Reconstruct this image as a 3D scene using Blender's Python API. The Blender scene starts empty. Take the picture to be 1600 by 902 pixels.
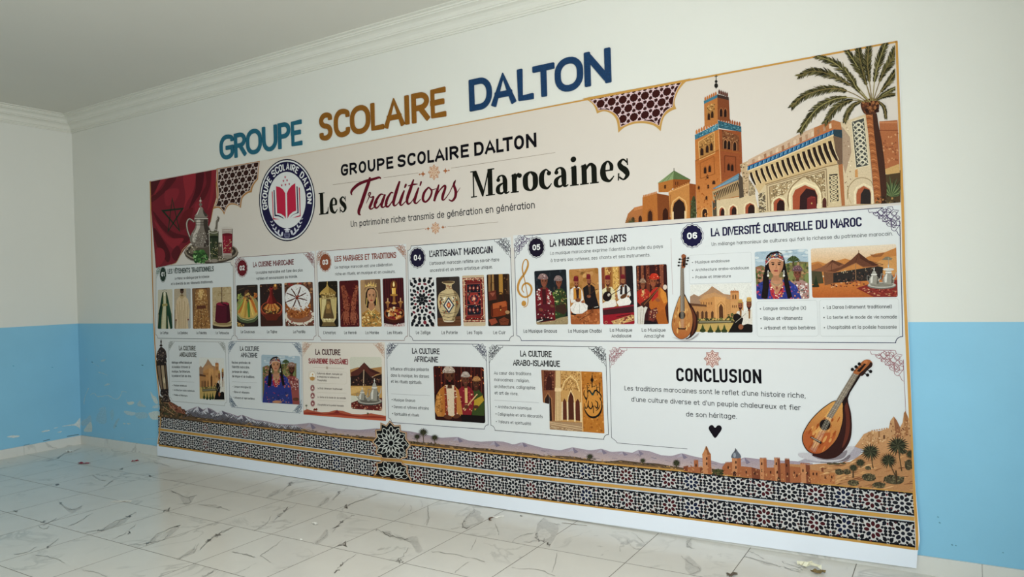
# A painted school room: a wide printed exhibition banner hangs on the back wall under glitter foam letters.
import bpy, bmesh, math, random
from mathutils import Vector, Matrix
sc = bpy.context.scene
COL = sc.collection
PI = math.pi

# ------------------------------------------------------------------ camera
SC = 0.6 / 0.5405                                   # the floor tiles are 60 cm
FPX, YAW, PITCH, ROLL = 1128.775, -0.546101, 0.00029, -0.0321194
CAM = (7.93922 * SC, -4.15964 * SC, 1.5 * SC)
def basis():
    cy, sy, cp, sp, cr, sr = math.cos(YAW), math.sin(YAW), math.cos(PITCH), math.sin(PITCH), math.cos(ROLL), math.sin(ROLL)
    fwd = Vector((sy * cp, cy * cp, sp)); right = Vector((cy, -sy, 0)); up = right.cross(fwd)
    return right * cr + up * sr, up * cr - right * sr, fwd
RT, UP, FW = basis()
cam = bpy.data.cameras.new('camera'); camo = bpy.data.objects.new('camera', cam); COL.objects.link(camo)
cam.sensor_fit = 'HORIZONTAL'; cam.sensor_width = 36; cam.lens = FPX / 1600 * 36
cam.clip_start = 0.05; cam.clip_end = 100
camo.matrix_world = Matrix(((RT.x, UP.x, -FW.x, CAM[0]), (RT.y, UP.y, -FW.y, CAM[1]), (RT.z, UP.z, -FW.z, CAM[2]), (0, 0, 0, 1)))
sc.camera = camo

# ------------------------------------------------------------------ light: daylight through the right window, plus an added front fill
sc.view_settings.view_transform = 'Standard'; sc.view_settings.look = 'None'
sc.view_settings.gamma = 1; sc.view_settings.use_curve_mapping = False
sc.view_settings.exposure = 0.0
world = bpy.data.worlds.new('sky'); sc.world = world; world.use_nodes = True
world.node_tree.nodes['Background'].inputs[0].default_value = (0.62, 0.72, 0.85, 1)
world.node_tree.nodes['Background'].inputs[1].default_value = 0.9
def daylight(name, loc, direction, w, h, power, colour):
    l = bpy.data.lights.new(name, 'AREA'); l.shape = 'RECTANGLE'; l.size = w; l.size_y = h; l.energy = power; l.color = colour
    o = bpy.data.objects.new(name, l); COL.objects.link(o); o.location = loc
    o.rotation_euler = Vector(direction).to_track_quat('-Z', 'Z').to_euler()
ROOM_X, ROOM_Y, ROOM_Z = 9.74, -6.9, 3.836
WIN_R = (-5.25, -2.45, 0.95, 2.75)                    # right wall window: y0 y1 z0 z1
FILL_F = (4.0, 6.4, 0.95, 2.75)                      # made-up front opening for the fill lamp: x0 x1 z0 z1
daylight('daylight_right', (ROOM_X + .04, (WIN_R[0] + WIN_R[1]) / 2, (WIN_R[2] + WIN_R[3]) / 2), (-1, 0, -0.08), 2.8, 1.7, 338, (0.96, 0.985, 1.0))
daylight('fill_front', ((FILL_F[0] + FILL_F[1]) / 2, ROOM_Y - .04, (FILL_F[2] + FILL_F[3]) / 2), (0, 1, -0.08), 2.3, 1.7, 26, (1.0, 0.985, 0.93))  # weak lamp added behind the camera to even out the light

# ------------------------------------------------------------------ surveying the photograph: where a sighted point meets a plane of the room
def ray(p):
    return FW + RT * ((p[0] - 800) / FPX) - UP * ((p[1] - 451) / FPX)
SHEET_TOP, SHEET_Y, SHEET_TILT = 3.03, -0.004, 0.024 / 3.0     # the banner hangs a little away from the skirting at its foot
def on_sheet(p):
    v = ray(p); n = (0, 1, -SHEET_TILT)              # plane y = SHEET_Y - TILT*(TOP - z)
    a = v.y - SHEET_TILT * v.z
    t = (SHEET_Y - SHEET_TILT * (SHEET_TOP - CAM[2]) - CAM[1]) / a
    return (CAM[0] + v.x * t, CAM[2] + v.z * t)
def on_wall(p, y=0.0):
    v = ray(p); t = (y - CAM[1]) / v.y
    return (CAM[0] + v.x * t, CAM[2] + v.z * t)
def on_left(p):
    v = ray(p); t = -CAM[0] / v.x
    return (CAM[1] + v.y * t, CAM[2] + v.z * t)
def on_floor(p):
    v = ray(p); t = -CAM[2] / v.z
    return (CAM[0] + v.x * t, CAM[1] + v.y * t)
def sheet_point(q, h=0.0):
    return (q[0], SHEET_Y - SHEET_TILT * (SHEET_TOP - q[1]) - h, q[1])

# ------------------------------------------------------------------ colours and materials
def lin(c):
    return c / 12.92 if c <= 0.04045 else ((c + 0.055) / 1.055) ** 2.4
def rgb(h):
    if not isinstance(h, str): return h
    h = h.lstrip('#')
    if len(h) == 3: h = ''.join(a + a for a in h)
    return tuple(lin(int(h[i:i + 2], 16) / 255) for i in (0, 2, 4))
def new_mat(name):
    m = bpy.data.materials.new(name); m.use_nodes = True
    return m, m.node_tree, m.node_tree.nodes['Principled BSDF']
def node(t, kind, **kw):
    n = t.nodes.new(kind)
    for k, v in kw.items():
        if k.startswith('i'): n.inputs[int(k[1:])].default_value = v
        else: setattr(n, k, v)
    return n
def paint(name, c, rough=0.7, amount=0.05, scale=2.0, bump=0.0, bscale=60.0, spec=0.3):
    m, t, b = new_mat(name); c = rgb(c)
    b.inputs['Roughness'].default_value = rough; b.inputs['Specular IOR Level'].default_value = spec
    co = node(t, 'ShaderNodeTexCoord')
    nz = node(t, 'ShaderNodeTexNoise'); nz.inputs['Scale'].default_value = scale; nz.inputs['Detail'].default_value = 6
    t.links.new(co.outputs['Object'], nz.inputs['Vector'])
    mx = node(t, 'ShaderNodeMix', data_type='RGBA')
    mx.inputs[6].default_value = (*[x * (1 - amount) for x in c], 1); mx.inputs[7].default_value = (*[min(1, x * (1 + amount)) for x in c], 1)
    t.links.new(nz.outputs['Fac'], mx.inputs[0]); t.links.new(mx.outputs[2], b.inputs['Base Color'])
    if bump:
        n2 = node(t, 'ShaderNodeTexNoise'); n2.inputs['Scale'].default_value = bscale; n2.inputs['Detail'].default_value = 4
        t.links.new(co.outputs['Object'], n2.inputs['Vector'])
        bp = node(t, 'ShaderNodeBump'); bp.inputs['Strength'].default_value = bump; bp.inputs['Distance'].default_value = 0.01
        t.links.new(n2.outputs['Fac'], bp.inputs['Height']); t.links.new(bp.outputs[0], b.inputs['Normal'])
    return m
def ink_material(name, rough=0.55, grain=0.0, gscale=90.0, spec=0.25):
    m, t, b = new_mat(name)
    b.inputs['Roughness'].default_value = rough; b.inputs['Specular IOR Level'].default_value = spec
    a = node(t, 'ShaderNodeAttribute', attribute_name='ink')
    if grain:
        co = node(t, 'ShaderNodeTexCoord')
        nz = node(t, 'ShaderNodeTexNoise'); nz.inputs['Scale'].default_value = gscale; nz.inputs['Detail'].default_value = 5
        t.links.new(co.outputs['Object'], nz.inputs['Vector'])
        mr = node(t, 'ShaderNodeMapRange'); mr.inputs['From Min'].default_value = .3; mr.inputs['From Max'].default_value = .7
        mr.inputs['To Min'].default_value = 1 - grain; mr.inputs['To Max'].default_value = 1 + grain
        t.links.new(nz.outputs['Fac'], mr.inputs['Value'])
        vm = node(t, 'ShaderNodeVectorMath', operation='SCALE')
        t.links.new(a.outputs['Color'], vm.inputs[0]); t.links.new(mr.outputs[0], vm.inputs['Scale'])
        t.links.new(vm.outputs[0], b.inputs['Base Color'])
    else:
        t.links.new(a.outputs['Color'], b.inputs['Base Color'])
    return m
M = {}
M['white'] = paint('white_wall_paint', '#d9d9d0', 0.65, 0.03, 1.2, 0.05, 45)
M['far_wall'] = paint('bounce_cut_wall_paint', '#b3b1a6', 0.7, 0.03, 1.2, 0.05, 45)  # unseen right and front walls, darkened so they bounce less light
M['ceiling'] = paint('ceiling_paint', '#d2d0c6', 0.8, 0.03, 1.0, 0.04, 50)
M['blue'] = paint('blue_dado_paint', '#86bfd9', 0.42, 0.07, 2.2, 0.06, 30, 0.4)
M['plaster'] = ink_material('bare_plaster', 0.85, 0.12, 60)
M['cornice'] = paint('cornice_gypsum', '#d6d5ca', 0.75, 0.03, 3)
M['print'] = ink_material('printed_vinyl', 0.6, spec=0.08)
M['photo'] = ink_material('printed_photograph', 0.6, 0.11, 150, spec=0.08)
M['vinyl'] = paint('vinyl_sheet', '#e3e9f0', 0.5, 0.015, 0.8, 0.0)
M['vein'] = ink_material('marble_vein_glaze', 0.3, 0.1, 40, 0.5)
M['steel'] = paint('window_frame_paint', '#c8c8c4', 0.5)

def glitter(name, c, c2):
    m, t, b = new_mat(name); c = rgb(c); c2 = rgb(c2)
    co = node(t, 'ShaderNodeTexCoord')
    vo = node(t, 'ShaderNodeTexVoronoi'); vo.inputs['Scale'].default_value = 420
    t.links.new(co.outputs['Object'], vo.inputs['Vector'])
    rp = node(t, 'ShaderNodeValToRGB'); rp.color_ramp.interpolation = 'CONSTANT'
    rp.color_ramp.elements[0].color = (*c, 1); rp.color_ramp.elements[1].position = 0.86; rp.color_ramp.elements[1].color = (*c2, 1)
    sp = node(t, 'ShaderNodeSeparateColor'); t.links.new(vo.outputs['Color'], sp.inputs[0])
    t.links.new(sp.outputs[0], rp.inputs[0]); t.links.new(rp.outputs[0], b.inputs['Base Color'])
    b.inputs['Roughness'].default_value = 0.55; b.inputs['Specular IOR Level'].default_value = 0.3
    bp = node(t, 'ShaderNodeBump'); bp.inputs['Strength'].default_value = 0.25; bp.inputs['Distance'].default_value = 0.002
    t.links.new(sp.outputs[1], bp.inputs['Height']); t.links.new(bp.outputs[0], b.inputs['Normal'])
    return m

def marble(name, tile=True, base='#dedcd3'):
    m, t, b = new_mat(name); L = t.links.new
    co = node(t, 'ShaderNodeTexCoord')
    v = co.outputs['Object']
    if tile:                                          # every tile takes its own piece of the vein pattern
        sc_ = node(t, 'ShaderNodeVectorMath', operation='SCALE'); sc_.inputs['Scale'].default_value = 1 / 0.6
        off = node(t, 'ShaderNodeVectorMath', operation='ADD'); off.inputs[1].default_value = (-0.498, 0.0, 0)
        L(v, off.inputs[0]); L(off.outputs[0], sc_.inputs[0])
        fl = node(t, 'ShaderNodeVectorMath', operation='FLOOR'); L(sc_.outputs[0], fl.inputs[0])
        wn = node(t, 'ShaderNodeTexWhiteNoise', noise_dimensions='3D'); L(fl.outputs[0], wn.inputs['Vector'])
        k = node(t, 'ShaderNodeVectorMath', operation='SCALE'); k.inputs['Scale'].default_value = 40; L(wn.outputs['Color'], k.inputs[0])
        ad = node(t, 'ShaderNodeVectorMath', operation='ADD'); L(k.outputs[0], ad.inputs[0]); L(v, ad.inputs[1]); v = ad.outputs[0]
    n1 = node(t, 'ShaderNodeTexNoise'); n1.inputs['Scale'].default_value = 2.2; n1.inputs['Detail'].default_value = 8; n1.inputs['Distortion'].default_value = 1.2
    L(v, n1.inputs['Vector'])
    s = node(t, 'ShaderNodeMath', operation='SUBTRACT'); s.inputs[1].default_value = 0.5; L(n1.outputs['Fac'], s.inputs[0])
    a = node(t, 'ShaderNodeMath', operation='ABSOLUTE'); L(s.outputs[0], a.inputs[0])
    mr = node(t, 'ShaderNodeMapRange'); mr.inputs['From Min'].default_value = 0; mr.inputs['From Max'].default_value = 0.035
    mr.inputs['To Min'].default_value = 1; mr.inputs['To Max'].default_value = 0; L(a.outputs[0], mr.inputs['Value'])
    n2 = node(t, 'ShaderNodeTexNoise'); n2.inputs['Scale'].default_value = 1.4; n2.inputs['Detail'].default_value = 3; L(v, n2.inputs['Vector'])
    m2 = node(t, 'ShaderNodeMapRange'); m2.inputs['From Min'].default_value = .5; m2.inputs['From Max'].default_value = .68; L(n2.outputs['Fac'], m2.inputs['Value'])
    mu = node(t, 'ShaderNodeMath', operation='MULTIPLY'); L(mr.outputs[0], mu.inputs[0]); L(m2.outputs[0], mu.inputs[1])
    mu2 = node(t, 'ShaderNodeMath', operation='MULTIPLY'); mu2.inputs[1].default_value = 0.5; L(mu.outputs[0], mu2.inputs[0])
    mx = node(t, 'ShaderNodeMix', data_type='RGBA'); mx.inputs[6].default_value = (*rgb(base), 1); mx.inputs[7].default_value = (*rgb('#85857f'), 1)
    L(mu2.outputs[0], mx.inputs[0])
    n3 = node(t, 'ShaderNodeTexNoise'); n3.inputs['Scale'].default_value = 3.5; n3.inputs['Detail'].default_value = 5; L(v, n3.inputs['Vector'])
    m3 = node(t, 'ShaderNodeMapRange'); m3.inputs['To Min'].default_value = 0.93; m3.inputs['To Max'].default_value = 1.05; L(n3.outputs['Fac'], m3.inputs['Value'])
    vs = node(t, 'ShaderNodeVectorMath', operation='SCALE'); L(mx.outputs[2], vs.inputs[0]); L(m3.outputs[0], vs.inputs['Scale'])
    L(vs.outputs[0], b.inputs['Base Color'])
    b.inputs['Roughness'].default_value = 0.22; b.inputs['Specular IOR Level'].default_value = 0.5
    return m
M['marble'] = marble('glazed_marble_tile')
M['skirting'] = marble('marble_skirting', False, '#d6d5cd')
M['grout'] = paint('grey_grout', '#6f6b62', 0.9)

# ------------------------------------------------------------------ objects
def link(o, parent=None):
    COL.objects.link(o)
    if parent is not None:
        o.parent = parent; o.location = Vector(o.location) - Vector(parent.get('at', (0, 0, 0))) if o.type == 'EMPTY' else -Vector(parent.get('at', (0, 0, 0)))
    return o
def tag(o, label, cat, group=None):
    o['label'] = label; o['category'] = cat
    if group: o['group'] = group
    return o
def mesh_obj(name, verts, faces, mats, parent=None, idx=None, cols=None, smooth=False):
    me = bpy.data.meshes.new(name); me.from_pydata([tuple(v) for v in verts], [], faces)
    for m in (mats if isinstance(mats, (list, tuple)) else [mats]): me.materials.append(m)
    if idx: me.polygons.foreach_set('material_index', idx)
    if cols:
        at = me.color_attributes.new('ink', 'FLOAT_COLOR', 'POINT')
        at.data.foreach_set('color', [x for c in cols for x in (c[0], c[1], c[2], 1.0)])
    if smooth: me.polygons.foreach_set('use_smooth', [True] * len(me.polygons))
    me.update()
    return link(bpy.data.objects.new(name, me), parent)
def part_root(name, parent):
    o = bpy.data.objects.new(name, None); o.empty_display_size = 0.1; o['at'] = (0, 0, 0)
    COL.objects.link(o); o.parent = parent
    o.location = -Vector(parent['at'])
    return o
def box(V, F, a, b):
    n = len(V); (x0, y0, z0), (x1, y1, z1) = a, b
    V += [(x0, y0, z0), (x1, y0, z0), (x1, y1, z0), (x0, y1, z0), (x0, y0, z1), (x1, y0, z1), (x1, y1, z1), (x0, y1, z1)]
    F += [tuple(n + i for i in f) for f in ((3, 2, 1, 0), (4, 5, 6, 7), (0, 1, 5, 4), (1, 2, 6, 5), (2, 3, 7, 6), (3, 0, 4, 7))]
def pts(s):
    if isinstance(s, str): return [tuple(float(v) for v in q.split(',')) for q in s.split()]
    return list(s)
def catmull(P, closed=False, n=5):
    P = pts(P); out = []; m = len(P)
    for i in range(m if closed else m - 1):
        p = [P[(i + k) % m] if closed else P[min(max(i + k, 0), m - 1)] for k in (-1, 0, 1, 2)]
        for j in range(n):
            t = j / n
            out.append(tuple(0.5 * (2 * p[1][d] + (p[2][d] - p[0][d]) * t + (2 * p[0][d] - 5 * p[1][d] + 4 * p[2][d] - p[3][d]) * t * t
                       + (3 * p[1][d] - p[0][d] - 3 * p[2][d] + p[3][d]) * t ** 3) for d in (0, 1)))
    if not closed: out.append(P[-1])
    return out
def offsets(P, w, closed=False, limit=2.2):
    """left and right edge of a ribbon of width w (number or list) along P, mitred at the corners"""
    n = len(P); W = w if isinstance(w, (list, tuple)) else [w] * n
    if len(W) != n:
        W = [W[min(int(i / (n - 1) * (len(W) - 1)), len(W) - 2)] * (1 - (i / (n - 1) * (len(W) - 1) - min(int(i / (n - 1) * (len(W) - 1)), len(W) - 2)))
             + W[min(int(i / (n - 1) * (len(W) - 1)), len(W) - 2) + 1] * (i / (n - 1) * (len(W) - 1) - min(int(i / (n - 1) * (len(W) - 1)), len(W) - 2)) for i in range(n)]
    Lf, Rt = [], []
    def nrm(a, b):
        dx, dy = b[0] - a[0], b[1] - a[1]; l = math.hypot(dx, dy) or 1e-9
        return (-dy / l, dx / l)
    for i in range(n):
        a = P[i - 1] if (i or closed) else None; b = P[(i + 1) % n] if (i < n - 1 or closed) else None
        if a is None: m = nrm(P[i], b); k = 1
        elif b is None: m = nrm(a, P[i]); k = 1
        else:
            u, v = nrm(a, P[i]), nrm(P[i], b); m = (u[0] + v[0], u[1] + v[1]); l = math.hypot(*m)
            if l < 1e-6: m = u; k = 1
            else:
                m = (m[0] / l, m[1] / l); k = min(limit, 1 / max(0.2, m[0] * u[0] + m[1] * u[1]))
        h = W[i] / 2 * k
        Lf.append((P[i][0] + m[0] * h, P[i][1] + m[1] * h)); Rt.append((P[i][0] - m[0] * h, P[i][1] - m[1] * h))
    return Lf, Rt
def clip_poly(P, C, K):
    """Sutherland-Hodgman: polygon K by the convex polygon C, carrying colours"""
    area = sum(C[i][0] * C[(i + 1) % len(C)][1] - C[(i + 1) % len(C)][0] * C[i][1] for i in range(len(C)))
    sg = 1 if area > 0 else -1
    Q = list(zip(P, K))
    for i in range(len(C)):
        a, b = C[i], C[(i + 1) % len(C)]
        side = lambda p: sg * ((b[0] - a[0]) * (p[1] - a[1]) - (b[1] - a[1]) * (p[0] - a[0]))
        out = []
        for j in range(len(Q)):
            (p, cp), (q, cq) = Q[j], Q[(j + 1) % len(Q)]; sp, sq = side(p), side(q)
            if sp >= 0: out.append((p, cp))
            if (sp >= 0) != (sq >= 0):
                t = sp / (sp - sq)
                out.append(((p[0] + (q[0] - p[0]) * t, p[1] + (q[1] - p[1]) * t), tuple(cp[d] + (cq[d] - cp[d]) * t for d in range(3))))
        Q = out
        if len(Q) < 3: return [], []
    return [q[0] for q in Q], [q[1] for q in Q]
def inside(p, P):
    r = False; n = len(P)
    for i in range(n):
        a, b = P[i], P[i - 1]
        if (a[1] > p[1]) != (b[1] > p[1]) and p[0] < (b[0] - a[0]) * (p[1] - a[1]) / (b[1] - a[1]) + a[0]: r = not r
    return r
def mixc(a, b, t):
    a, b = rgb(a), rgb(b); t = min(1, max(0, t)); return tuple(a[i] + (b[i] - a[i]) * t for i in range(3))
def fade(p0, c0, p1, c1):
    d = (p1[0] - p0[0], p1[1] - p0[1]); L2 = d[0] ** 2 + d[1] ** 2
    return lambda p: mixc(c0, c1, ((p[0] - p0[0]) * d[0] + (p[1] - p0[1]) * d[1]) / L2)
STEP = 1.0e-5
class Ink:
    """one printed part: flat ink faces lying on the banner (or another surface), stacked in the order they are printed"""
    def __init__(s, level, frame=None, clip=None, surf=None, lift=None):
        s.V, s.F, s.C = [], [], []; s.h = level; s.frame = frame; s.surf = surf or on_sheet; s.lift = lift or sheet_point
        s.clip = pts(clip) if clip else None
    def W(s, p):
        f = s.frame
        if f == 'wall': return p
        if callable(f): return f(p)
        if f: p = (f[0] + p[0] / f[2], f[1] + p[1] / f[2])
        return s.surf(p)
    def face(s, P, K, wall=False):
        if s.clip and not wall:
            P, K = clip_poly(P, s.clip, K)
            if len(P) < 3: return
        n = len(s.V)
        for p in P: s.V.append(s.lift(p if wall else s.W(p), s.h))
        s.C += K; s.F.append(tuple(range(n, n + len(P))))
    def kc(s, P, c):
        if callable(c): return [rgb(c(p)) for p in P]
        return [rgb(c)] * len(P)
    def poly(s, P, c, smooth=False, n=5):
        P = catmull(P, True, n) if smooth else pts(P)
        s.face(P, s.kc(P, c)); s.h += STEP
    def grid(s, q, c, nx=6, ny=6):
        """a four-cornered patch TL TR BR BL, cut fine so a colour function shows"""
        q = pts(q)
        f = lambda u, v: tuple((q[0][d] * (1 - u) + q[1][d] * u) * (1 - v) + (q[3][d] * (1 - u) + q[2][d] * u) * v for d in (0, 1))
        for i in range(nx):
            for j in range(ny):
                P = [f(i / nx, j / ny), f((i + 1) / nx, j / ny), f((i + 1) / nx, (j + 1) / ny), f(i / nx, (j + 1) / ny)]
                s.face(P, s.kc(P, c))
        s.h += STEP
    def line(s, P, w, c, closed=False, smooth=False, n=5, rnd=False):
        P = catmull(P, closed, n) if smooth else pts(P)
        L, R = offsets(P, w, closed); m = len(P)
        for i in range(m if closed else m - 1):
            j = (i + 1) % m; Q = [L[i], L[j], R[j], R[i]]
            s.face(Q, s.kc(Q, c))
        if rnd and not closed:
            ws = w if isinstance(w, (list, tuple)) else [w, w]
            for p, ww in ((P[0], ws[0]), (P[-1], ws[-1])): s.ell(p[0], p[1], ww / 2, ww / 2, c, n=10, up=False)
        s.h += STEP
    def lines(s, many, w, c, **k):
        for P in many.split('|'): s.line(P, w, c, **k)
    def ell(s, x, y, rx, ry, c, rot=0, n=18, up=True, a0=0, a1=2 * PI):
        cr, sr = math.cos(rot), math.sin(rot); P = []
        full = abs(a1 - a0 - 2 * PI) < 1e-6
        for i in range(n if full else n + 1):
            a = a0 + (a1 - a0) * i / n; u, v = rx * math.cos(a), ry * math.sin(a)
            P.append((x + u * cr - v * sr, y + u * sr + v * cr))
        s.face(P, s.kc(P, c))
        if up: s.h += STEP
    def ring(s, x, y, rx, ry, w, c, n=28, rot=0):
        cr, sr = math.cos(rot), math.sin(rot)
        P = [(x + rx * math.cos(2 * PI * i / n) * cr - ry * math.sin(2 * PI * i / n) * sr, y + rx * math.cos(2 * PI * i / n) * sr + ry * math.sin(2 * PI * i / n) * cr) for i in range(n)]
        s.line(P, w, c, closed=True)
    def dots(s, P, n, size, cols, seed=1, ry=None, rot=None, k=6):
        """n small blots scattered inside the outline P"""
        P = pts(P); R = random.Random(seed); x0, x1 = min(p[0] for p in P), max(p[0] for p in P); y0, y1 = min(p[1] for p in P), max(p[1] for p in P)
        cols = [cols] if isinstance(cols, str) else cols; i = t = 0
        while i < n and t < n * 20:
            t += 1; p = (R.uniform(x0, x1), R.uniform(y0, y1))
            if not inside(p, P): continue
            q = R.uniform(.6, 1.3) * size; s.ell(p[0], p[1], q, (ry or size) * R.uniform(.6, 1.3), R.choice(cols), R.uniform(0, PI) if rot is None else rot, k, up=(i % 12 == 0)); i += 1
        s.h += STEP
    def build(s, name, parent, mat='print'):
        return mesh_obj(name, s.V, s.F, M[mat], parent, cols=s.C)

# ------------------------------------------------------------------ lettering: every character is drawn from strokes
# width ; stroke | stroke ...   a stroke is  radius[c] x,y x,y ...  (cap height 100, x-height 70; c = closed)
BOWL = '19c 0,0 38,0 38,70 0,70'
GLY = {
 'A': '50;0 0,0 25,100 50,0|0 9,31 41,31', 'B': '43;0 0,0 0,100|23 0,100 40,100 40,54 0,54|24 0,54 43,54 43,0 0,0',
 'C': '42;21 42,72 42,100 0,100 0,0 42,0 42,28', 'D': '44;0 0,0 0,100|23 0,100 44,100 44,0 0,0', 'E': '36;0 36,100 0,100 0,0 36,0|0 0,53 31,53',
 'F': '34;0 34,100 0,100 0,0|0 0,52 29,52', 'G': '42;21 42,74 42,100 0,100 0,0 42,0 42,46|0 42,46 23,46', 'H': '42;0 0,0 0,100|0 42,0 42,100|0 0,52 42,52',
 'I': '0;0 0,0 0,100', 'J': '32;18 0,24 0,0 32,0 32,100', 'K': '42;0 0,0 0,100|0 40,100 2,44|0 14,58 42,0', 'L': '29;0 0,100 0,0 29,0',
 'M': '58;0 0,0 0,100|0 58,0 58,100|0 4,92 29,32 54,92', 'N': '44;0 0,0 0,100|0 4,92 40,8|0 44,0 44,100', 'O': '42;21c 0,0 42,0 42,100 0,100', 'P': '42;0 0,0 0,100|24 0,100 42,100 42,46 0,46',
 'Q': '42;21c 0,0 42,0 42,100 0,100|0 24,20 45,-8', 'R': '44;0 0,0 0,100|23 0,100 42,100 42,48 0,48|0 20,48 44,0', 'S': '41;20 41,75 41,100 0,100 0,54 41,50 41,0 0,0 0,25',
 'T': '44;0 0,100 44,100|0 22,100 22,0', 'U': '42;21 0,100 0,0 42,0 42,100', 'V': '46;0 0,100 23,0 46,100', 'W': '66;0 0,100 17,0 33,90 49,0 66,100', 'X': '42;0 0,0 42,100|0 0,100 42,0',
 'Y': '44;0 0,100 22,45 44,100|0 22,45 22,0', 'Z': '40;0 0,100 40,100 0,0 40,0',
 'a': '38;' + BOWL + '|0 38,0 38,70', 'b': '38;' + BOWL + '|0 0,0 0,100', 'c': '36;19 36,52 36,70 0,70 0,0 36,0 36,18', 'd': '38;' + BOWL + '|0 38,0 38,100',
 'e': '38;0 0,37 38,37|19 38,37 38,70 0,70 0,0 37,0 37,15', 'f': '26;14 28,100 10,100 10,0|0 -2,68 26,68', 'g': '38;' + BOWL + '|19 38,70 38,-26 2,-26 2,-14',
 'h': '36;0 0,0 0,100|18 0,42 0,70 36,70 36,0', 'i': '0;0 0,0 0,70|0 0,95 0,98', 'j': '6;0 4,95 4,98|10 4,70 4,-26 -6,-26', 'k': '34;0 0,0 0,100|0 32,70 2,28|0 12,42 34,0', 'l': '0;0 0,0 0,100',
 'm': '62;0 0,0 0,70|16 0,42 0,70 31,70 31,0|16 31,42 31,70 62,70 62,0', 'n': '36;0 0,0 0,70|18 0,42 0,70 36,70 36,0', 'o': '38;' + BOWL, 'p': '38;' + BOWL + '|0 0,70 0,-28', 'q': '38;' + BOWL + '|0 38,70 38,-28',
 'r': '22;0 0,0 0,70|15 0,42 0,70 23,70', 's': '33;15 33,55 33,70 0,70 0,38 33,34 33,0 0,0 0,15', 't': '26;14 10,94 10,0 27,0|0 -3,68 25,68', 'u': '36;18 0,70 0,0 36,0 36,30|0 36,0 36,70',
 'v': '38;0 0,70 19,0 38,70', 'w': '56;0 0,70 14,0 28,62 42,0 56,70', 'x': '34;0 0,0 34,70|0 0,70 34,0', 'y': '38;0 0,70 19,4|0 38,70 10,-28', 'z': '32;0 0,70 32,70 0,0 32,0',
 '0': '40;20c 0,0 40,0 40,100 0,100', '1': '20;0 0,82 20,100 20,0', '2': '38;20 0,74 0,100 38,100 38,56 4,14|0 4,14 0,0 38,0', '3': '40;20 0,76 0,100 39,100 39,54 12,54|20 12,54 40,54 40,0 0,0 0,24',
 '4': '44;0 32,0 32,100 0,28 44,28', '5': '39;0 36,100 3,100 1,55|20 1,55 1,62 39,62 39,0 0,0 0,22', '6': '40;20 38,78 38,100 0,100 0,30|20c 0,0 40,0 40,58 0,58',
 ',': '0;0 1,2 -3,-14', '.': '0;0 0,0 0,2', "'": '0;0 0,100 -1,78', ':': '0;0 0,0 0,2|0 0,50 0,52', '-': '24;0 0,38 24,38', '(': '12;30 14,108 0,90 0,10 14,-12', ')': '12;30 -2,108 12,90 12,10 -2,-12', '*': '0;0 0,28 0,44', ' ': '10;',
}
ACC = {'é': ('e', '14,84 27,104'), 'è': ('e', '24,84 11,104'), 'ê': ('e', '8,84 19,102 30,84'), 'à': ('a', '24,84 11,104'), 'â': ('a', '8,84 19,102 30,84'), 'É': ('E', '12,114 24,134'), 'Ê': ('E', '6,114 17,132 28,114'), 'Â': ('A', '14,114 25,132 36,114')}
for k_, (b_, a_) in ACC.items(): GLY[k_] = GLY[b_] + '|0 ' + a_
GLY['œ'] = '74;' + BOWL + '|0 38,37 74,37|17 74,37 74,70 38,70 38,0 74,0 74,15'
def rounded(P, r, closed):
    """polyline with its corners turned into arcs of radius r"""
    if r <= 0: return P
    n = len(P); out = []
    for i in range(n):
        if not closed and i in (0, n - 1): out.append(P[i]); continue
        a, b, c = P[i - 1], P[i], P[(i + 1) % n]
        def cut(p):
            d = math.hypot(p[0] - b[0], p[1] - b[1]); k = min(r, d / 2) / (d or 1); return (b[0] + (p[0] - b[0]) * k, b[1] + (p[1] - b[1]) * k)
        s, e = cut(a), cut(c); k = 0.5523
        c1 = tuple(s[d] + (b[d] - s[d]) * k for d in (0, 1)); c2 = tuple(e[d] + (b[d] - e[d]) * k for d in (0, 1))
        m = 6
        for j in range(m + 1):
            t = j / m; out.append(tuple((1 - t) ** 3 * s[d] + 3 * (1 - t) ** 2 * t * c1[d] + 3 * (1 - t) * t * t * c2[d] + t ** 3 * e[d] for d in (0, 1)))
    q = [out[0]]
    for p in out[1:]:
        if math.hypot(p[0] - q[-1][0], p[1] - q[-1][1]) > 1e-4: q.append(p)
    if closed and math.hypot(q[0][0] - q[-1][0], q[0][1] - q[-1][1]) < 1e-4: q.pop()
    return q
def squared(P, w):
    """lengthen both ends of an open stroke so that it fills its box"""
    P = list(P)
    for e, nb in ((0, 1), (-1, -2)):
        dx, dy = P[e][0] - P[nb][0], P[e][1] - P[nb][1]; l = math.hypot(dx, dy) or 1
        q = w / 2 * (max(abs(dx), abs(dy)) / l) ** 2.5 / l
        P[e] = (P[e][0] + dx * q, P[e][1] + dy * q)
    return P
CURLED = set('CGScesgaœJ23569')          # their curled ends keep their length
PARSED = {}
def glyph(ch):
    if ch not in PARSED:
        w, s = GLY[ch].split(';'); st = []
        for q in s.split('|'):
            if not q.strip(): continue
            h, rest = q.split(' ', 1); st.append((float(h.rstrip('c')), h.endswith('c'), pts(rest)))
        PARSED[ch] = (float(w), st)
    return PARSED[ch]
def strokes(ch, sx, wt, roundness=1.0, hscale=1.0):
    """strokes of a character stretched by sx, its outside kept inside the cap height"""
    w, st = glyph(ch); out = []; ky = (100 - wt) / 100
    for r, closed, P in st:
        Q = [(x * sx, wt / 2 + y * ky) for x, y in P]
        out.append((rounded(Q, r * roundness * (1 if roundness > 1 else max(sx, .6)), closed), closed))
    return w * sx, out
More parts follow.
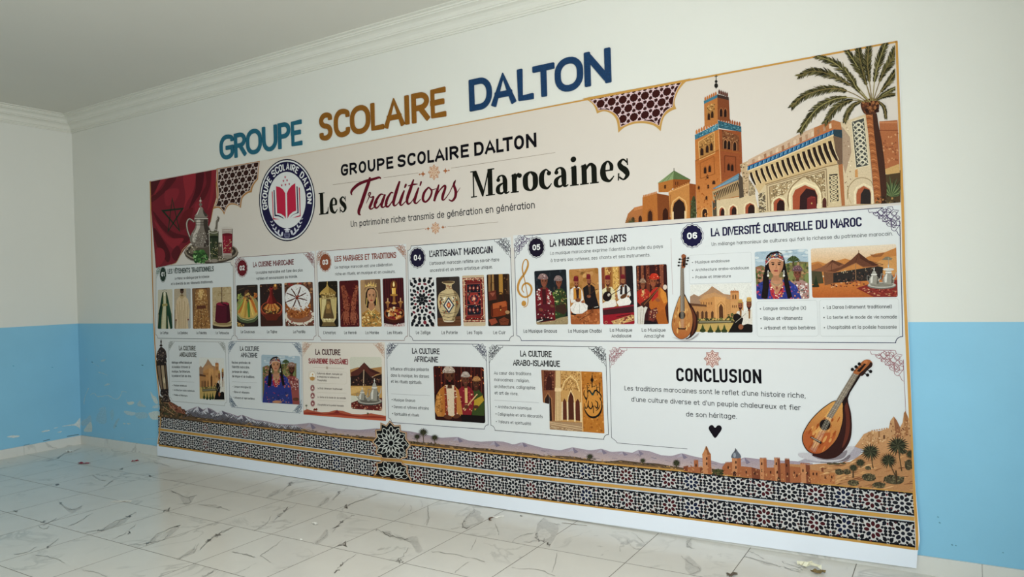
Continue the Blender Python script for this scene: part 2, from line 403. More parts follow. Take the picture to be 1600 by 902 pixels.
KERN = {'A': 6, 'T': 4, 'V': 6, 'Y': 5, 'L': 1, 'v': 4, 'y': 4, 'r': 3, 't': 3, 'f': 3}
def kern(a, b):
    if (a, b) in (('L', 'T'), ('L', 'V'), ('L', 'Y'), ('L', "'")): return 16
    if (a, b) in (('A', 'T'), ('T', 'A'), ('A', 'V'), ('V', 'A'), ('L', 'U'), ('L', 'O')): return 9
    return (KERN.get(a, 0) + KERN.get(b, 0)) if a != ' ' and b != ' ' else 0
def text_width(t, gap):
    return sum(glyph(c)[0] + gap for c in t) - gap - sum(kern(a, b) for a, b in zip(t, t[1:]))
def typeset(ink, t, a, b, cap, wt, col, roundness=1.0, gap=None, thin=1.0):
    """a line of lettering from a to b (baseline ends) with capitals cap high"""
    A, B = ink.W(a), ink.W(b); mid = ((a[0] + b[0]) / 2, (a[1] + b[1]) / 2)
    if ink.frame == 'wall': H = cap
    else:
        T, U = ink.W(mid), ink.W((mid[0], mid[1] - cap)); H = U[1] - T[1]
    Lw = math.hypot(B[0] - A[0], B[1] - A[1]); ux = ((B[0] - A[0]) / Lw, (B[1] - A[1]) / Lw); k = H / 100
    total = Lw / k - wt
    wt = wt * (1.13 if wt > 14 else 1.25); gap = (wt + (5 if wt > 14 else 9)) if gap is None else gap
    sx = total / text_width(t, gap); x = wt / 2; c = [rgb(col)]
    for ci, ch in enumerate(t):
        w, st = strokes(ch, sx, wt, roundness)
        for P, closed in st:
            if not closed and not (ch in CURLED and len(P) > 8): P = squared(P, wt)
            Lf, Rt = offsets(P, wt * thin, closed, 1.3); n = len(P)
            for i in range(n if closed else n - 1):
                j = (i + 1) % n
                Q = [(A[0] + ux[0] * (x + p[0]) * k, A[1] + ux[1] * (x + p[0]) * k + p[1] * k) for p in (Lf[i], Lf[j], Rt[j], Rt[i])]
                ink.face(Q, c * 4, wall=True)
            ink.h += STEP / 40
        x += w + (gap - (kern(ch, t[ci + 1]) if ci + 1 < len(t) else 0)) * sx
    ink.h += STEP

# ------------------------------------------------------------------ the room
def struct(o):
    o['kind'] = 'structure'; return o
DADO_L, DADO_R = 1.419, 1.405
T = 0.16
# floor: slab, grout joints every 60 cm, and the strong veins of the glazed tiles
V, F, I = [], [], []
box(V, F, (-T, ROOM_Y - T, -0.12), (ROOM_X + T, T, 0)); I += [0] * 6
def strip(x0, y0, x1, y1):
    n = len(V); V.extend([(x0, y0, 0.0003), (x1, y0, 0.0003), (x1, y1, 0.0003), (x0, y1, 0.0003)]); F.append((n, n + 1, n + 2, n + 3)); I.append(1)
GW = 0.0022
for k in range(18):
    x = 0.498 + 0.6 * k
    if x < ROOM_X: strip(x - GW, ROOM_Y, x + GW, -0.012)
for k in range(1, 11): strip(0, -0.602 * k - GW + .008, ROOM_X, -0.602 * k + GW + .008)
vn = Ink(0.0005, surf=on_floor, lift=lambda q, h: (q[0], q[1], h))
DK, MD, LT = '#706c64', '#94928a', '#a3a29a'
def vein(fr, s, w, c=MD):
    vn.frame = fr
    R = random.Random(len(vn.V))
    for P in s.split('|'):
        P = catmull(P, False, 6)
        P = [(p[0] + R.gauss(0, w * .8), p[1] + R.gauss(0, w * .6)) for p in P]
        vn.line(P, [w * R.uniform(.15, .95) for _ in P], c)
Z6, L6, Z7, Z5, Z4 = (300, 720, 4), (700, 660, 4), (600, 760, 2.2857), (0, 660, 3.7275), (1100, 850, 7.27)
def blot(fr, s, c):
    """a cloudy grey patch of the glaze"""
    vn.frame = fr; P = catmull(s, True, 7); R = random.Random(len(vn.V)); d = max(math.hypot(p[0] - P[0][0], p[1] - P[0][1]) for p in P) * .018; d = min(d, 1.3)
    vn.poly([(p[0] + R.gauss(0, d), p[1] + R.gauss(0, d)) for p in P], mixc(c, '#d4d2ca', .66))
blot(Z6, '470,232 490,205 520,190 545,180 540,200 510,222', '#a5a39a'); blot(Z6, '790,290 805,262 850,225 855,250 830,270', '#a5a39a')
blot(Z6, '760,520 800,480 840,430 850,470 815,500 785,520', '#a2a097')
blot(Z6, '1340,490 1400,475 1420,520 1440,565 1405,575 1380,530', '#9c9a92'); blot(Z6, '1185,455 1230,440 1260,475 1230,470', '#a2a097')
blot(L6, '165,545 200,580 225,605 180,640 130,658 95,650 110,600', '#a09e96'); blot(L6, '120,603 155,592 185,622 152,640 115,640', '#dddbd2')
blot(L6, '600,600 640,630 690,650 680,700 640,760 600,735 560,735 553,690 560,640', '#9f9d95'); blot(L6, '568,680 600,668 645,705 612,732 566,728', '#dddbd2')
blot(Z7, '1080,250 1110,270 1135,300 1105,315 1080,300', '#a2a097'); blot(Z7, '1085,190 1100,200 1095,218 1078,212', '#a2a097')
blot(Z5, '870,705 900,665 960,645 1050,600 1000,655 930,695', '#9a9a94'); blot(Z5, '905,690 935,655 975,650 950,685', '#d8d7cf')
blot(Z5, '590,632 640,595 700,575 760,545 720,590 650,615', '#9a9a94'); blot(Z5, '1040,420 1090,440 1140,425 1105,470 1080,480', '#a19f97')
blot(Z5, '1030,800 1085,760 1130,735 1135,760 1080,785', '#a3a199'); blot(Z5, '360,480 420,505 480,490 430,530 400,520', '#95958f'); blot(Z4, '620,195 700,200 780,230 740,245 660,225', '#a8a69d')
vein(Z6, '665,122 600,158 570,190|548,180 520,206 470,232|975,165 940,190 905,215 885,245|855,225 830,260 790,290|662,270 600,305 545,345 510,385|490,350 470,390 440,410 390,440|1010,340 970,360 935,385 905,410 875,455|845,430 840,470 800,495 770,520|260,415 200,440 155,468 105,500 50,560|45,520 10,580|1025,585 985,615 935,650 900,690|130,690 100,715 60,728', 4, MD)
vein(Z6, '620,142 600,158|925,190 905,212|590,308 572,320|548,340 538,352|940,380 930,390|912,408 898,418|165,462 148,475|112,495 100,508|945,640 930,655|905,685 895,698', 9, DK)
vein(Z6, '255,575 320,585 390,610|430,595 490,640|400,640 330,680 245,712|90,275 170,290 235,312|1470,290 1480,350 1450,400|1430,245 1440,290|1370,280 1370,315|1330,265 1290,325|1165,205 1100,235 1020,262 955,295 935,312|570,490 500,545 430,590', 3.5, '#8f8d85')
vein(Z6, '1150,430 1200,455 1260,478 1350,495|1350,545 1320,600 1270,630', 6, '#76736b'); vein(Z6, '905,540 945,520 970,538|1290,625 1312,632', 10, DK); vein(Z6, '955,293 965,288', 9, DK)
vein(L6, '160,530 165,560 140,575 105,600|95,655 20,668|540,690 450,710 400,750|555,740 470,752|600,600 560,640|640,628 700,640|625,755 630,785|295,640 312,670 320,705|1150,690 1200,730 1225,757|1120,740 1150,780 1180,795|1070,780 1080,810|1530,730 1490,750 1520,790', 4, MD)
vein(L6, '98,620 95,655 130,655|556,695 560,735 605,738|620,762 632,770', 8, DK)
vein(Z7, '1095,185 1085,215 1110,225|1060,250 1100,280 1130,300 1095,315|170,235 250,243 360,270|300,270 250,310|330,185 310,230|460,292 550,300 610,320|620,240 600,310|0,165 60,190 120,200|155,80 160,110 150,140', 2.4, MD)
vein(Z4, '460,150 560,170 680,215 800,240 900,268 1050,295 1110,300|510,90 600,120 680,180|890,205 980,245 1110,280|920,275 1000,310 1100,325', 7, '#8b8981')
vein(Z5, '990,400 1040,420 1090,440 1140,425|1100,440 1110,470 1030,480|1355,610 1300,640 1260,660 1215,690 1165,745|1140,715 1110,760 1030,800|780,715 870,700 920,650 1050,600|870,700 940,690 985,655|495,640 590,630 650,590 750,550 790,525|590,630 660,610 700,580|740,640 800,590|650,690 740,640|400,610 460,580 540,530|250,600 330,560|225,605 260,625 285,605|340,460 370,490 420,510 480,490|270,730 345,680|610,375 660,340|330,210 400,175 480,155|895,230 940,245 990,260|1350,760 1420,770 1490,790|480,865 560,875 620,900|210,775 280,785 340,800 370,825|1240,870 1190,900|80,770 150,760 210,730|540,310 575,335 610,340|1150,480 1220,490 1290,500', 3.5, '#85847d')
vein(Z5, '1000,402 1030,415|990,500 960,518|1270,655 1255,662|1222,688 1210,695|850,706 885,705|1020,615 1050,602|570,632 605,630|740,552 760,545|345,462 360,480|325,362 340,362|85,522 100,520|700,275 718,272|885,308 870,315|240,582 265,578|270,735 285,728|330,210 345,208|760,640 745,650', 6, '#5d5b54')
n0 = len(V); V += vn.V; F += [tuple(n0 + i for i in f) for f in vn.F]; I += [2] * len(vn.F)
struct(mesh_obj('floor', V, F, [M['marble'], M['grout'], M['vein']], idx=I, cols=[(.5, .5, .5)] * n0 + vn.C))

# back and left walls: white above, sky-blue gloss dado below, with flaked paint low in the corner
def hexa(V, F, P):
    n = len(V); V += P
    F += [tuple(n + i for i in f) for f in ((3, 2, 1, 0), (4, 5, 6, 7), (0, 1, 5, 4), (1, 2, 6, 5), (2, 3, 7, 6), (3, 0, 4, 7))]
K6 = (0, 560, 5.638)
V, F, I = [], [], []
hexa(V, F, [(0, 0, 0), (ROOM_X, 0, 0), (ROOM_X, T, 0), (-T, T, 0), (0, 0, DADO_L), (ROOM_X, 0, DADO_R), (ROOM_X, T, DADO_R), (-T, T, DADO_L)]); I += [1] * 6
hexa(V, F, [(0, 0, DADO_L), (ROOM_X, 0, DADO_R), (ROOM_X, T, DADO_R), (-T, T, DADO_L), (0, 0, ROOM_Z), (ROOM_X, 0, ROOM_Z), (ROOM_X, T, ROOM_Z), (-T, T, ROOM_Z)]); I += [0] * 6
fl = Ink(0.0003, frame=K6, surf=on_wall, lift=lambda q, h: (q[0], -h, q[1]))
def rough_blot(k, s, c, seed=1):
    P = catmull(s, True, 5); R = random.Random(seed)
    k.poly([(p[0] + R.gauss(0, 1.2), p[1] + R.gauss(0, 1.2)) for p in P], c)
CH, CH2 = '#b3c9cf', '#c4cec9'
for i, (s, c) in enumerate([('716,562 760,532 795,502 806,560 770,590 722,590', '#9dbfcd'), ('740,645 752,612 800,560 812,640 780,650', CH2), ('845,540 880,462 930,430 938,565 890,578', '#93bfd2'),
        ('1112,352 1122,386 1172,382 1178,402 1128,408', CH2), ('1208,402 1236,370 1246,398 1290,430 1225,425', '#a3c0c9'), ('1326,296 1350,330 1372,340 1392,392 1370,400 1340,352', CH2), ('1345,425 1395,408 1396,436 1352,440', CH),
        ('1092,466 1150,470 1196,482 1170,505 1118,496', CH), ('1190,484 1282,478 1300,520 1215,530', '#9bc0ce'), ('1312,482 1398,470 1402,532 1342,538', CH2), ('1085,572 1112,578 1090,582', CH2), ('1120,572 1152,576 1130,584', CH2),
        ('970,470 1000,455 996,540 978,540', '#94bfd1'), ('1000,600 1030,540 1052,532 1040,560 1010,620', '#98bccb'), ('890,22 928,8 926,20 896,30', CH), ('920,238 950,222 968,230 930,244', CH)]):
    rough_blot(fl, s, c, i)
for s, w in (('742,402 742,360 760,310 782,262', 7), ('796,326 830,308 862,338 950,330 1020,362 1058,338 1080,292 1112,300', 6), ('870,122 945,150', 7), ('870,455 905,432', 4), ('1060,705 1090,700', 5), ('1270,712 1370,710', 4), ('760,0 762,30', 3), ('820,45 870,70', 3)):
    P = catmull(s, False, 6); R = random.Random(int(w * 7 + len(s)))
    fl.line([(p[0] + R.gauss(0, 1.5), p[1] + R.gauss(0, 1.5)) for p in P], [w * R.uniform(.4, 1.5) for _ in P], CH)
for x, y, r in ((1022, 598, 5), (460, 80, 4), (812, 34, 6), (1255, 62, 7)):
    if x > 708: fl.ell(x, y, r * 1.3, r * .7, '#4f7f93', .3, 8)
fl.frame = (1340, 740, 5.569)
for x, y, r in ((822, 622, 8), (855, 628, 7), (700, 380, 7), (715, 430, 8), (1265, 690, 6)): fl.ell(x, y, r * 1.3, r * .7, '#5d8da2', .4, 8)
n0 = len(V); V += fl.V; F += [tuple(n0 + i for i in f) for f in fl.F]; I += [2] * len(fl.F)
struct(mesh_obj('wall_back', V, F, [M['white'], M['blue'], M['plaster']], idx=I, cols=[(.5, .5, .5)] * n0 + fl.C))
V, F, I = [], [], []
hexa(V, F, [(-T, ROOM_Y, 0), (0, ROOM_Y, 0), (0, 0, 0), (-T, T, 0), (-T, ROOM_Y, DADO_L), (0, ROOM_Y, DADO_L), (0, 0, DADO_L), (-T, T, DADO_L)]); I += [1] * 6
hexa(V, F, [(-T, ROOM_Y, DADO_L), (0, ROOM_Y, DADO_L), (0, 0, DADO_L), (-T, T, DADO_L), (-T, ROOM_Y, ROOM_Z), (0, ROOM_Y, ROOM_Z), (0, 0, ROOM_Z), (-T, T, ROOM_Z)]); I += [0] * 6
fl = Ink(0.0003, frame=K6, surf=on_left, lift=lambda q, h: (h, q[0], q[1]))
for i, s in enumerate(('65,690 120,680 175,687 130,700 75,698', '365,645 430,632 435,640 380,650', '470,618 510,607 500,615', '545,600 600,588 655,580 690,545 706,530 706,622 690,610 650,592 600,598', '505,652 545,642 530,655')):
    rough_blot(fl, s, '#cdd3cf', i)
for x, y in ((460, 80), (118, 68)): fl.ell(x, y, 8, 4, '#5a9dbd', .2, 8)
for s, w in (('590,690 640,680 695,672', 5), ('380,730 440,715', 5), ('210,768 260,755', 3)): fl.line(s, w, '#4a4f50')
n0 = len(V); V += fl.V; F += [tuple(n0 + i for i in f) for f in fl.F]; I += [2] * len(fl.F)
struct(mesh_obj('wall_left', V, F, [M['white'], M['blue'], M['plaster']], idx=I, cols=[(.5, .5, .5)] * n0 + fl.C))

def pierced_wall(name, side):
    """wall with one window opening, grey over blue, the grey darkened to cut bounce light"""
    V, F, I = [], [], []
    a0, a1, z0, z1 = WIN_R if side == 'right' else FILL_F
    lo, hi = (ROOM_Y - T, T) if side == 'right' else (-T, ROOM_X + T)
    for (u0, u1, w0, w1, mi) in ((lo, hi, 0, z0, 1), (lo, a0, z0, 1.41, 1), (a1, hi, z0, 1.41, 1), (lo, a0, 1.41, z1, 0), (a1, hi, 1.41, z1, 0), (lo, hi, z1, ROOM_Z, 0)):
        if side == 'right': box(V, F, (ROOM_X, u0, w0), (ROOM_X + T, u1, w1))
        else: box(V, F, (u0, ROOM_Y - T, w0), (u1, ROOM_Y, w1))
        I += [mi] * 6
    struct(mesh_obj(name, V, F, [M['far_wall'], M['blue']], idx=I))
    V, F = [], []
    for k in range(4):                                # frame: jambs, two mullions, head and sill
        u = a0 + (a1 - a0 - .05) * k / 3
        if side == 'right': box(V, F, (ROOM_X + .09, u, z0), (ROOM_X + .14, u + .05, z1))
        else: box(V, F, (u, ROOM_Y - .14, z0), (u + .05, ROOM_Y - .09, z1))
    for z in (z0, z1 - .05):
        if side == 'right': box(V, F, (ROOM_X + .085, a0, z), (ROOM_X + .145, a1, z + .05))
        else: box(V, F, (a0, ROOM_Y - .145, z), (a1, ROOM_Y - .085, z + .05))
    struct(mesh_obj('window_1' if side == 'right' else 'added_window_front', V, F, M['steel']))  # the front frame is made up to go with the fill lamp
pierced_wall('wall_right', 'right'); pierced_wall('wall_front', 'front')
V, F = [], []; box(V, F, (-T, ROOM_Y - T, ROOM_Z), (ROOM_X + T, T, ROOM_Z + .14)); struct(mesh_obj('ceiling', V, F, M['ceiling']))

# plaster cornice, mitred in the corner
PROF = [(0, -.172), (.012, -.172), (.014, -.160), (.023, -.158), (.024, -.146), (.033, -.142), (.036, -.125), (.045, -.108), (.062, -.094), (.082, -.087), (.088, -.087), (.091, -.078), (.100, -.074), (.104, -.060), (.116, -.047), (.136, -.038), (.152, -.035), (.154, -.026), (.166, -.024), (.168, -.013), (.184, -.011), (.194, -.009), (.194, 0.0), (0, 0.0)]
for nm, f in (('trim_1', lambda d, k: (d, -d if k else ROOM_Y)), ('trim_2', lambda d, k: (d if not k else ROOM_X - d, -d))):
    V, F = [], []; n = len(PROF)
    for k in (0, 1):
        for d, z in PROF: V.append((*f(d, k), ROOM_Z + z))
    for i in range(n): F.append((i, (i + 1) % n, n + (i + 1) % n, n + i))
    F += [tuple(range(n)), tuple(range(2 * n - 1, n - 1, -1))]
    o = struct(mesh_obj(nm, V, F, M['cornice']))
# skirting tiles
SK, SKD = 0.101, 0.011
def skirt(name, cuts, place):
    V, F, I = [], [], []
    for a, b in zip(cuts[:-1], cuts[1:]):
        place(V, F, a + .0012, b - .0012, SKD, SK); I += [0] * 6
    place(V, F, cuts[0], cuts[-1], SKD - .003, SK - .001); I += [1] * 6
    struct(mesh_obj(name, V, F, [M['skirting'], M['grout']], idx=I))
jx = [on_wall((x, 692 + (x - 165) * .15))[0] for x in (165.2, 193.4, 213.7)]
skirt('baseboard_back', [0.0] + jx + [jx[-1] + .6 * k for k in range(1, 11)] + [on_wall((1534.5, 885))[0], on_wall((1534.5, 885))[0] + .6, ROOM_X], lambda V, F, a, b, d, h: box(V, F, (a, -d, 0), (b, -0.0002, h)))
jl = on_left((37, 705))[0]
skirt('baseboard_left', sorted([-SKD, jl, jl - .6, jl - 1.2, jl - 1.8, jl - 2.4, jl - 3, ROOM_Y]), lambda V, F, a, b, d, h: box(V, F, (0.0002, a, 0), (d, b, h)))

# ------------------------------------------------------------------ glitter foam letters stuck to the wall above the banner
def foam_letter(ch, fr, l, r, t, b, thick, mat, label, group, roundness):
    P = lambda p: on_wall((fr[0] + p[0] / fr[2], fr[1] + p[1] / fr[2]), -.006)
    x0, x1, z1, z0 = P(l)[0], P(r)[0], P(t)[1], P(b)[1]
    H = z1 - z0; k = H / 100; wt = thick / k; w0 = glyph(ch)[0]
    sx = ((x1 - x0) / k - wt) / w0 if w0 else 1
    w, st = strokes(ch, sx, wt, roundness)
    xs = [p[0] for q, c in st for p in q]; lo = min(xs); shift = (x1 - x0 - (max(xs) - lo) * k) / 2 - lo * k
    cx, cz = (x0 + x1) / 2, z0
    V, F = [], []
    for si, (Q, closed) in enumerate(st):
        Q = [(p[0] * k + shift + x0 - cx, p[1] * k) for p in Q]
        if not closed and not (ch in CURLED and len(Q) > 8): Q = squared(Q, thick)
        Lf, Rt = offsets(Q, thick, closed, 1.12); y0, y1 = -0.0005, -0.009 - .00008 * si
        if closed:
            n = len(Q); b0 = len(V)
            for A_ in (Lf, Rt):
                V += [(p[0], y0, p[1]) for p in A_] + [(p[0], y1, p[1]) for p in A_]
            for i in range(n):
                j = (i + 1) % n
                F.append((b0 + n + i, b0 + n + j, b0 + 3 * n + j, b0 + 3 * n + i)); F.append((b0 + i, b0 + j, b0 + n + j, b0 + n + i)); F.append((b0 + 2 * n + i, b0 + 2 * n + j, b0 + 3 * n + j, b0 + 3 * n + i))
        else:
            O = rounded(Lf + Rt[::-1], thick * .17, True); n = len(O); b0 = len(V)
            V += [(p[0], y0, p[1]) for p in O] + [(p[0], y1, p[1]) for p in O]
            F.append(tuple(range(b0 + n, b0 + 2 * n)))
            for i in range(n): F.append((b0 + i, b0 + (i + 1) % n, b0 + n + (i + 1) % n, b0 + n + i))
    o = mesh_obj('foam_letter', V, F, mat); o.location = (cx, 0, cz)
    bm = bmesh.new(); bm.from_mesh(o.data); bmesh.ops.recalc_face_normals(bm, faces=bm.faces); bm.to_mesh(o.data); bm.free()
    tag(o, label, 'letter', group)
G1, G2, G3 = (330, 170, 10.02), (490, 125, 7.2727), (725, 65, 6.6667)
TEAL = glitter('teal_glitter_foam', '#135a70', '#237388'); GOLD = glitter('gold_glitter_foam', '#82510b', '#976318'); NAVY = glitter('blue_glitter_foam', '#072f54', '#0f4672')
for a in (('G', (133, 610), (350, 640), (270, 400), (240, 795)), ('R', (360, 580), (552, 720), (450, 373), (390, 768)), ('O', (545, 500), (788, 500), (690, 310), (650, 717)),
          ('U', (797, 400), (1028, 400), (900, 268), (905, 670)), ('P', (1045, 420), (1235, 330), (1130, 214), (1085, 630)), ('E', (1250, 400), (1423, 540), (1270, 195), (1300, 590))):
    foam_letter(a[0], G1, *a[1:], 0.041, TEAL, 'teal glitter foam capital %s stuck on the wall in the left-hand word' % a[0], 'teal letters of the first word', 1.6)
for a in (('S', (66, 520), (210, 570), (140, 370), (120, 692)), ('C', (230, 480), (412, 590), (340, 325), (320, 652)), ('O', (415, 460), (640, 440), (545, 283), (505, 618)),
          ('L', (648, 400), (798, 540), (672, 262), (690, 578)), ('A', (805, 540), (1033, 510), (908, 203), (925, 538)), ('I', (1026, 340), (1094, 340), (1052, 176), (1066, 506)),
          ('R', (1114, 330), (1322, 450), (1200, 142), (1150, 492)), ('E', (1326, 260), (1506, 390), (1345, 105), (1365, 440))):
    foam_letter(a[0], G2, *a[1:], 0.044, GOLD, 'golden brown glitter foam capital %s stuck on the wall in the middle word' % a[0], 'golden letters of the middle word', 1.6)
for a in (('D', (54, 550), (290, 550), (75, 396), (95, 724)), ('A', (288, 660), (540, 620), (395, 324), (410, 665)), ('L', (556, 450), (726, 580), (585, 286), (600, 622)),
          ('T', (713, 290), (940, 240), (828, 238), (834, 574)), ('O', (946, 340), (1240, 340), (1130, 153), (1060, 525)), ('N', (1254, 300), (1530, 250), (1295, 108), (1298, 468))):
    foam_letter(a[0], G3, *a[1:], 0.046, NAVY, 'dark blue glitter foam capital %s stuck on the wall in the right-hand word' % a[0], 'blue letters of the last word', 1.6)

# ------------------------------------------------------------------ scraps on the floor
def scrap(name, px, sx, sy, rot, c, label, seed, curl=.25, group=None, parts=()):
    x, y = on_floor(px); R = random.Random(seed); n, m = 7, 4; V, F, K = [], [], []
    for i in range(n):
        for j in range(m):
            u, v = i / (n - 1) - .5, j / (m - 1) - .5
            e = 1 - .35 * abs(u) * 2 * R.uniform(.4, 1.2)
            V.append((u * sx + R.gauss(0, sx * .02), v * sy * e + R.gauss(0, sy * .08) + math.sin(u * 4 + seed) * sy * .3, 0.0012 + abs(math.sin(u * 5 + v * 3 + seed)) * curl * sy + R.uniform(0, curl * sy * .4)))
    for i in range(n - 1):
        for j in range(m - 1): F.append((i * m + j, (i + 1) * m + j, (i + 1) * m + j + 1, i * m + j + 1))
    zmin = min(v[2] for v in V); V = [(v[0], v[1], v[2] - zmin + .0008) for v in V]
    o = mesh_obj(name, V, F, paint(name + '_stock_%d' % seed, c, .7, .12, 40)); o.location = (x, y, 0); o.rotation_euler = (0, 0, rot)
    s = o.modifiers.new('thickness', 'SOLIDIFY'); s.thickness = .0006; s.offset = 1
    tag(o, label, 'scrap', group); return o
scrap('paper_scrap', (109, 706), .10, .05, .3, '#dcdcd6', 'small crumpled white paper scrap on the floor near the corner skirting', 3)
scrap('paper_scrap', (131, 724.5), .14, .035, .2, '#8c2338', 'longer crimson paper scrap on the floor near the left wall', 5)
scrap('paper_scrap', (211, 721), .055, .04, .5, '#93202f', 'small crimson paper scrap on the floor left of the banner foot', 6)
scrap('paper_scrap', (190, 784), .17, .022, .55, '#e6e5de', 'curved white torn paper strip on the floor tiles at left', 8, .1)
scrap('paper_scrap', (492, 819.5), .055, .03, .2, '#d9d8d0', 'pale paper flake lying on a mid-floor tile before the banner', 9)
scrap('paper_scrap', (470.5, 844), .022, .016, .2, '#e8e8e2', 'tiny white paper crumb on the floor in front of the banner', 10)
o = scrap('rolled_paper_stub', (779, 809), .085, .018, .75, '#e9e7de', 'white rolled paper stub with a brown curled end by the banner foot', 12, .5)
scrap('wood_splinter', (898, 820), .19, .005, .10, '#6b5a45', 'thin brown wood splinter lying on the floor along the banner foot', 14, .3)
scrap('crumpled_wrapper', (1264, 889), .12, .06, .35, '#e3e0c6', 'cream crumpled wrapper on the floor below the right half of the banner', 15, .5)
scrap('dry_leaf_curl', (1279, 896), .06, .045, 1.2, '#7a6842', 'brown dry leaf curl lying against the cream wrapper', 16, .5)
scrap('floor_chip', (814.5, 806.8), .022, .010, -.3, '#3d3b37', 'tiny dark chip on the floor close to the banner bottom edge', 17, .3)
scrap('floor_chip', (1144, 899), .06, .035, .4, '#5f5448', 'brown dirt chip on the floor at the lower picture edge', 18, .3)
def brown_curl():
    x, y = on_floor((770, 812.5)); V, F = [], []; n, m = 12, 7
    for i in range(n):
        a = -1.9 + 3.4 * i / (n - 1); cx, cy = .030 * math.cos(a), .032 * math.sin(a); r = .0065 * math.sin(PI * (i + .6) / n)
        for j in range(m):
            q = 2 * PI * j / m; V.append((x - cx * .9 + r * math.cos(q) * math.cos(a), y + cy + r * math.cos(q) * math.sin(a), .007 + r * math.sin(q)))
    for i in range(n - 1):
        for j in range(m): F.append((i * m + j, (i + 1) * m + j, (i + 1) * m + (j + 1) % m, i * m + (j + 1) % m))
    c = mesh_obj('burnt_end', V, F, paint('burnt_paper', '#5a4334', .8, .2, 60)); c.parent = o
    c.matrix_parent_inverse = (Matrix.Translation(o.location) @ Matrix.Rotation(o.rotation_euler.z, 4, 'Z')).inverted()
    c['label'] = 'brown curled end'
brown_curl()

# ------------------------------------------------------------------ the printed banner
BAN = bpy.data.objects.new('exhibition_banner', None); COL.objects.link(BAN)
BAN.location = (5.1, -0.03, 0.02); BAN['at'] = (5.1, -0.03, 0.02); BAN.empty_display_size = .3
tag(BAN, 'very wide printed exhibition banner with text panels and pictures hung on the back wall', 'banner')
K1, K2, K4, K5, K6B, K7, K8 = (220, 230, 4), (480, 180, 3.0769), (960, 50, 3.0063), (230, 390, 5.926), (490, 370, 5), (800, 330, 4.2938), (1040, 310, 3.921)
L1, L2, L3, L4M, L5, L7M = (230, 520, 4.512), (460, 530, 5), (750, 530, 5), (1050, 540, 3.6075), (230, 600, 3.0189), (1040, 660, 3.726)
E1, E2, E3, E4, E5, E6, E7, E8 = (1220, 60, 5.01), (960, 110, 3.758), (1100, 190, 5), (230, 250, 5.3056), (395, 240, 6.44), (490, 260, 6.4), (730, 235, 5.926), (235, 525, 4.75)
N1, N2, N5 = (1260, 690, 8.2), (560, 650, 8.2), (1230, 550, 5.01)
H3, H4, H5, H6, H7, H8 = (910, 120, 9.41), (1060, 390, 6.22), (1170, 380, 6.667), (825, 400, 6.957), (1300, 310, 10.02), (1080, 540, 6.015)

# the sheet: white vinyl, 1.2 mm thick, its side edges a little wavy
EDGE_L = '233,281.5 236,400 239,500 242,560 246.5,610 250,650 248,675 245.5,692 246,712'
EDGE_R = '1432,888.5 1434,862 1437,845 1436,826 1429,740 1423,600 1416,440 1413,330 1408.5,200 1404,62.5'
TOP = [(337.5, 263.6), (406, 251.6), (556, 223.6), (710, 194), (910, 155.4), (1069, 125)]
out = [on_sheet(p) for p in catmull(EDGE_L, False, 4) + [(400, 737), (600, 767.3), (700, 783), (900, 812.7), (1100, 842), (1300, 870.6)] + catmull(EDGE_R, False, 4) + TOP[::-1]]
out = [(q[0], max(q[1], .004)) for q in out]
n = len(out); V = [sheet_point(q, 0) for q in out] + [sheet_point(q, -.0012) for q in out]
F = [tuple(range(n)), tuple(range(2 * n - 1, n - 1, -1))] + [(i, (i + 1) % n, n + (i + 1) % n, n + i) for i in range(n)]
mesh_obj('sheet', V, F, M['vinyl'], BAN)
# printed ground: warm above, cool white below
k = Ink(.00005)
rows = [((235, 282.5), (1401.5, 65)), ((237.5, 400), (1411, 335)), ((240.5, 500), (1414.5, 440)), ((243.5, 560), (1418, 560)), ((248, 610), (1421, 640)), ((250.5, 652), (1427, 769))]
tone = ['#d1c7ba', '#d0c8be', '#d0d0cc', '#d2d3d1', '#d2d4d3', '#d0d2d2']
TOPL = [(233.6, 282)] + TOP + [(1403.4, 63)]
def top_at(u):
    x = 233.6 + (1403.4 - 233.6) * u
    for p, q in zip(TOPL[:-1], TOPL[1:]):
        if x <= q[0]: return (x, p[1] + (q[1] - p[1]) * (x - p[0]) / (q[0] - p[0]))
    return TOPL[-1]
for ri, ((a, b), (c, d), t0, t1) in enumerate(zip(rows[:-1], rows[1:], tone[:-1], tone[1:])):
    for i in range(28):
        f = lambda p, q, u: (p[0] + (q[0] - p[0]) * u, p[1] + (q[1] - p[1]) * u)
        P = [f(a, b, i / 28), f(a, b, (i + 1) / 28), f(c, d, (i + 1) / 28), f(c, d, i / 28)]
        if ri == 0: P[0], P[1] = top_at(i / 28), top_at((i + 1) / 28)
        k.face(P, [rgb(t0), rgb(t0), rgb(t1), rgb(t1)])
k.build('printed_ground', BAN)
k = Ink(.0009)
k.line('234.6,283 237.4,400 240.4,500 243.4,560 247.9,610 251.3,650 249.3,675 247,694', 1.7, '#b98a4e', smooth=True); k.build('gold_border', BAN); k = Ink(.0009)
k.line('420,250.2 556,225 710,195.4 910,157 1069,126.8 1402,65', [.3, .5, 1.2, 2.4, 2.8, 3.0], '#bd8d45'); k.build('gold_border', BAN); k = Ink(.0009)
k.line('1400.8,65 1406,200 1410.6,330 1413.2,440 1420.2,600 1426.6,740 1432.2,826 1432.8,860', [3.6, 4, 4.4, 4.6, 4.8, 4.8, 4.6, 4.4], '#c2914a', smooth=True); k.build('gold_border', BAN)


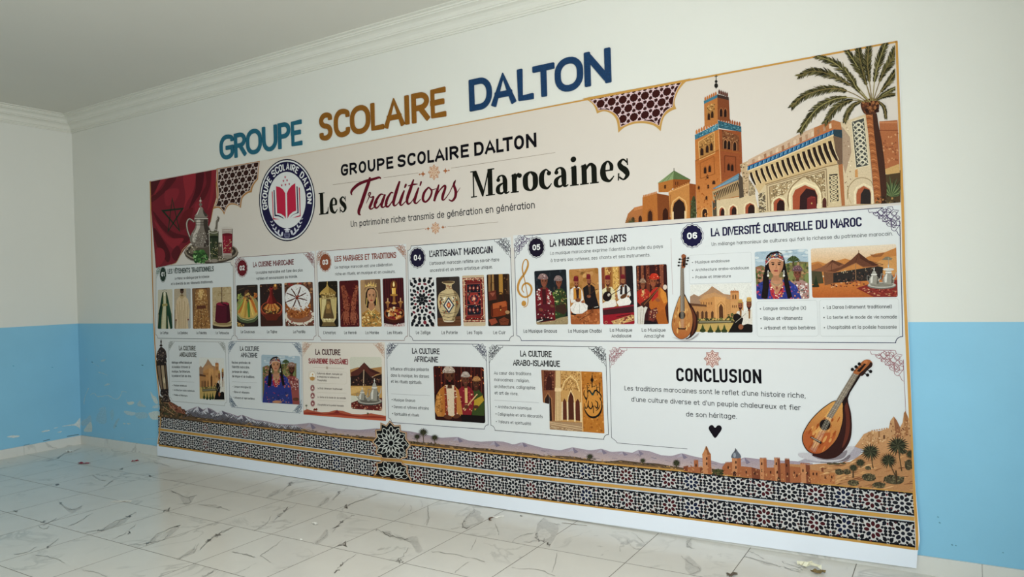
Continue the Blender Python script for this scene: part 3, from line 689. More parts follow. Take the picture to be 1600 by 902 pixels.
def star_ornament(k, x, y, rx, ry, c, n=8, fill=None):
    def P(a, r): return (x + rx * r * math.sin(a), y - ry * r * math.cos(a))
    O = [P(PI * i / n, 1 if i % 2 == 0 else .72) for i in range(2 * n)]
    if fill: k.poly(O, fill)
    w = rx * .075
    k.line(O, w, c, closed=True)
    for i in range(n):
        a = 2 * PI * i / n
        k.line([P(a, .84), P(a + .28, .52), P(a, .30), P(a - .28, .52)], w, c, closed=True)
        k.ell(*P(a, .58), rx * .06, ry * .1, c, 0, 6, up=False)
    k.ring(x, y, rx * .22, ry * .22, w, c, 12); k.ell(x, y, rx * .08, ry * .08, c, 0, 8)
def diamond(k, x, y, rx, ry, c):
    k.poly([(x - rx, y), (x - rx * .25, y - ry * .3), (x, y - ry), (x + rx * .25, y - ry * .3), (x + rx, y), (x + rx * .25, y + ry * .3), (x, y + ry), (x - rx * .25, y + ry * .3)], c)

# title block
T_ = bpy.data.objects
def text_part(name, parent, level, rows, mat='print'):
    k = Ink(level)
    for fr, t, x0, y0, x1, y1, cap, wt, col, *rest in rows:
        k.frame = fr; typeset(k, t, (x0, y0), (x1, y1), cap, wt, col, *(rest or [1.0]))
    return k.build(name, parent, mat)
for t_, x0_, x1_ in (('GROUPE', 163, 414), ('SCOLAIRE', 436, 777), ('DALTON', 804, 1102)):
    yb = lambda x: 294 - (x - 163) * 141 / 938
    text_part('title_lettering', BAN, .001, [(K2, t_, x0_, yb(x0_), x1_, yb(x1_), 58 + (x0_ + x1_ - 600) * .0075, 18.5, '#0d0c12', 1.6)])
text_part('subtitle_lettering', BAN, .001, [(K2, 'Un patrimoine riche transmis de génération en génération', 210, 539, 1094, 448, 33, 10, '#222127', 1.4)])
k = Ink(.001, K2)
k.lines('123,335 258,317|368,301 535,278|692,255 1193,180', 1.6, '#8a7a68'); star_ornament(k, 610, 275, 28, 37, '#a5623a', fill='#e0cdb4')
for x, y, r in ((557, 283, 13), (541, 285, 6), (665, 268, 13), (681, 266, 6)): diamond(k, x, y, r, r * 1.15, '#a5623a')
k.build('title_ornament', BAN); k = Ink(.001, K2)
k.lines('343,568 565,546|675,537 918,514', 1.6, '#8a7a68'); star_ornament(k, 617, 543, 21, 29, '#a5623a', fill='#e0cdb4')
for x, y, r in ((582, 546, 9), (570, 548, 4), (653, 539, 9), (665, 538, 4)): diamond(k, x, y, r, r * 1.15, '#a5623a')
k.build('title_ornament', BAN)

# serif capitals and small letters with thick stems and thin hairlines
def vs(s): return [tuple(float(v) for v in q.split(',')) for q in s.split()]
FLAG = 'P 1,62 19,71.5 21,71.5 21,60'
SERIF = {
 'L': (57, ['R 8,0 28,100', 'R 1,95.5 36,100', 'R 1,0 50,5', 'P 38,5 50,13 54,32 57,32 55,0 38,0']),
 'M': (96, ['R 9,0 14.5,98', 'P 1,100 25,100 52,26 50,0 46,0 9,95', 'P 46,0 51,0 77,95 72,98', 'R 70,0 89,100', 'R 0,0 25,4.5', 'R 61,0 98,4.5', 'R 0,95.5 22,100', 'R 74,95.5 98,100']),
 'e': (50, ['P 9,36 43,36 43,41 9,41', 'S 38,39,12 38,55,12 27,69,6 14,58,14 9.5,36,19 14,14,18 29,2.5,9 38,8,6 46,18,3']),
 's': (44, ['S 35,57,5 22,69,6 10,58,13 15,44,18 28,32,20 34.5,16,14 22,2,6 8,12,6', 'P 33,71 37,71 38,48 34,48', 'P 3,0 7,0 9,25 4,25']),
 'a': (54, ['S 9,52,6 13,64,8 25,69,6 34,62,13 37.5,48,18 37.5,20,18', 'S 37.5,25,18 39,8,15 45,3,7 53,7,4', 'S 38,42,5 22,37,8 10.5,27,15 9.5,12,16 18,4,9 28,5,7 38,15,4', 'C 11.5,54,7.5']),
 'r': (44, ['R 5.5,3 23.5,68', 'R 0,0 31,4.5', FLAG, 'S 22,46,4 26,62,8 35,68,8', 'C 36,60,8.5']),
 'o': (54, ['S 27,69,6 11,56,17 8,35,20 11,14,17 27,2,6 43,14,17 46,35,20 43,56,17 27,69,6']),
 'c': (48, ['S 40,57,6 27,69,6 13,56,17 9.5,35,20 13,14,18 28,2.5,9 38,8,6 46,18,3', 'C 37.5,55,8']),
 'i': (30, ['R 6,3 24,68', 'R 0,0 30,4.5', FLAG, 'C 14,92,10']),
 'n': (64, ['R 6,3 24,68', 'R 0,0 30,4.5', FLAG, 'S 22,50,4 30,64,9 40,67,10 48,56,17 49,42,18', 'R 40,3 58,43', 'R 34,0 64,4.5']),
}
def serif_text(k, t, a, b, cap, col):
    A, B = k.W(a), k.W(b); mid = ((a[0] + b[0]) / 2, (a[1] + b[1]) / 2)
    U, Tm = k.W((mid[0], mid[1] - cap)), k.W(mid); s = (U[1] - Tm[1]) / 100; Lw = math.hypot(B[0] - A[0], B[1] - A[1]); ux = ((B[0] - A[0]) / Lw, (B[1] - A[1]) / Lw)
    gap = 5; total = sum(SERIF[c][0] + gap for c in t) - gap; sx = Lw / s / total; x = 0; c1 = rgb(col)
    def put(P):
        k.face([(A[0] + ux[0] * (x + p[0] * sx) * s, A[1] + ux[1] * (x + p[0] * sx) * s + p[1] * s) for p in P], [c1] * len(P), wall=True)
    for ch in t:
        w, items = SERIF[ch]
        for it in items:
            kind, d = it.split(' ', 1); d = vs(d)
            if kind == 'R': (x0, y0), (x1, y1) = d; put([(x0, y0), (x1, y0), (x1, y1), (x0, y1)])
            elif kind == 'P': put(d)
            elif kind == 'C': put([(d[0][0] + d[0][2] * math.cos(q * PI / 10), d[0][1] + d[0][2] * math.sin(q * PI / 10)) for q in range(20)])
            else:
                P = catmull([(p[0], p[1]) for p in d], False, 6); wd = [p[1] for p in catmull([(0, p[2]) for p in d], False, 6)]
                Lf, Rt = offsets(P, wd)
                for i in range(len(P) - 1): put([Lf[i], Lf[i + 1], Rt[i + 1], Rt[i]])
            k.h += STEP / 20
        x += (w + gap) * sx
k = Ink(.001, E6); serif_text(k, 'Les', (54, 487), (336, 456), 222, '#12140d'); k.build('serif_lettering', BAN); k = Ink(.001)
k.frame = E7; serif_text(k, 'Marocaines', (36, 440), (1512, 268), 262, '#12140d'); k.build('serif_lettering', BAN)
k = Ink(.0012, E6)
SCRIPT = ['385,290,8 377,262,20 395,228,26 450,180,28 520,150,26 600,128,24 655,112,20 674,124,10', '565,108,14 555,150,28 520,250,31 480,370,31 455,440,28 455,475,22 472,488,8',
 '527,372,4 568,278,11 560,262,11 548,285,9 572,310,9 600,306,16 578,370,25 562,412,22 578,428,13 612,400,8 640,350,7', '702,284,10 668,283,17 628,340,24 612,396,24 634,416,15 672,370,9 706,295,10', '716,280,16 692,345,26 680,396,22 700,410,12 742,368,7',
 '798,270,10 776,264,15 738,325,24 724,388,24 748,402,15 792,342,9 822,270,9', '862,148,16 832,240,28 802,350,26 806,392,18 832,384,10 868,338,7', '908,240,14 882,310,26 866,366,24 880,390,13 922,350,7', '1002,130,12 972,220,28 936,330,26 946,376,18 976,360,10 1004,318,7',
 '944,197,8 1000,182,16 1042,178,6', '1052,212,14 1022,300,26 1010,352,24 1030,370,13 1072,328,7', '1152,208,13 1108,262,23 1094,330,24 1122,356,17 1164,312,18 1182,248,17 1150,208,12', '1150,212,8 1182,236,9 1228,222,6',
 '1254,182,12 1232,260,27 1206,350,20', '1215,325,6 1262,240,11 1308,194,17 1318,214,21 1294,290,26 1290,332,19 1312,330,10 1362,262,7', '1358,268,6 1414,152,13 1404,186,22 1422,250,26 1416,308,24 1386,346,17 1352,332,10', '1412,296,8 1442,252,7 1468,212,3']
for s in SCRIPT:
    d = vs(s); P = catmull([(p[0], p[1]) for p in d], False, 6); wd = [p[1] * 1.1 for p in catmull([(0, p[2]) for p in d], False, 6)]
    k.line(P, wd, '#5c1220')
k.poly('906,212 914,180 928,174 934,188 922,212 912,218', '#5c1220', smooth=True); k.poly('1060,192 1068,155 1080,148 1084,162 1074,190 1066,198', '#5c1220', smooth=True)
k.build('script_lettering', BAN)

# the round school emblem: ring, lettering, open book, stars, laurel
EM = part_root('emblem', BAN)
k = Ink(.001, E5); cx, cy = 346, 469
k.ell(cx, cy, 283, 414, '#17162e', n=48); k.ell(cx, cy, 274, 402, '#d6d6d4', n=48); k.ell(cx, cy, 262, 388, '#1d1a3c', n=48); k.ell(cx - 2, cy, 190, 284, '#d4d5d2', n=48)
k.build('emblem_ring', EM)
k = Ink(.0013, E5)
def ring_text(k, t, a0, a1, wt, col):
    tot = sum(glyph(c)[0] + 26 for c in t) - 26; x = 0; c1 = [rgb(col)] * 4
    for ch in t:
        w, st = strokes(ch, 1, wt, 1.2)
        for P, closed in st:
            Lf, Rt = offsets(P, wt, closed); m = len(P)
            def f(p):
                a = a0 + (a1 - a0) * (x + p[0]) / tot; r = (p[1] - 50) / 100
                return (cx + (226 + r * 50) * math.sin(a), cy - (336 + r * 72) * math.cos(a))
            for i in range(m if closed else m - 1):
                j = (i + 1) % m; k.face([f(q) for q in (Lf[i], Lf[j], Rt[j], Rt[i])], c1)
            k.h += STEP / 20
        x += w + 26
ring_text(k, 'GROUPE SCOLAIRE DALTON', -1.84, 1.66, 17, '#dcdcda'); k.build('emblem_lettering', EM)
k = Ink(.0013, E5)
RD = '#b3243f'
k.poly('234,330 268,336 305,362 328,400 334,655 318,632 285,608 246,600', RD); k.poly('344,400 360,362 392,322 428,298 438,575 405,588 370,618 350,655', RD)
k.poly('210,366 220,368 231,615 262,620 300,640 320,662 290,645 256,632 220,632', '#1d1a3c'); k.poly('192,382 201,382 212,650 240,655 275,662 235,664 205,664', RD)
k.poly('440,330 451,332 462,600 440,605 405,618 372,650 398,618 425,605 450,592', '#1d1a3c'); k.poly('463,342 474,344 483,632 450,640 400,650 440,632 474,622', RD)
k.build('emblem_book', EM)
k = Ink(.0013, E5)
for x, y, r in ((327, 238, 15), (309, 276, 15), (346, 270, 15), (292, 320, 15), (330, 314, 15), (368, 307, 15)):
    k.poly([(x + r * .75 * (1 if i % 2 == 0 else .42) * math.sin(PI * i / 5), y - r * 1.15 * (1 if i % 2 == 0 else .42) * math.cos(PI * i / 5)) for i in range(10)], '#a83048')
for sgn, pp in ((-1, [(192, 690), (205, 725), (224, 762), (250, 795), (284, 822)]), (1, [(492, 660), (478, 700), (460, 738), (436, 775), (406, 806)])):
    for i, (x, y) in enumerate(pp):
        q = 9 + 3.2 * i
        k.ell(x - sgn * q * .55, y - q * .5, q * .45, q * 1.15, '#c9cad2', -sgn * .55 + sgn * .1 * i, 10); k.ell(x + sgn * q * .8, y - q * .2, q * .42, q * 1.2, '#c9cad2', sgn * .75, 10)
k.poly('312,766 345,752 380,764 346,780', '#d0d0d6'); k.poly('328,776 346,784 364,774 364,790 330,792', '#d0d0d6'); k.ring(346, 822, 26, 32, 4, '#8d8fa8', 16); k.ring(346, 822, 11, 32, 3, '#8d8fa8', 14); k.line('322,812 370,812', 3, '#8d8fa8'); k.line('322,832 370,832', 3, '#8d8fa8'); k.line('376,768 377,792', 3, '#d0d0d6')
k.build('emblem_device', EM)

# pierced star lattices in the two upper corners
def lattice(name, fr, outer, inner, pitch, r, w, gold, dark, light, tilt, sq):
    k = Ink(.0006, fr); k.poly(outer, gold); k.poly(inner, dark); P = pts(inner)
    x0, x1 = min(p[0] for p in P), max(p[0] for p in P); y0, y1 = min(p[1] for p in P), max(p[1] for p in P)
    ok = lambda q: inside(q, P)
    row = 0; y = y0 - (x1 - x0)
    def seg(A):
        for a, b in zip(A[:-1], A[1:]):
            if ok(a) and ok(b):
                Lf, Rt = offsets([a, b], w); k.face([Lf[0], Lf[1], Rt[1], Rt[0]], [rgb(light)] * 4)
    vert = pitch * .866 * sq
    j = 0
    while y < y1 + (x1 - x0):
        x = x0 - pitch * 2 + (pitch / 2 if j % 2 else 0)
        while x < x1 + pitch * 2:
            c = (x, y + (x - x0) * tilt)
            if x0 - pitch < c[0] < x1 + pitch and y0 - pitch < c[1] < y1 + pitch:
                def R_(a, rr): return (c[0] + rr * math.cos(a), c[1] + rr * sq * math.sin(a) + rr * math.cos(a) * tilt)
                O = [R_(2 * PI * i / 20 + .16, r * (1 if i % 2 else .88)) for i in range(21)]
                seg(O)
                for i in range(6):                      # arms crossing towards the six neighbours
                    a = PI / 3 * i
                    for d in (-.30, .30):
                        s0 = R_(a + d, r * .95); e0 = R_(a - d * .9, pitch * .62)
                        m_ = 3; seg([(s0[0] + (e0[0] - s0[0]) * t / m_, s0[1] + (e0[1] - s0[1]) * t / m_) for t in range(m_ + 1)])
            x += pitch
        y += vert; j += 1; k.h += STEP / 10
    k.line(inner, w * .9, light, closed=True)
    return k.build(name, BAN)
def runs(s):
    """outline of hollow arcs meeting in cusps; the arcs are parted by bars"""
    out = []
    for r in s.split('|'): out += catmull(r, False, 5)[:-1]
    return out
lattice('corner_lattice', H3, runs('0,322 110,298|110,298 700,190 1500,42 1600,18|1600,18 1500,95 1420,195 1380,280|1380,280 1358,350 1358,410 1382,472|1382,472 1290,510 1210,580 1175,670 1152,802|1152,802 1060,725 950,692 850,684 740,698 620,745 528,824|528,824 518,720 500,640 460,575 400,530 310,508 215,542|215,542 190,470 150,400 80,347|80,347 0,322'),
        runs('105,335 800,196 1455,82|1455,82 1395,180 1350,290 1325,440|1325,440 1230,500 1165,600 1130,718|1130,718 1040,672 940,650 850,648 740,660 640,700 560,738|560,738 545,640 500,560 430,510 340,484 235,490|235,490 215,440 160,380 105,335'), 163, 68, 7.5, '#b98f4c', '#35130f', '#d9bfc0', -.18, 1.0)
lattice('corner_lattice', E4, runs('575,72 934,8|934,8 924,90 920,160|920,160 890,200 874,235 868,268|868,268 830,280 790,320 778,400|778,400 740,376 690,372 660,400 638,456|638,456 620,420 590,398 545,408|545,408 570,360 582,290 572,190|572,190 578,130 575,72'),
        runs('586,78 925,18|925,18 916,90 910,152|910,152 880,190 860,225 854,252|854,252 815,270 780,310 766,384|766,384 735,362 690,358 655,385 640,430|640,430 620,405 600,386 568,384|568,384 586,340 594,270 584,190|584,190 590,130 586,78'), 56, 24, 3.8, '#a87a4a', '#2f1712', '#cdbcb4', -.17, 1.12)

# number badge, panel frame and corner knot work
def badge(parent, fr, x, y, rx, ry, t, c, rim):
    k = Ink(.0011, fr)
    def sc(r, q): return [(x + rx * r * (1 - q * (i % 2)) * math.sin(PI * i / 14), y - ry * r * (1 - q * (i % 2)) * math.cos(PI * i / 14)) for i in range(28)]
    k.poly(sc(1, .07), rim); k.poly(sc(.95, .07), '#d0d0cc'); k.poly(sc(.89, .08), c)
    typeset(k, t, (x - rx * .42, y + ry * .27), (x + rx * .42, y + ry * .22), ry * .52, 19, '#e4e4e0')
    k.build('number_badge', parent)
KNOT = ['630,140 645,185 690,185 700,215 735,245 765,250 770,290 815,295 820,335 860,340 880,400 925,420 935,460 960,485 1000,490 1020,540 1045,565', '800,135 840,160 830,230 780,250 770,290', '880,130 950,125 965,170 1000,180 1040,190', '760,200 800,250 900,240 920,200', '820,200 870,200 880,260 880,340 820,335', '930,310 990,350 1000,400 960,400 930,360 925,300',
 '1045,340 1045,400 1000,410 960,430', '700,190 760,200 770,170 820,140', '850,290 940,300 1000,340 1045,350', '720,215 800,150', '770,290 900,140', '820,335 960,170', '870,390 1030,200', '930,430 1040,290', '985,480 1045,400', '790,150 1000,400', '740,170 960,440', '860,140 1040,330', '860,340 930,330 940,420 990,440', '700,215 720,190 770,215 740,245', '815,295 850,250 910,300 880,340', '770,250 820,240 860,280']
def knot(k, q, sx, sz, size, w, c):
    """corner ornament at wall point q; sx, sz point into the panel"""
    f = lambda p: (q[0] + sx * (1045 - p[0]) / 420 * size, q[1] + sz * (p[1] - 130) / 420 * size)
    old = k.frame; k.frame = 'wall'
    for s in KNOT: k.line([f(p) for p in catmull(s, False, 4)], w, c)
    for x, y, r in ((905, 180, 30), (975, 235, 34), (1022, 295, 26), (850, 180, 26), (950, 370, 24)): k.line([f((x + r * math.cos(i * PI / 7), y + r * math.sin(i * PI / 7))) for i in range(14)], w, c, closed=True)
    k.frame = old
def frame_path(q, r, knots=''):
    """q: wall corners TL TR BR BL ; corners cut by a hollow quarter round"""
    out = []
    for i in range(4):
        a, b, c = q[i - 1], q[i], q[(i + 1) % 4]
        def along(p, d):
            l = math.hypot(p[0] - b[0], p[1] - b[1]); return (b[0] + (p[0] - b[0]) * d / l, b[1] + (p[1] - b[1]) * d / l)
        s, e = along(a, r), along(c, r); o = (s[0] + e[0] - b[0], s[1] + e[1] - b[1])
        out += [s]
        a0 = math.atan2(s[1] - b[1], s[0] - b[0]); a1 = math.atan2(e[1] - b[1], e[0] - b[0]); d = (a1 - a0 + PI) % (2 * PI) - PI
        out += [(b[0] + r * .8 * math.cos(a0 + d * t / 5), b[1] + r * .8 * math.sin(a0 + d * t / 5)) for t in range(6)] + [e]
    return out
def panel(label, corners, line, fill='#d2d4d2', w=.0042, r=.045, knots='', ksize=.16, kc=None):
    P = part_root('text_panel', BAN); P['label'] = label
    q = [on_sheet((fr[0] + x / fr[2], fr[1] + y / fr[2])) for fr, x, y in corners]
    k = Ink(.00025); k.frame = 'wall'; path = frame_path(q, r)
    if fill: k.poly(path, fill)
    k.h = .0005; k.line(path, w, line, closed=True)
    for c_ in knots.split():
        i = {'tl': 0, 'tr': 1, 'br': 2, 'bl': 3}[c_]
        sx, sz = ((1, -1), (-1, -1), (-1, 1), (1, 1))[i]
        # clear the ground under the knot work first
        k.poly([(q[i][0] - sx * .008, q[i][1] - sz * .008), (q[i][0] + sx * ksize * .55, q[i][1] - sz * .008), (q[i][0] - sx * .008, q[i][1] + sz * ksize * .55)], fill or '#dcdedc')
        knot(k, q[i], sx, sz, ksize, w * .75, kc or line)
    k.build('panel_frame', P); return P
def boxed(parent, name, fr, c4, col, w=1.0, r=10):
    k = Ink(.0005, fr); q = pts(c4); P = []
    for i in range(4):
        a, b, c = q[i - 1], q[i], q[(i + 1) % 4]
        P += [tuple(b[d] + (a[d] - b[d]) * r / math.hypot(a[0] - b[0], a[1] - b[1]) for d in (0, 1)), tuple(b[d] + (c[d] - b[d]) * r / math.hypot(c[0] - b[0], c[1] - b[1]) for d in (0, 1))]
    k.line(P, w, col, closed=True); return k.build(name, parent)
def bullets(k, fr, spots, r, c):
    k.frame = fr
    for x, y in spots: k.ell(x, y, r, r, c, n=10)
def text_block(name, parent, rows, dots=None, rules=None, level=.001):
    if name in ('heading', 'captions') and len(rows) > 1:
        name = name.rstrip('s')
        for i, r in enumerate(rows): o = text_block(name, parent, [r], None, rules if i == 0 else None, level)
        return o
    if name == 'captions': name = 'caption'
    k = Ink(level)
    for fr, t, x0, y0, x1, y1, cap, wt, col, *rest in rows:
        k.frame = fr; typeset(k, t, (x0, y0), (x1, y1), cap, wt, col, *(rest or [1.3]))
    if dots: bullets(k, *dots)
    if rules:
        fr, s, w, c = rules; k.frame = fr; k.lines(s, w, c)
    return k.build(name, parent)
TX, TX2 = '#2c2f30', '#3c4040'
P1 = panel('panel 01 on traditional clothes, leftmost of the upper row', [(K5, 84, 158), (K5, 795, 118), (K5, 803, 832), (K5, 80, 822)], '#3d4a44', knots='tl', ksize=.115, kc='#5f7568')
badge(P1, K5, 147, 230, 33, 78, '01', '#24352c', '#4a5c50')
text_block('heading', P1, [(K5, 'LES VÊTEMENTS TRADITIONNELS', 190, 226, 617, 201, 46, 14, '#35443e', 1.0)])
text_block('paragraph', P1, [(K5, 'Le Maroc se distingue par la richesse', 256, 281, 575, 262, 25, 11, TX), (K5, 'et la diversité de ses vêtements traditionnels.', 222, 331, 610, 311, 25, 11, TX)])
text_block('captions', P1, [(K5, t, x0, 784, x1, 785, 24, 12, TX) for t, x0, x1 in (('Le Caftan', 120, 197), ('La Djellaba', 283, 375), ('La Takchita', 457, 551), ('Le Tarbouche', 637, 757))])
P2 = panel('panel 02 on cooking, second of the upper row', [(K5, 812, 76), (K5, 1546, 24), (K5, 1566, 836), (K5, 814, 833)], '#66302f', knots='tl tr', ksize=.135, kc='#7a3434')
badge(P2, K5, 880, 172, 54, 88, '02', '#641b22', '#7c3236')
text_block('heading', P2, [(K5, 'LA CUISINE MAROCAINE', 981, 165, 1358, 140, 50, 15, '#6b2428', 1.0)])
text_block('paragraph', P2, [(K5, "La cuisine marocaine est l'une des plus", 1008, 228, 1440, 204, 28, 11, TX), (K5, 'variées et savoureuses au monde.', 1010, 283, 1392, 262, 28, 11, TX)])
text_block('captions', P2, [(K5, t, x0, 775, x1, 775, 27, 12, TX) for t, x0, x1 in (('Le Couscous', 868, 995), ('Le Tajine', 1110, 1203), ('La Pastilla', 1352, 1463))])
P3 = panel('panel 03 on weddings, third of the upper row', [(K6B, 24, 116), (K6B, 718, 64), (K6B, 736, 811), (K6B, 37, 809)], '#7d564a', knots='tl tr', ksize=.115, kc='#a06c50')
badge(P3, K6B, 92, 200, 50, 78, '03', '#85482f', '#a06a50')
text_block('heading', P3, [(K6B, 'LES MARIAGES ET TRADITIONS', 165, 196, 645, 166, 46, 14, '#84463a', 1.0)])
text_block('paragraph', P3, [(K6B, 'Le mariage marocain est une célébration', 168, 251, 615, 229, 24, 10, TX), (K6B, 'riche en rituels, en musique et en couleurs.', 170, 303, 638, 283, 24, 10, TX)])
text_block('captions', P3, [(K6B, t, x0, 762, x1, 762, 25, 11, TX) for t, x0, x1 in (("L'Amariya", 77, 172), ('Le Henné', 240, 335), ('La Mariée', 406, 510), ('Les Rituels', 576, 694))])
P4 = panel('panel 04 on crafts, fourth of the upper row', [(K6B, 735, 74), (K6B, 1534, 12), (K6B, 1563, 813), (K6B, 749, 811)], '#34323f', knots='tr', ksize=.14)
badge(P4, K6B, 812, 164, 66, 86, '04', '#1d1a30', '#3a3850')
text_block('heading', P4, [(K6B, "L'ARTISANAT MAROCAIN", 906, 161, 1398, 128, 54, 15, '#23202c', 1.0)])
text_block('paragraph', P4, [(K6B, "L'artisanat marocain reflète un savoir-faire", 908, 222, 1450, 192, 27, 10, TX), (K6B, 'ancestral et un sens artistique unique.', 910, 277, 1398, 248, 27, 10, TX)])
text_block('captions', P4, [(K6B, t, x0, 762, x1, 762, 27, 11, TX) for t, x0, x1 in (('Le Zellige', 800, 913), ('La Poterie', 1000, 1125), ('Les Tapis', 1200, 1318), ('Le Cuir', 1405, 1500))])
P5 = panel('wide panel 05 and 06 on music and cultural diversity at the right', [(K7, 14, 170), (K8, 1432, 50), (K8, 1454, 886), (K7, 34, 869)], '#2f3050', knots='tl tr', ksize=.16, kc='#4a3a5a')
badge(P5, K7, 164, 244, 60, 74, '05', '#1a1424', '#3a3850'); badge(P5, K8, 163, 230, 72, 77, '06', '#1a1738', '#3a3860')
text_block('heading', P5, [(K7, 'LA MUSIQUE ET LES ARTS', 254, 241, 767, 205, 50, 15, '#231c28', 1.0)])
text_block('heading', P5, [(K8, 'LA DIVERSITÉ CULTURELLE DU MAROC', 278, 235, 1201, 172, 55, 15, '#1f1c3c', 1.0)])
text_block('paragraph', P5, [(K7, "La musique marocaine exprime l'identité culturelle du pays", 257, 294, 1013, 247, 23, 9, TX2), (K7, 'à travers ses rythmes, ses chants et ses instruments.', 260, 342, 927, 304, 23, 9, TX2)])
text_block('paragraph', P5, [(K8, 'Un mélange harmonieux de cultures qui fait la richesse du patrimoine marocain.', 282, 292, 1392, 227, 23, 9, TX2)])
text_block('captions', P5, [(K7, 'La Musique Gnaoua', 78, 817, 301, 816, 24, 11, TX), (K7, 'La Musique Chaâbi', 378, 816, 601, 816, 24, 11, TX), (K7, 'La Musique', 657, 810, 806, 810, 24, 11, TX), (K7, 'Andalouse', 668, 849, 800, 848, 24, 11, TX), (K7, 'La Musique', 871, 810, 1030, 810, 24, 11, TX), (K7, 'Amazighe', 886, 850, 1021, 848, 24, 11, TX)])
text_block('bullet_list', P5, [(H4, 'Musique andalouse', 163, 138, 497, 121, 28, 10, TX2), (H4, 'Architecture arabo-andalouse', 165, 212, 685, 190, 28, 10, TX2), (H4, 'Poésie et littérature', 168, 284, 510, 271, 28, 10, TX2)], (H4, [(137, 127), (139, 203), (142, 273)], 5, TX2))
text_block('bullet_list', P5, [(K8, 'Langue amazighe (X)', 600, 685, 860, 683, 22, 10, TX2), (K8, 'Bijoux et vêtements', 602, 746, 838, 745, 22, 10, TX2), (K8, 'Artisanat et tapis berbères', 603, 804, 917, 803, 22, 10, TX2)], (K8, [(581, 678), (584, 738), (586, 796)], 4, TX2))
text_block('bullet_list', P5, [(K8, 'La Daraa (vêtement traditionnel)', 988, 678, 1385, 674, 22, 10, TX2), (K8, 'La tente et le mode de vie nomade', 990, 740, 1417, 737, 22, 10, TX2), (K8, "L'hospitalité et la poésie hassanie", 992, 801, 1415, 799, 22, 10, TX2)], (K8, [(969, 671), (971, 731), (973, 793)], 4, TX2))
boxed(P5, 'list_box', H4, '105,58 708,25 717,318 108,336', '#a8aaa8', 2); boxed(P5, 'list_box', K8, '557,632 928,624 936,845 562,848', '#a8aaa8', 1.3); boxed(P5, 'list_box', K8, '943,622 1428,614 1434,845 948,845', '#a8aaa8', 1.3)
k = Ink(.0005, K7); k.line('1066,182 1078,560', 2, '#a98a8a'); k.frame = K8; k.line('545,330 553,830', 1, '#b5b5b5'); k.line('938,630 942,840', 1, '#b5b5b5'); k.build('divider', P5)
Q1 = panel('panel on Andalusian culture, leftmost of the lower row', [(L1, 150, 60), (L1, 551, 67), (L1, 562, 517), (L1, 160, 481)], '#8f9088', knots='tl tr', ksize=.105, w=.0035)
text_block('heading', Q1, [(L1, 'LA CULTURE', 225, 125, 342, 127, 33, 15, '#48473f', 1.0), (L1, 'ANDALOUSIE', 228, 170, 348, 173, 33, 15, '#48473f', 1.0)])
text_block('paragraph', Q1, [(L1, 'Héritage raffiné laissé par', 173, 219, 316, 220, 17, 12, TX2), (L1, 'Al-Andalus à travers la', 174, 250, 303, 251, 17, 12, TX2), (L1, "musique, l'architecture,", 174, 281, 304, 283, 17, 12, TX2), (L1, "la poésie et l'art de vivre.", 175, 312, 312, 315, 17, 12, TX2)], rules=(L1, '173,343 333,349', 1.6, '#9a9a96'))
text_block('bullet_list', Q1, [(L1, 'Musique andalouse', 188, 377, 279, 382, 13, 12, TX2), (L1, 'Architecture arabo-andalouse', 188, 410, 334, 418, 13, 12, TX2), (L1, 'Poésie et littérature', 190, 445, 284, 452, 13, 12, TX2)], (L1, [(179, 372), (180, 404), (182, 438)], 2, TX2))
Q2 = panel('panel on Amazigh culture, second of the lower row', [(L1, 572, 60), (L1, 1087, 71), (L1, 1092, 570), (L1, 582, 524)], '#4c5f72', knots='tl tr br bl', ksize=.12, w=.0038)
text_block('heading', Q2, [(L1, 'LA CULTURE', 655, 129, 789, 131, 34, 15, '#33373b', 1.0), (L1, 'AMAZIGHE', 661, 173, 777, 177, 34, 15, '#33373b', 1.0)])
text_block('paragraph', Q2, [(L1, 'Racines profondes de', 597, 219, 728, 222, 18, 11, TX2), (L1, "l'identité marocaine,", 598, 250, 722, 253, 18, 11, TX2), (L1, 'porteuse de valeurs,', 599, 283, 716, 287, 18, 11, TX2), (L1, 'de langue et de traditions.', 600, 315, 758, 321, 18, 11, TX2)], rules=(L1, '600,346 775,354', 1.6, '#9a9a96'))
text_block('bullet_list', Q2, [(L1, 'Langue amazighe (X)', 613, 386, 731, 394, 15, 11, TX2), (L1, 'Bijoux et vêtements', 614, 424, 721, 432, 15, 11, TX2), (L1, 'Artisanat et tapis berbères', 615, 465, 758, 474, 15, 11, TX2)], (L1, [(604, 379), (606, 417), (607, 456)], 2.2, TX2))
Q3 = panel('beige panel on Saharan culture, third of the lower row', [(L2, 62, 28), (L2, 701, 32), (L2, 716, 640), (L2, 72, 590)], '#a98d78', fill='#d8cfc2', knots='tl tr', ksize=.12, kc='#b0846a', r=.012, w=.0035)
text_block('heading', Q3, [(L2, 'LA CULTURE', 165, 123, 360, 128, 46, 16, '#4a2026', 1.0), (L2, 'SAHARIENNE (HASSÂNIE)', 112, 191, 419, 199, 42, 14, '#8c2a32', 1.0)], rules=(L2, '145,221 245,225|268,226 390,231', 1.5, '#a09080'))
text_block('paragraph', Q3, [(L2, 'Culture du désert, marquée par', 177, 275, 377, 283, 15, 11, '#54473f'), (L2, 'la simplicité, la noblesse et', 178, 301, 350, 308, 15, 11, '#54473f'), (L2, "l'hospitalité.", 180, 328, 254, 332, 15, 11, '#54473f')])
text_block('bullet_list', Q3, [(L2, 'Le Draâ (vêtement traditionnel)', 180, 391, 375, 400, 15, 11, '#54473f'), (L2, 'La tente et le mode de vie nomade', 182, 460, 402, 469, 15, 11, '#54473f'), (L2, "L'hospitalité et la poésie hassanie", 183, 520, 385, 529, 15, 11, '#54473f')], rules=(L2, '180,417 405,425|182,479 405,488', 1.3, '#b5a898'))
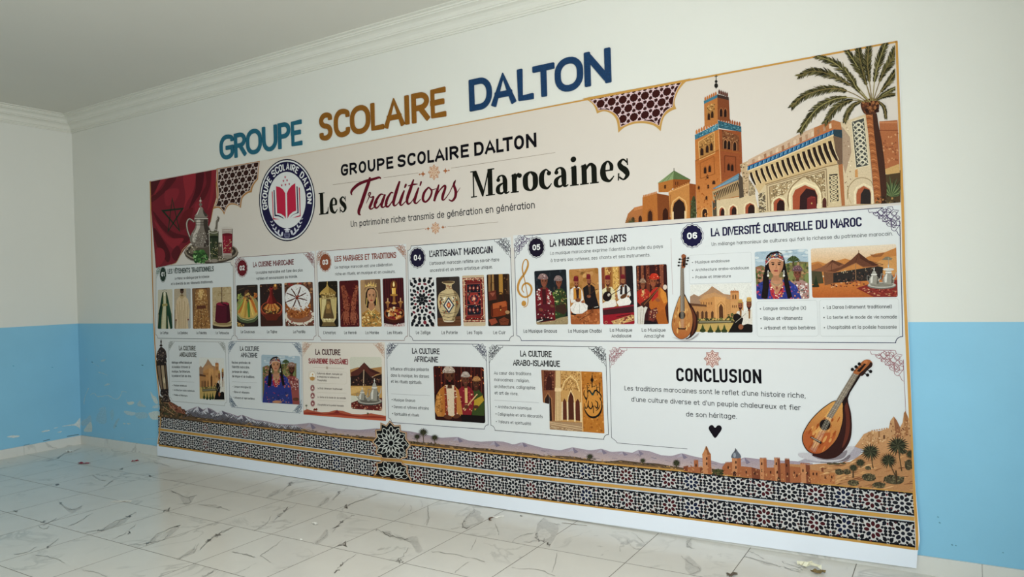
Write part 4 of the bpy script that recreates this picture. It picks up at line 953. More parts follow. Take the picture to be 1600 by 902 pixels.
boxed(Q3, 'list_box', L2, '112,248 411,260 409,352 110,344', '#c3b7a4', 1.5)
k = Ink(.001, L2); k.ell(141, 290, 25, 36, '#e4ddd0', n=20); k.ring(141, 290, 25, 36, 2, '#b7935c', 20); k.poly('120,300 141,292 162,302 155,318 141,325 126,318', '#b98a4c'); k.ell(143, 278, 5, 7, '#c79a55'); k.build('round_icon', Q3)
for x, y, s in ((142, 383, '142,368 149,392 135,392'), (143, 443, '143,430 152,452 134,452'), (144, 503, '144,494 150,505 144,515 138,505')):
    k = Ink(.001, L2); k.ell(x, y, 17, 25, '#7c2a34', n=18); k.ring(x, y, 13, 20, 1.5, '#d9c9bb', 16); k.poly(s, '#e0d4c4'); k.build('round_icon', Q3)
k = Ink(.001, L2); star_ornament(k, 256, 225, 10, 12, '#a08468'); k.build('star_ornament', Q3)
k = Ink(.0008, L2)
k.poly('72,560 100,548 150,562 210,572 270,570 320,556 380,562 450,585 520,590 600,580 660,592 714,600 716,640 72,590', '#a4513a')
k.poly('72,575 140,572 240,585 330,572 420,590 520,605 620,600 714,612 716,640 72,590', '#8a3428'); k.poly('72,584 200,590 360,596 500,612 714,620 716,640 72,590', '#b2543c')
k.poly('308,578 334,552 358,580', '#7a2c28'); k.poly('148,552 158,540 166,546 172,538 182,548 178,558 150,560', '#6e2a22'); k.line('155,556 154,568', 3, '#6e2a22'); k.line('174,556 176,568', 3, '#6e2a22')
for x, y in ((94, 520), (574, 582)):
    for a in range(7): k.line([(x, y), (x + 10 * math.cos(a * .9), y + 9 * math.sin(a * .9))], 3, '#3c4a30')
    k.line([(x, y), (x + 1, y + 30)], 2.5, '#5a4432')
k.build('dune_strip', Q3)
Q4 = panel('panel on African culture, fourth of the lower row', [(L2, 720, 33), (L2, 1498, 41), (L2, 1516, 707), (L2, 735, 650)], '#3b3c50', knots='tl tr', ksize=.125)
text_block('heading', Q4, [(L2, 'LA CULTURE', 920, 114, 1135, 120, 45, 15, '#2c2830', 1.0), (L2, 'AFRICAINE', 936, 178, 1123, 184, 45, 15, '#2c2830', 1.0)])
text_block('paragraph', Q4, [(L2, 'Influence africaine présente', 753, 245, 1050, 251, 26, 10, TX2), (L2, 'dans la musique, les danses', 754, 295, 1052, 304, 26, 10, TX2), (L2, 'et les rituels spirituels.', 756, 343, 997, 352, 26, 10, TX2)], rules=(L2, '755,428 1060,443', 2, '#9a9a9c'))
text_block('bullet_list', Q4, [(L2, 'Musique Gnaoua', 777, 486, 943, 492, 23, 10, TX2), (L2, 'Danses et rythmes africains', 778, 540, 1050, 553, 23, 10, TX2), (L2, 'Spiritualité et rituels', 780, 596, 975, 607, 23, 10, TX2)], (L2, [(764, 473), (766, 527), (768, 582)], 4, TX2))
Q5 = panel('panel on Arab and Islamic culture, fifth of the lower row', [(L3, 68, 48), (L3, 981, 61), (L3, 1005, 787), (L3, 86, 711)], '#3a3b40', knots='tl tr', ksize=.13)
text_block('heading', Q5, [(L3, 'LA CULTURE', 315, 137, 560, 143, 48, 15, '#1d1d1f', 1.0), (L3, 'ARABO-ISLAMIQUE', 258, 208, 625, 218, 48, 15, '#1d1d1f', 1.0)])
text_block('paragraph', Q5, [(L3, 'Au cœur des traditions', 110, 277, 400, 284, 26, 10, TX2), (L3, 'marocaines : religion,', 111, 329, 386, 338, 26, 10, TX2), (L3, 'architecture, calligraphie', 112, 382, 431, 394, 26, 10, TX2), (L3, 'et art de vivre.', 115, 432, 298, 441, 26, 10, TX2)], rules=(L3, '112,478 460,497', 2, '#9a9a9c'))
text_block('bullet_list', Q5, [(L3, 'Architecture islamique', 140, 540, 402, 554, 24, 10, TX2), (L3, 'Calligraphie et arts décoratifs', 140, 597, 490, 618, 24, 10, TX2), (L3, 'Valeurs et spiritualité', 143, 656, 398, 674, 24, 10, TX2)], (L3, [(125, 528), (126, 585), (128, 645)], 4, TX2))
Q6 = part_root('text_panel', BAN); Q6['label'] = 'conclusion panel with an open lower edge, rightmost of the lower row'
k = Ink(.0004)
q = [on_sheet(p) for p in ((951.6, 543.6), (1410.3, 548.5), (1415, 645), (956, 684))]
k.frame = None; k.line('1412.6,590 1415.4,646', .9, '#9a7a76'); k.line('967,543.5 1110,544.2 1398,547.5', 1.0, '#8a5a60'); k.line('1411.5,562 1413,600', .9, '#8a5a60')
k.line('952.5,556 955.5,684 962,689 964.5,692.5 1074,701.8', .8, '#55565c')
k.h = .0006; knot(k, q[0], 1, -1, .135, .003, '#95666a'); knot(k, q[1], -1, -1, .165, .003, '#95666a'); k.build('panel_frame', Q6)
k = Ink(.001, H8); star_ornament(k, 199, 125, 78, 82, '#94584a', fill='#e0cfc6'); k.build('star_ornament', Q6)
text_block('heading', Q6, [(None, 'CONCLUSION', 1057, 596, 1189.5, 599.6, 21.5, 15.5, '#0c0a10', 1.0, 31)])
text_block('paragraph', Q6, [(None, "Les traditions marocaines sont le reflet d'une histoire riche,", 976, 610.2, 1258.5, 622.5, 7.9, 9.5, '#1f2226'), (None, "d'une culture diverse et d'un peuple chaleureux et fier", 986.6, 627.6, 1251, 641.4, 7.9, 9.5, '#1f2226'), (None, 'de son héritage.', 1072.2, 651, 1151.2, 654.8, 7.9, 9.5, '#1f2226')])
k = Ink(.001, L4M); k.poly('243,522 222,496 209,475 208,460 218,450 230,450 243,464 256,452 270,451 280,462 279,476 266,496', '#120c14', smooth=True); k.build('heart', Q6)

# zellige bands between gold rules
RULE = {'a0': '250,649.7 700,699.5 1100,737 1427.5,768', 'a1': '250,651.5 700,702 1100,740.5 1427.5,770.8', 't0': '249.5,668 700,726.3 1100,770 1428,806.3', 'b0': '249,669.2 700,728 1100,772.5 1428.5,808', 'b1': '248.5,673 700,733 1100,777.5 1428.5,814.3', 'u1': '248.5,674.4 700,735 1100,779.5 1429,816.2', 'u0': '247,694.5 700,761.2 1100,812.5 1430.5,856', 'c0': '247,697.2 700,763.6 1100,815.5 1431,860.2'}
RW = {k_: [on_sheet(p) for p in catmull(s, False, 8)] for k_, s in RULE.items()}
def zat(k_, x):
    P = RW[k_]
    for a, b in zip(P[:-1], P[1:]):
        if x <= b[0] or b is P[-1]: return a[1] + (b[1] - a[1]) * (x - a[0]) / (b[0] - a[0])
XL, XR = 1.565, on_sheet((1428, 790))[0]
def ruled(k, top, bot, c, n=40):
    for i in range(n):
        x0, x1 = XL + (XR - XL) * i / n, XL + (XR - XL) * (i + 1) / n
        k.face([(x0, zat(top, x0)), (x1, zat(top, x1)), (x1, zat(bot, x1)), (x0, zat(bot, x0))], [rgb(c)] * 4, wall=True)
    k.h += STEP
def zellige(top, bot, seed):
    k = Ink(.0006); h = .135
    k.frame = lambda p: (p[0], zat(bot, p[0]) + (zat(top, p[0]) - zat(bot, p[0])) * p[1] / h)
    ruled(k, top, bot, '#c0bdb9'); R = random.Random(seed)
    dark = ['#14151b', '#171a24', '#101216', '#1a1c22']; i0 = int((XL - 5.5252) / .1509) - 1
    k.clip = [(XL, 0), (XR, 0), (XR, h), (XL, h)]
    base = k.h
    def petal(x, y, a, r0, r1, w, c):
        f = lambda r, s: (x + r * math.cos(a) - s * math.sin(a), y + r * math.sin(a) + s * math.cos(a))
        k.face([f(r0, 0), f((r0 + r1) * .5, -w * .8), f(r0 * .25 + r1 * .75, -w), f(r1, -w * .35), f(r1, w * .35), f(r0 * .25 + r1 * .75, w), f((r0 + r1) * .5, w * .8)], [rgb(c)] * 7)
    for i in range(i0, i0 + 60):
        x = 5.5252 + .1509 * i; y = h / 2
        if x > XR + .1: break
        kind = '#42151a' if i in (1, 4, 9, 11, 15, 17, 19, -3, -6, -12, -17, -21) else '#161d34' if i in (7, 12, 18, -9) else R.choice(dark)
        k.h = base
        for j in range(8): k.ell(x + .0335 * math.cos(PI / 4 * j), y + .0335 * math.sin(PI / 4 * j), .0150, .0108, kind if R.random() < .85 else R.choice(dark), PI / 4 * j, 9, up=False)
        k.ell(x, y, .0105, .0105, R.choice([kind, '#1b1d25', '#2a2a30']), n=8, up=False)
        for j in range(8):
            a = PI / 4 * j + PI / 8; k.ell(x + .0515 * math.cos(a), y + .0515 * math.sin(a), .0088, .0072, R.choice(dark + ['#3a1c20']), a, 7, up=False)
        for j in range(16):
            a = PI / 8 * j + PI / 16
            k.ell(x + .0635 * math.cos(a), y + .0635 * math.sin(a), 0.0075, .0058, R.choice(['#5a2428', '#17181e', '#17181e', '#6a5a48', '#22242c']), a, 5, up=False)
        for s in (-1, 1):                              # dark corner pieces along both rules
            for d, w, q in ((-.034, .019, .017), (0, .015, .009), (.034, .019, .017)):
                yy = y + s * h / 2; k.face([(x + d - w, yy), (x + d + w, yy), (x + d + w * .45, yy - s * q), (x + d - w * .45, yy - s * q)], [rgb(R.choice(dark))] * 4)
        xm = x + .0755                                 # the piece between two rosettes
        for sx in (-1, 1):
            for dy, dx, rx, ry in ((0, .0118, .0108, .0088), (.0185, .0108, .0098, .0088), (-.0185, .0108, .0098, .0088)):
                k.ell(xm + sx * dx, y + dy, rx, ry, R.choice(dark), sx * dy * 12, 8, up=False)
            for s in (-1, 1):
                k.ell(xm + sx * .0165, y + s * .044, 0.0112, .0135, R.choice(dark), sx * s * .4, 8, up=False)
                k.ell(xm + sx * .020, y + s * .063, 0.016, .0075, R.choice(dark), 0, 6, up=False)
        for s in (-1, 1):
            k.ell(xm, y + s * .042, .0055, .0075, R.choice(['#5a1c24', '#1a1c24', '#6a2430', '#262838']), 0, 6, up=False); k.ell(xm, y + s * .061, .006, .005, R.choice(dark), 0, 6, up=False)
    k.build('zellige_band', BAN)
zellige('a1', 't0', 1); zellige('u1', 'u0', 2)
for rr in ((('a0', 'a1', '#b98a45'),), (('t0', 'b0', '#b9bdc0'), ('b0', 'b1', '#bf9149'), ('b1', 'u1', '#b9bdc0')), (('u0', 'c0', '#bf9149'),)):
    k = Ink(.0007)
    for a in rr: ruled(k, *a)
    k.build('gold_rule', BAN)
def medallion(outline, cx, cy, tip):
    k = Ink(.0050, N2); P = pts(outline)
    k.poly(P, '#cdb79a'); k.line(P, 9, '#9a6a40', closed=True)
    Q = [(cx + (p[0] - cx) * .93, cy + (p[1] - cy) * .94) for p in P]; k.poly(Q, '#121214'); C_ = '#c9cac2'; old = k
    def leaf(a, r0, r1, w, c, ww):
        f = lambda r, s: (cx + (r * math.cos(a) - s * math.sin(a)), cy + (r * math.sin(a) + s * math.cos(a)) * 1.1)
        L_ = [f(r0, 0), f((r0 + r1) / 2, w), f(r1, 0), f((r0 + r1) / 2, -w)]
        L_ = catmull(L_, True, 3)
        if all(inside(p, Q) for p in L_): k.line(L_, ww, c, closed=True)
    for j in range(12):
        a = PI / 6 * j + PI / 2
        leaf(a, 32, 125, 21, C_, 7); leaf(a + PI / 12, 70, 165, 22, C_, 7); leaf(a, 118, 200, 26, C_, 7); leaf(a + PI / 12, 160, 225, 18, C_, 6); leaf(a, 195, 250, 18, C_, 6); leaf(a + .12, 200, 232, 9, C_, 5); leaf(a - .12, 200, 232, 9, C_, 5)
    k.ell(cx, cy, 24, 30, '#0c0c0e'); k.build('star_medallion', BAN)
medallion('408,65 465,125 540,118 547,195 622,215 617,290 680,375 625,440 632,530 565,545 558,560 305,545 292,512 225,490 240,400 182,332 235,270 222,180 290,175 292,90 362,125', 422, 350, 0)
medallion('305,570 560,585 572,612 636,642 630,720 690,832 205,762 250,690 235,602 292,592', 436, 778, 0)

# ------------------------------------------------------------------ the printed pictures
def picture(parent, name, fr, quad, r=9, bg='#444444', label=None):
    q = pts(quad); P = []
    for i in range(len(q)):
        a, b, c = q[i - 1], q[i], q[(i + 1) % len(q)]
        f = lambda p, d: tuple(b[j] + (p[j] - b[j]) * d / math.hypot(p[0] - b[0], p[1] - b[1]) for j in (0, 1))
        s, e = f(a, r), f(c, r); P += [s, tuple((s[j] + e[j]) / 2 * .55 + b[j] * .45 for j in (0, 1)), e]
    k = Ink(.0008, fr, clip=P); k.name = name; k.parent = parent; k.label = label
    k.poly(P, bg); return k
def finish(k):
    o = k.build(k.name, k.parent, 'photo')
    if k.label: o['label'] = k.label
    return o
def shade(c, f): return tuple(min(1, x * f) for x in rgb(c))
def face(k, x, y, w, h, skin, beard=None, lip='#8a3a34', turn=0):
    k.poly([(x - w * .35, y + h * .6), (x + w * .35, y + h * .6), (x + w * .5, y + h * 1.5), (x - w * .5, y + h * 1.5)], shade(skin, .72))
    k.poly([(x - w, y - h * .35), (x - w * .7, y - h * .9), (x, y - h * 1.05), (x + w * .7, y - h * .9), (x + w, y - h * .35), (x + w * .88, y + h * .3), (x + w * .45, y + h * .88), (x, y + h), (x - w * .45, y + h * .88), (x - w * .88, y + h * .3)], skin, smooth=True, n=3)
    k.poly([(x + w * (.35 + turn), y - h * .8), (x + w * .95, y - h * .3), (x + w * .85, y + h * .35), (x + w * .4, y + h * .85), (x + w * .5, y)], shade(skin, .74), smooth=True, n=3)
    if beard: k.poly([(x - w * .9, y + h * .1), (x - w * .5, y + h * .42), (x, y + h * .38), (x + w * .5, y + h * .42), (x + w * .9, y + h * .1), (x + w * .55, y + h * .9), (x, y + h * 1.08), (x - w * .55, y + h * .9)], beard)
    for s in (-1, 1):
        k.line([(x + s * w * .65 + turn * w, y - h * .30), (x + s * w * .22 + turn * w, y - h * .27)], h * .09, '#20140f')
        k.ell(x + s * w * .42 + turn * w, y - h * .12, w * .2, h * .075, '#160e0c', n=8)
    k.line([(x + turn * w * 1.5, y - h * .1), (x + w * .06 + turn * w * 1.6, y + h * .25), (x - w * .12 + turn * w, y + h * .27)], w * .1, shade(skin, .6))
    k.ell(x + turn * w, y + h * .52, w * .32, h * .09, lip, n=8)
def fez(k, x, y, w, h, c='#661c22'):
    k.poly([(x - w * .85, y - h), (x + w * .85, y - h), (x + w, y), (x - w, y)], c); k.ell(x, y - h, w * .85, h * .2, shade(c, 1.4), n=10)
def folds(k, lines_, w, c): k.lines(lines_, w, c)
def wrapcap(k, x, y, w, h, c, dots=None, seed=1):
    k.poly([(x - w, y), (x - w * .95, y - h * .55), (x - w * .5, y - h), (x + w * .3, y - h * 1.02), (x + w * .85, y - h * .65), (x + w, y)], c, smooth=True, n=3)
    if dots: k.dots([(x - w, y), (x - w * .8, y - h * .7), (x, y - h), (x + w * .8, y - h * .7), (x + w, y)], 22, w * .09, dots, seed)
    k.line([(x - w, y - h * .05), (x, y - h * .22), (x + w, y - h * .05)], h * .12, shade(c, .6))

# --- panel 01
k = picture(P1, 'picture', K5, '100,373 235,368 235,735 96,735', bg='#c3bba4', label='printed picture of a green caftan')
k.poly('96,600 130,560 240,600 240,735 96,735', '#a69c84'); k.poly('140,400 160,388 182,398 198,470 224,600 236,735 98,735 108,610 126,480', '#1f3d2a')
k.poly('148,402 162,392 174,402 176,500 172,735 128,735 136,610 148,500', '#c5bf9d'); k.lines('150,402 150,500 140,620 132,735|173,402 176,500 176,735', 4, '#8f8550'); k.poly('140,505 186,500 188,522 140,528', '#9c8f58')
k.poly('196,470 226,600 206,614 190,540', '#274a33'); k.poly('128,480 104,600 122,612 138,530', '#17301f'); k.poly('190,610 214,735 196,735', '#c9c4a8'); k.ell(162, 412, 10, 22, '#d8d2ba'); k.line('140,378 162,372 184,378', 3, '#4a4438'); k.lines('200,560 226,735|116,600 112,735', 3, '#0f2417'); finish(k)
k = picture(P1, 'picture', K5, '250,366 403,360 403,733 252,735', bg='#b09f86', label='printed picture of a beige djellaba')
k.poly('360,360 410,360 410,740 385,740', '#a3a09a'); k.poly('255,560 300,540 300,735 250,735', '#8f7d63'); k.ell(322, 384, 17, 26, '#4c3226'); k.poly('306,366 322,360 340,368 334,384 310,384', '#2a1c16')
k.poly('298,432 322,414 348,430 380,462 394,560 388,645 370,640 382,735 266,735 274,645 260,650 262,570 274,470', '#cbb28f'); k.poly('296,436 322,410 350,434 322,462', '#b39972'); k.ell(322, 424, 13, 10, '#7a6348')
folds(k, '322,462 322,735|300,480 292,735|346,480 356,735|276,500 286,640|380,500 370,640|308,560 304,735|336,560 342,735', 5, '#a98f68'); k.ell(268, 655, 7, 10, '#7a5040'); k.ell(380, 650, 7, 9, '#7a5040'); finish(k)
k = picture(P1, 'picture', K5, '416,360 583,352 587,733 424,735', bg='#60412c', label='printed picture of a gold embroidered takchita gown')
k.poly('416,352 450,352 440,735 420,735', '#7b5a3c'); k.poly('555,352 590,350 590,735 560,735', '#7a583c'); k.poly('452,372 500,362 550,370 566,470 560,540 586,735 424,735 444,540 440,470', '#94683c')
k.dots('452,372 550,370 566,470 560,540 586,735 424,735 444,540 440,470', 230, 5, ['#c79d62', '#7a4f2c', '#b98b50', '#5e3a22', '#d8b47c'], 3); k.poly('462,520 542,516 546,548 458,552', '#5c3322'); k.poly('480,372 520,370 512,440 500,470 488,440', '#d0a86a')
folds(k, '500,552 500,735|478,552 462,735|524,552 540,735|446,400 430,560|556,400 574,560', 4, '#5a3820'); k.dots('470,380 530,380 530,510 470,510', 40, 4, ['#e6c98f', '#a87a44'], 4); finish(k)
k = picture(P1, 'picture', K5, '603,352 780,345 784,735 607,735', bg='#b39d77', label='printed picture of a dark red fez')
k.dots('603,352 780,345 784,660 607,660', 60, 14, ['#a8916a', '#bda884', '#9f8860'], 6, ry=7); k.lines('655,405 720,412 780,405|610,470 640,465', 3, '#8a744f'); k.poly('600,690 800,670 800,740 600,740', '#2b1d16'); k.ell(697, 690, 98, 26, '#b59f74', .04); k.ell(697, 684, 84, 17, '#8d7850', .04)
k.poly('640,502 662,490 740,488 760,500 774,662 735,682 655,682 628,664', '#501523'); k.poly('736,500 760,500 774,662 735,682', '#3c0f1a'); k.ell(700, 504, 59, 17, '#842035'); k.line('692,345 692,480', 6, '#4c3026'); k.lines('692,480 682,500|692,480 702,500|692,480 692,505', 5, '#38201a'); k.poly('690,500 735,508 740,524 700,512', '#2e0d16'); finish(k)
# --- panel 02
k = picture(P2, 'picture', K5, '826,332 1023,325 1030,714 832,716', bg='#2a211c', label='printed picture of a bowl of couscous with vegetables')
k.lines('835,380 900,355|930,345 1000,340', 8, '#4a3a2c'); k.ell(930, 540, 108, 118, '#6d7350', .0); k.ell(930, 530, 104, 108, '#8b8458'); k.poly('834,595 872,470 930,385 988,470 1026,595 990,632 930,645 872,632', '#bf9d55')
for a, b, c in (((905, 440), (850, 590), '#b0672c'), ((918, 430), (880, 615), '#c4a04e'), ((925, 440), (905, 630), '#a8823c'), ((935, 440), (945, 630), '#4d7434'), ((948, 440), (985, 615), '#cfae5c'), ((955, 440), (1012, 585), '#b7652a'), ((890, 460), (840, 560), '#7f8f46')): k.line([a, ((a[0] + b[0]) / 2, (a[1] + b[1]) / 2), b], [14, 26, 18], c); k.line([(a[0] - 5, a[1] + 20), (b[0] - 7, b[1] - 10)], 4, shade(c, 1.4))
k.dots('895,400 930,372 965,400 960,470 930,490 900,470', 34, 9, ['#5d3826', '#7d5236', '#3f2519', '#8f6848'], 7); k.poly('832,600 870,640 930,655 990,640 1028,600 1028,640 990,672 930,684 870,672 832,640', '#4c5638'); k.line('832,602 870,642 930,657 990,642 1028,602', 6, '#a8a878')
k.dots('832,670 900,700 900,716 832,716', 40, 5, ['#b98f4a', '#8a6a38', '#d0aa60'], 8); k.dots('840,420 870,400 880,440 845,500', 14, 9, ['#7d8a44', '#a8b05c'], 9); k.dots('990,400 1020,420 1020,500 985,440', 14, 9, ['#a8502c', '#c47a3c'], 10); finish(k)
k = picture(P2, 'picture', K5, '1042,322 1248,314 1257,710 1050,714', bg='#2b1d1a', label='printed picture of a tagine pot')
k.dots('1050,330 1240,320 1240,420 1050,430', 16, 7, ['#4a3024', '#6a4630', '#8a5a34'], 11); k.ell(1186, 335, 12, 16, '#d08a3c'); k.ell(1186, 345, 20, 30, '#7a4a28', n=12); k.ell(1186, 333, 8, 12, '#f0b860'); k.poly('1050,620 1257,600 1257,714 1050,714', '#3a2018')
k.ell(1153, 560, 104, 82, '#7c3122'); k.ell(1153, 546, 101, 68, '#a0492e'); k.ell(1153, 544, 92, 60, '#3f2417')
for i in range(11): x = 1080 + i * 14.5; k.line([(1150 + (x - 1150) * .35, 500), (x, 545 + 28 * math.cos((i - 5) * .28))], [12, 20, 14], ['#b5652e', '#c88a48', '#8a4a26'][i % 3])
k.dots('1075,540 1230,540 1200,595 1100,595', 26, 6, ['#d2a05c', '#6a7a3a', '#8a4426', '#c9883e'], 12); k.poly('1138,364 1164,362 1166,420 1206,494 1150,508 1098,498 1134,420', '#7a231f'); k.poly('1150,364 1164,362 1166,420 1206,494 1165,505 1152,420', '#531613'); k.ell(1150, 358, 17, 14, '#8f2c26'); k.ell(1150, 352, 10, 6, '#35110f'); k.line('1132,430 1112,492', 5, '#b0574a'); k.poly('1070,600 1236,596 1200,655 1110,658', '#5c2418'); finish(k)
k = picture(P2, 'picture', K5, '1270,310 1533,300 1547,708 1280,712', bg='#5b3a2b', label='printed picture of a sugared pastilla pie')
k.dots('1270,310 1533,300 1547,420 1400,330 1275,380', 24, 12, ['#7a4a34', '#8d2f28', '#a87850', '#3a2018'], 13); k.ell(1412, 618, 138, 82, '#d3c9b8'); k.ell(1412, 612, 118, 66, '#8a5a44'); k.dots('1285,640 1400,690 1540,650 1500,600 1545,560 1547,700 1290,705', 34, 7, ['#8a2a28', '#d8cfc0', '#6a3a2c'], 14)
k.ell(1398, 535, 120, 108, '#8f4f28'); k.dots('1285,520 1515,510 1490,620 1310,630', 60, 9, ['#a86434', '#6a3418', '#c08048'], 15); k.ell(1395, 445, 119, 122, '#d9d6d2'); k.dots('1290,400 1390,330 1500,400 1500,500 1390,560 1300,500', 60, 4, ['#b5a89c', '#8a7468', '#efeeec'], 16)
for x, y in ((1335, 362), (1422, 346), (1472, 402), (1482, 472), (1418, 530), (1343, 548), (1283, 490), (1290, 402)): k.line([(1385, 445), ((1385 + x) / 2 + 3, (445 + y) / 2), (x, y)], [5, 12, 7], '#4d2619')
k.dots('1370,430 1402,430 1402,460 1370,460', 12, 7, ['#8a2a20', '#5a2018', '#c06040'], 17); k.dots('1290,535 1500,525 1490,560 1400,575 1300,560', 50, 7, ['#cfc6bd', '#b98e64', '#8a5028'], 18); finish(k)
# --- panel 03
k = picture(P3, 'picture', K6B, '36,352 186,345 196,706 46,706', bg='#1f1a13', label='printed picture of a golden bridal litter')
k.dots('36,352 186,345 196,706 46,706', 34, 5, ['#3a2f1e', '#4d3f28', '#2c2418'], 20); k.poly('106,362 118,392 150,412 176,436 172,452 48,455 50,440 72,415 98,392', '#b3924e'); k.poly('118,392 150,412 176,436 172,452 120,452', '#8a6c36'); k.line('107,348 107,366', 5, '#c9ab66')
k.poly('56,455 172,450 172,478 58,482', '#7a6236'); k.poly('52,478 176,474 172,640 62,642', '#a38d5a'); k.poly('70,490 160,486 158,640 74,640', '#57432a'); k.poly('66,488 100,488 92,560 70,640 66,640', '#cdbb86'); k.poly('168,485 132,487 142,560 164,640 170,640', '#b9a56e'); k.poly('98,520 118,500 134,520 136,600 96,600', '#7d5f38'); k.ell(115, 545, 12, 20, '#a8844c'); k.line('107,500 88,560 74,636', 5, '#8f7a48')
k.lines('52,478 62,640|176,474 172,640', 8, '#c9b070'); k.poly('60,640 174,640 160,668 118,680 74,668', '#c2b07e'); k.poly('76,668 160,668 176,698 62,700', '#6a5634'); k.dots('56,440 172,436 172,480 56,484', 40, 4, ['#e0c888', '#5c4526'], 21); k.dots('60,640 172,640 160,668 74,668', 26, 4, ['#e8dab0', '#8a7444'], 22); finish(k)
k = picture(P3, 'picture', K6B, '200,346 350,339 360,704 210,706', bg='#481718', label='printed picture of hands painted with henna')
k.dots('200,346 350,339 360,704 210,706', 50, 9, ['#5c1d1c', '#36100f', '#6a2622'], 23); k.poly('214,385 240,378 268,450 286,510 280,580 262,600 240,590 232,520', '#85432f'); k.poly('330,378 348,384 338,470 330,540 322,600 300,600 290,540 300,480', '#8a4832')
for i in range(4): k.line([(246 + i * 9, 585), (236 + i * 12, 640), (242 + i * 11, 690 - (i % 2) * 14)], [11, 11, 5], '#8d4b35'); k.line([(294 + i * 9, 590), (292 + i * 12, 640), (300 + i * 10, 688 - (i % 2) * 12)], [11, 11, 5], '#90503a')
k.line('240,580 222,620 216,650', [10, 9, 5], '#7d3f2c'); k.line('324,580 342,615 348,645', [10, 9, 5], '#7d3f2c'); k.poly('262,470 284,455 300,470 292,520 272,520', '#5a1d1a')
k.dots('214,385 240,378 268,450 286,510 280,600 240,590', 60, 4, ['#4a1613', '#a86248', '#3a100e'], 24); k.dots('330,378 348,384 330,540 322,600 290,590 300,480', 60, 4, ['#4a1613', '#a86248', '#3a100e'], 25); k.dots('235,590 340,590 345,690 235,690', 46, 3.5, ['#4a1613', '#b06a50'], 26); finish(k)
k = picture(P3, 'picture', K6B, '365,339 522,330 534,703 374,706', bg='#86664a', label='printed picture of a crowned bride')
k.poly('365,339 400,339 392,706 374,706', '#a5825c'); k.poly('480,330 522,330 534,703 500,703', '#6d503a'); k.poly('400,420 420,395 480,393 500,430 512,520 530,640 380,650 396,520', '#a98860'); k.poly('408,440 425,405 470,400 492,432 496,520 470,560 420,560 404,520', '#1a110e')
face(k, 453, 468, 34, 56, '#b98661', lip='#8a2c2c'); k.poly('432,520 474,520 484,575 424,578', '#a87654'); k.poly('380,600 420,572 452,590 486,570 520,600 534,706 374,706', '#a87a3c'); k.dots('384,596 520,596 534,703 374,706', 110, 6, ['#d0a862', '#6a4a28', '#3f5a3c', '#e6cb90', '#8a5a2c'], 27); k.line('424,560 452,590 480,560', 5, '#e0c070'); k.line('428,580 452,612 478,580', 4, '#d8b868')
k.poly('400,398 404,366 418,384 430,356 440,380 448,343 458,380 470,352 478,382 490,362 492,394 446,384', '#c9a45e'); k.dots('402,372 490,366 490,394 402,396', 26, 3, ['#f0dca0', '#7a5a2c'], 28); k.lines('418,478 414,540|492,474 492,530', 5, '#d8b868'); finish(k)
k = picture(P3, 'picture', K6B, '539,328 702,320 714,702 550,704', bg='#351317', label='printed picture of a ceremonial candle and tray')
for x in range(545, 712, 18): k.line([(x, 322), (x + 4, 520)], 7, '#4d1b1e')
k.ell(627, 385, 26, 44, '#6a3a1c', n=14); k.poly('612,402 641,400 643,452 614,454', '#dba548'); k.poly('612,402 622,402 624,454 614,454', '#f0c878'); k.poly('627,350 634,376 627,392 619,376', '#f4d890', smooth=True); k.ell(628, 456, 30, 9, '#a87434'); k.poly('622,460 636,460 640,520 618,520', '#8a5a2c'); k.ell(629, 520, 20, 8, '#b98444')
for x, y in ((580, 515), (680, 512)): k.ell(x, y, 19, 10, '#a8743c'); k.poly([(x - 12, y), (x + 12, y), (x + 4, y + 44), (x - 4, y + 44)], '#8f5c34'); k.line([(x, y - 34), (x, y - 4)], 8, '#c9a070')
k.ell(632, 612, 82, 62, '#3f1d14'); k.ell(632, 600, 80, 52, '#7a3c22'); k.ell(632, 598, 70, 42, '#2c120e'); k.dots('575,580 630,552 690,580 680,625 632,645 585,625', 70, 10, ['#b5652e', '#7a1f20', '#d9b27a', '#e0cba0', '#8a3020', '#c98844'], 29); k.poly('550,676 632,690 714,672 714,704 550,704', '#bcaaa4'); k.dots('555,680 710,680 710,700 555,700', 16, 5, ['#8a2a30', '#d8ccc8'], 30); finish(k)
# --- panel 04
k = picture(P4, 'picture', K6B, '752,322 940,318 952,703 763,703', bg='#d2cfcb', label='printed picture of black and white zellige mosaic')
for rr, n_, w_, h_, cs in ((34, 8, 10, 17, ['#16181c']), (66, 16, 7, 10, ['#7a2830', '#1a1b20']), (92, 16, 10, 15, ['#15171b']), (122, 16, 12, 8, ['#6f2630', '#1a1c22', '#1a1c22']), (150, 24, 11, 16, ['#14161a']), (182, 24, 12, 14, ['#1c1e24', '#15161a', '#15161a', '#7a2a34']), (212, 30, 13, 17, ['#14161a']), (244, 30, 11, 14, ['#17191d', '#6f2630', '#17191d'])):
    for j in range(n_):
        a = 2 * PI * (j + .5 * (rr % 4 == 2)) / n_; k.ell(848 + rr * .93 * math.sin(a), 490 - rr * math.cos(a), w_ * 1.22, h_ * 1.16, cs[j % len(cs)], a, 8, up=(j % 8 == 0))
k.ell(848, 490, 14, 16, '#16181c'); finish(k)
k = picture(P4, 'picture', K6B, '957,318 1140,310 1154,698 968,702', bg='#2c2421', label='printed picture of a painted pottery vase')
k.poly('1060,310 1145,310 1154,600 1080,600', '#37302c'); k.poly('960,636 1160,620 1160,705 960,705', '#5d3c28'); k.lines('965,660 1150,645|965,685 1150,672', 4, '#452a1a'); V_ = '1004,354 1050,346 1102,350 1092,368 1080,376 1084,410 1120,440 1142,500 1136,570 1106,632 1100,660 1020,662 1008,632 980,570 970,500 986,440 1030,412 1033,376 1014,366'
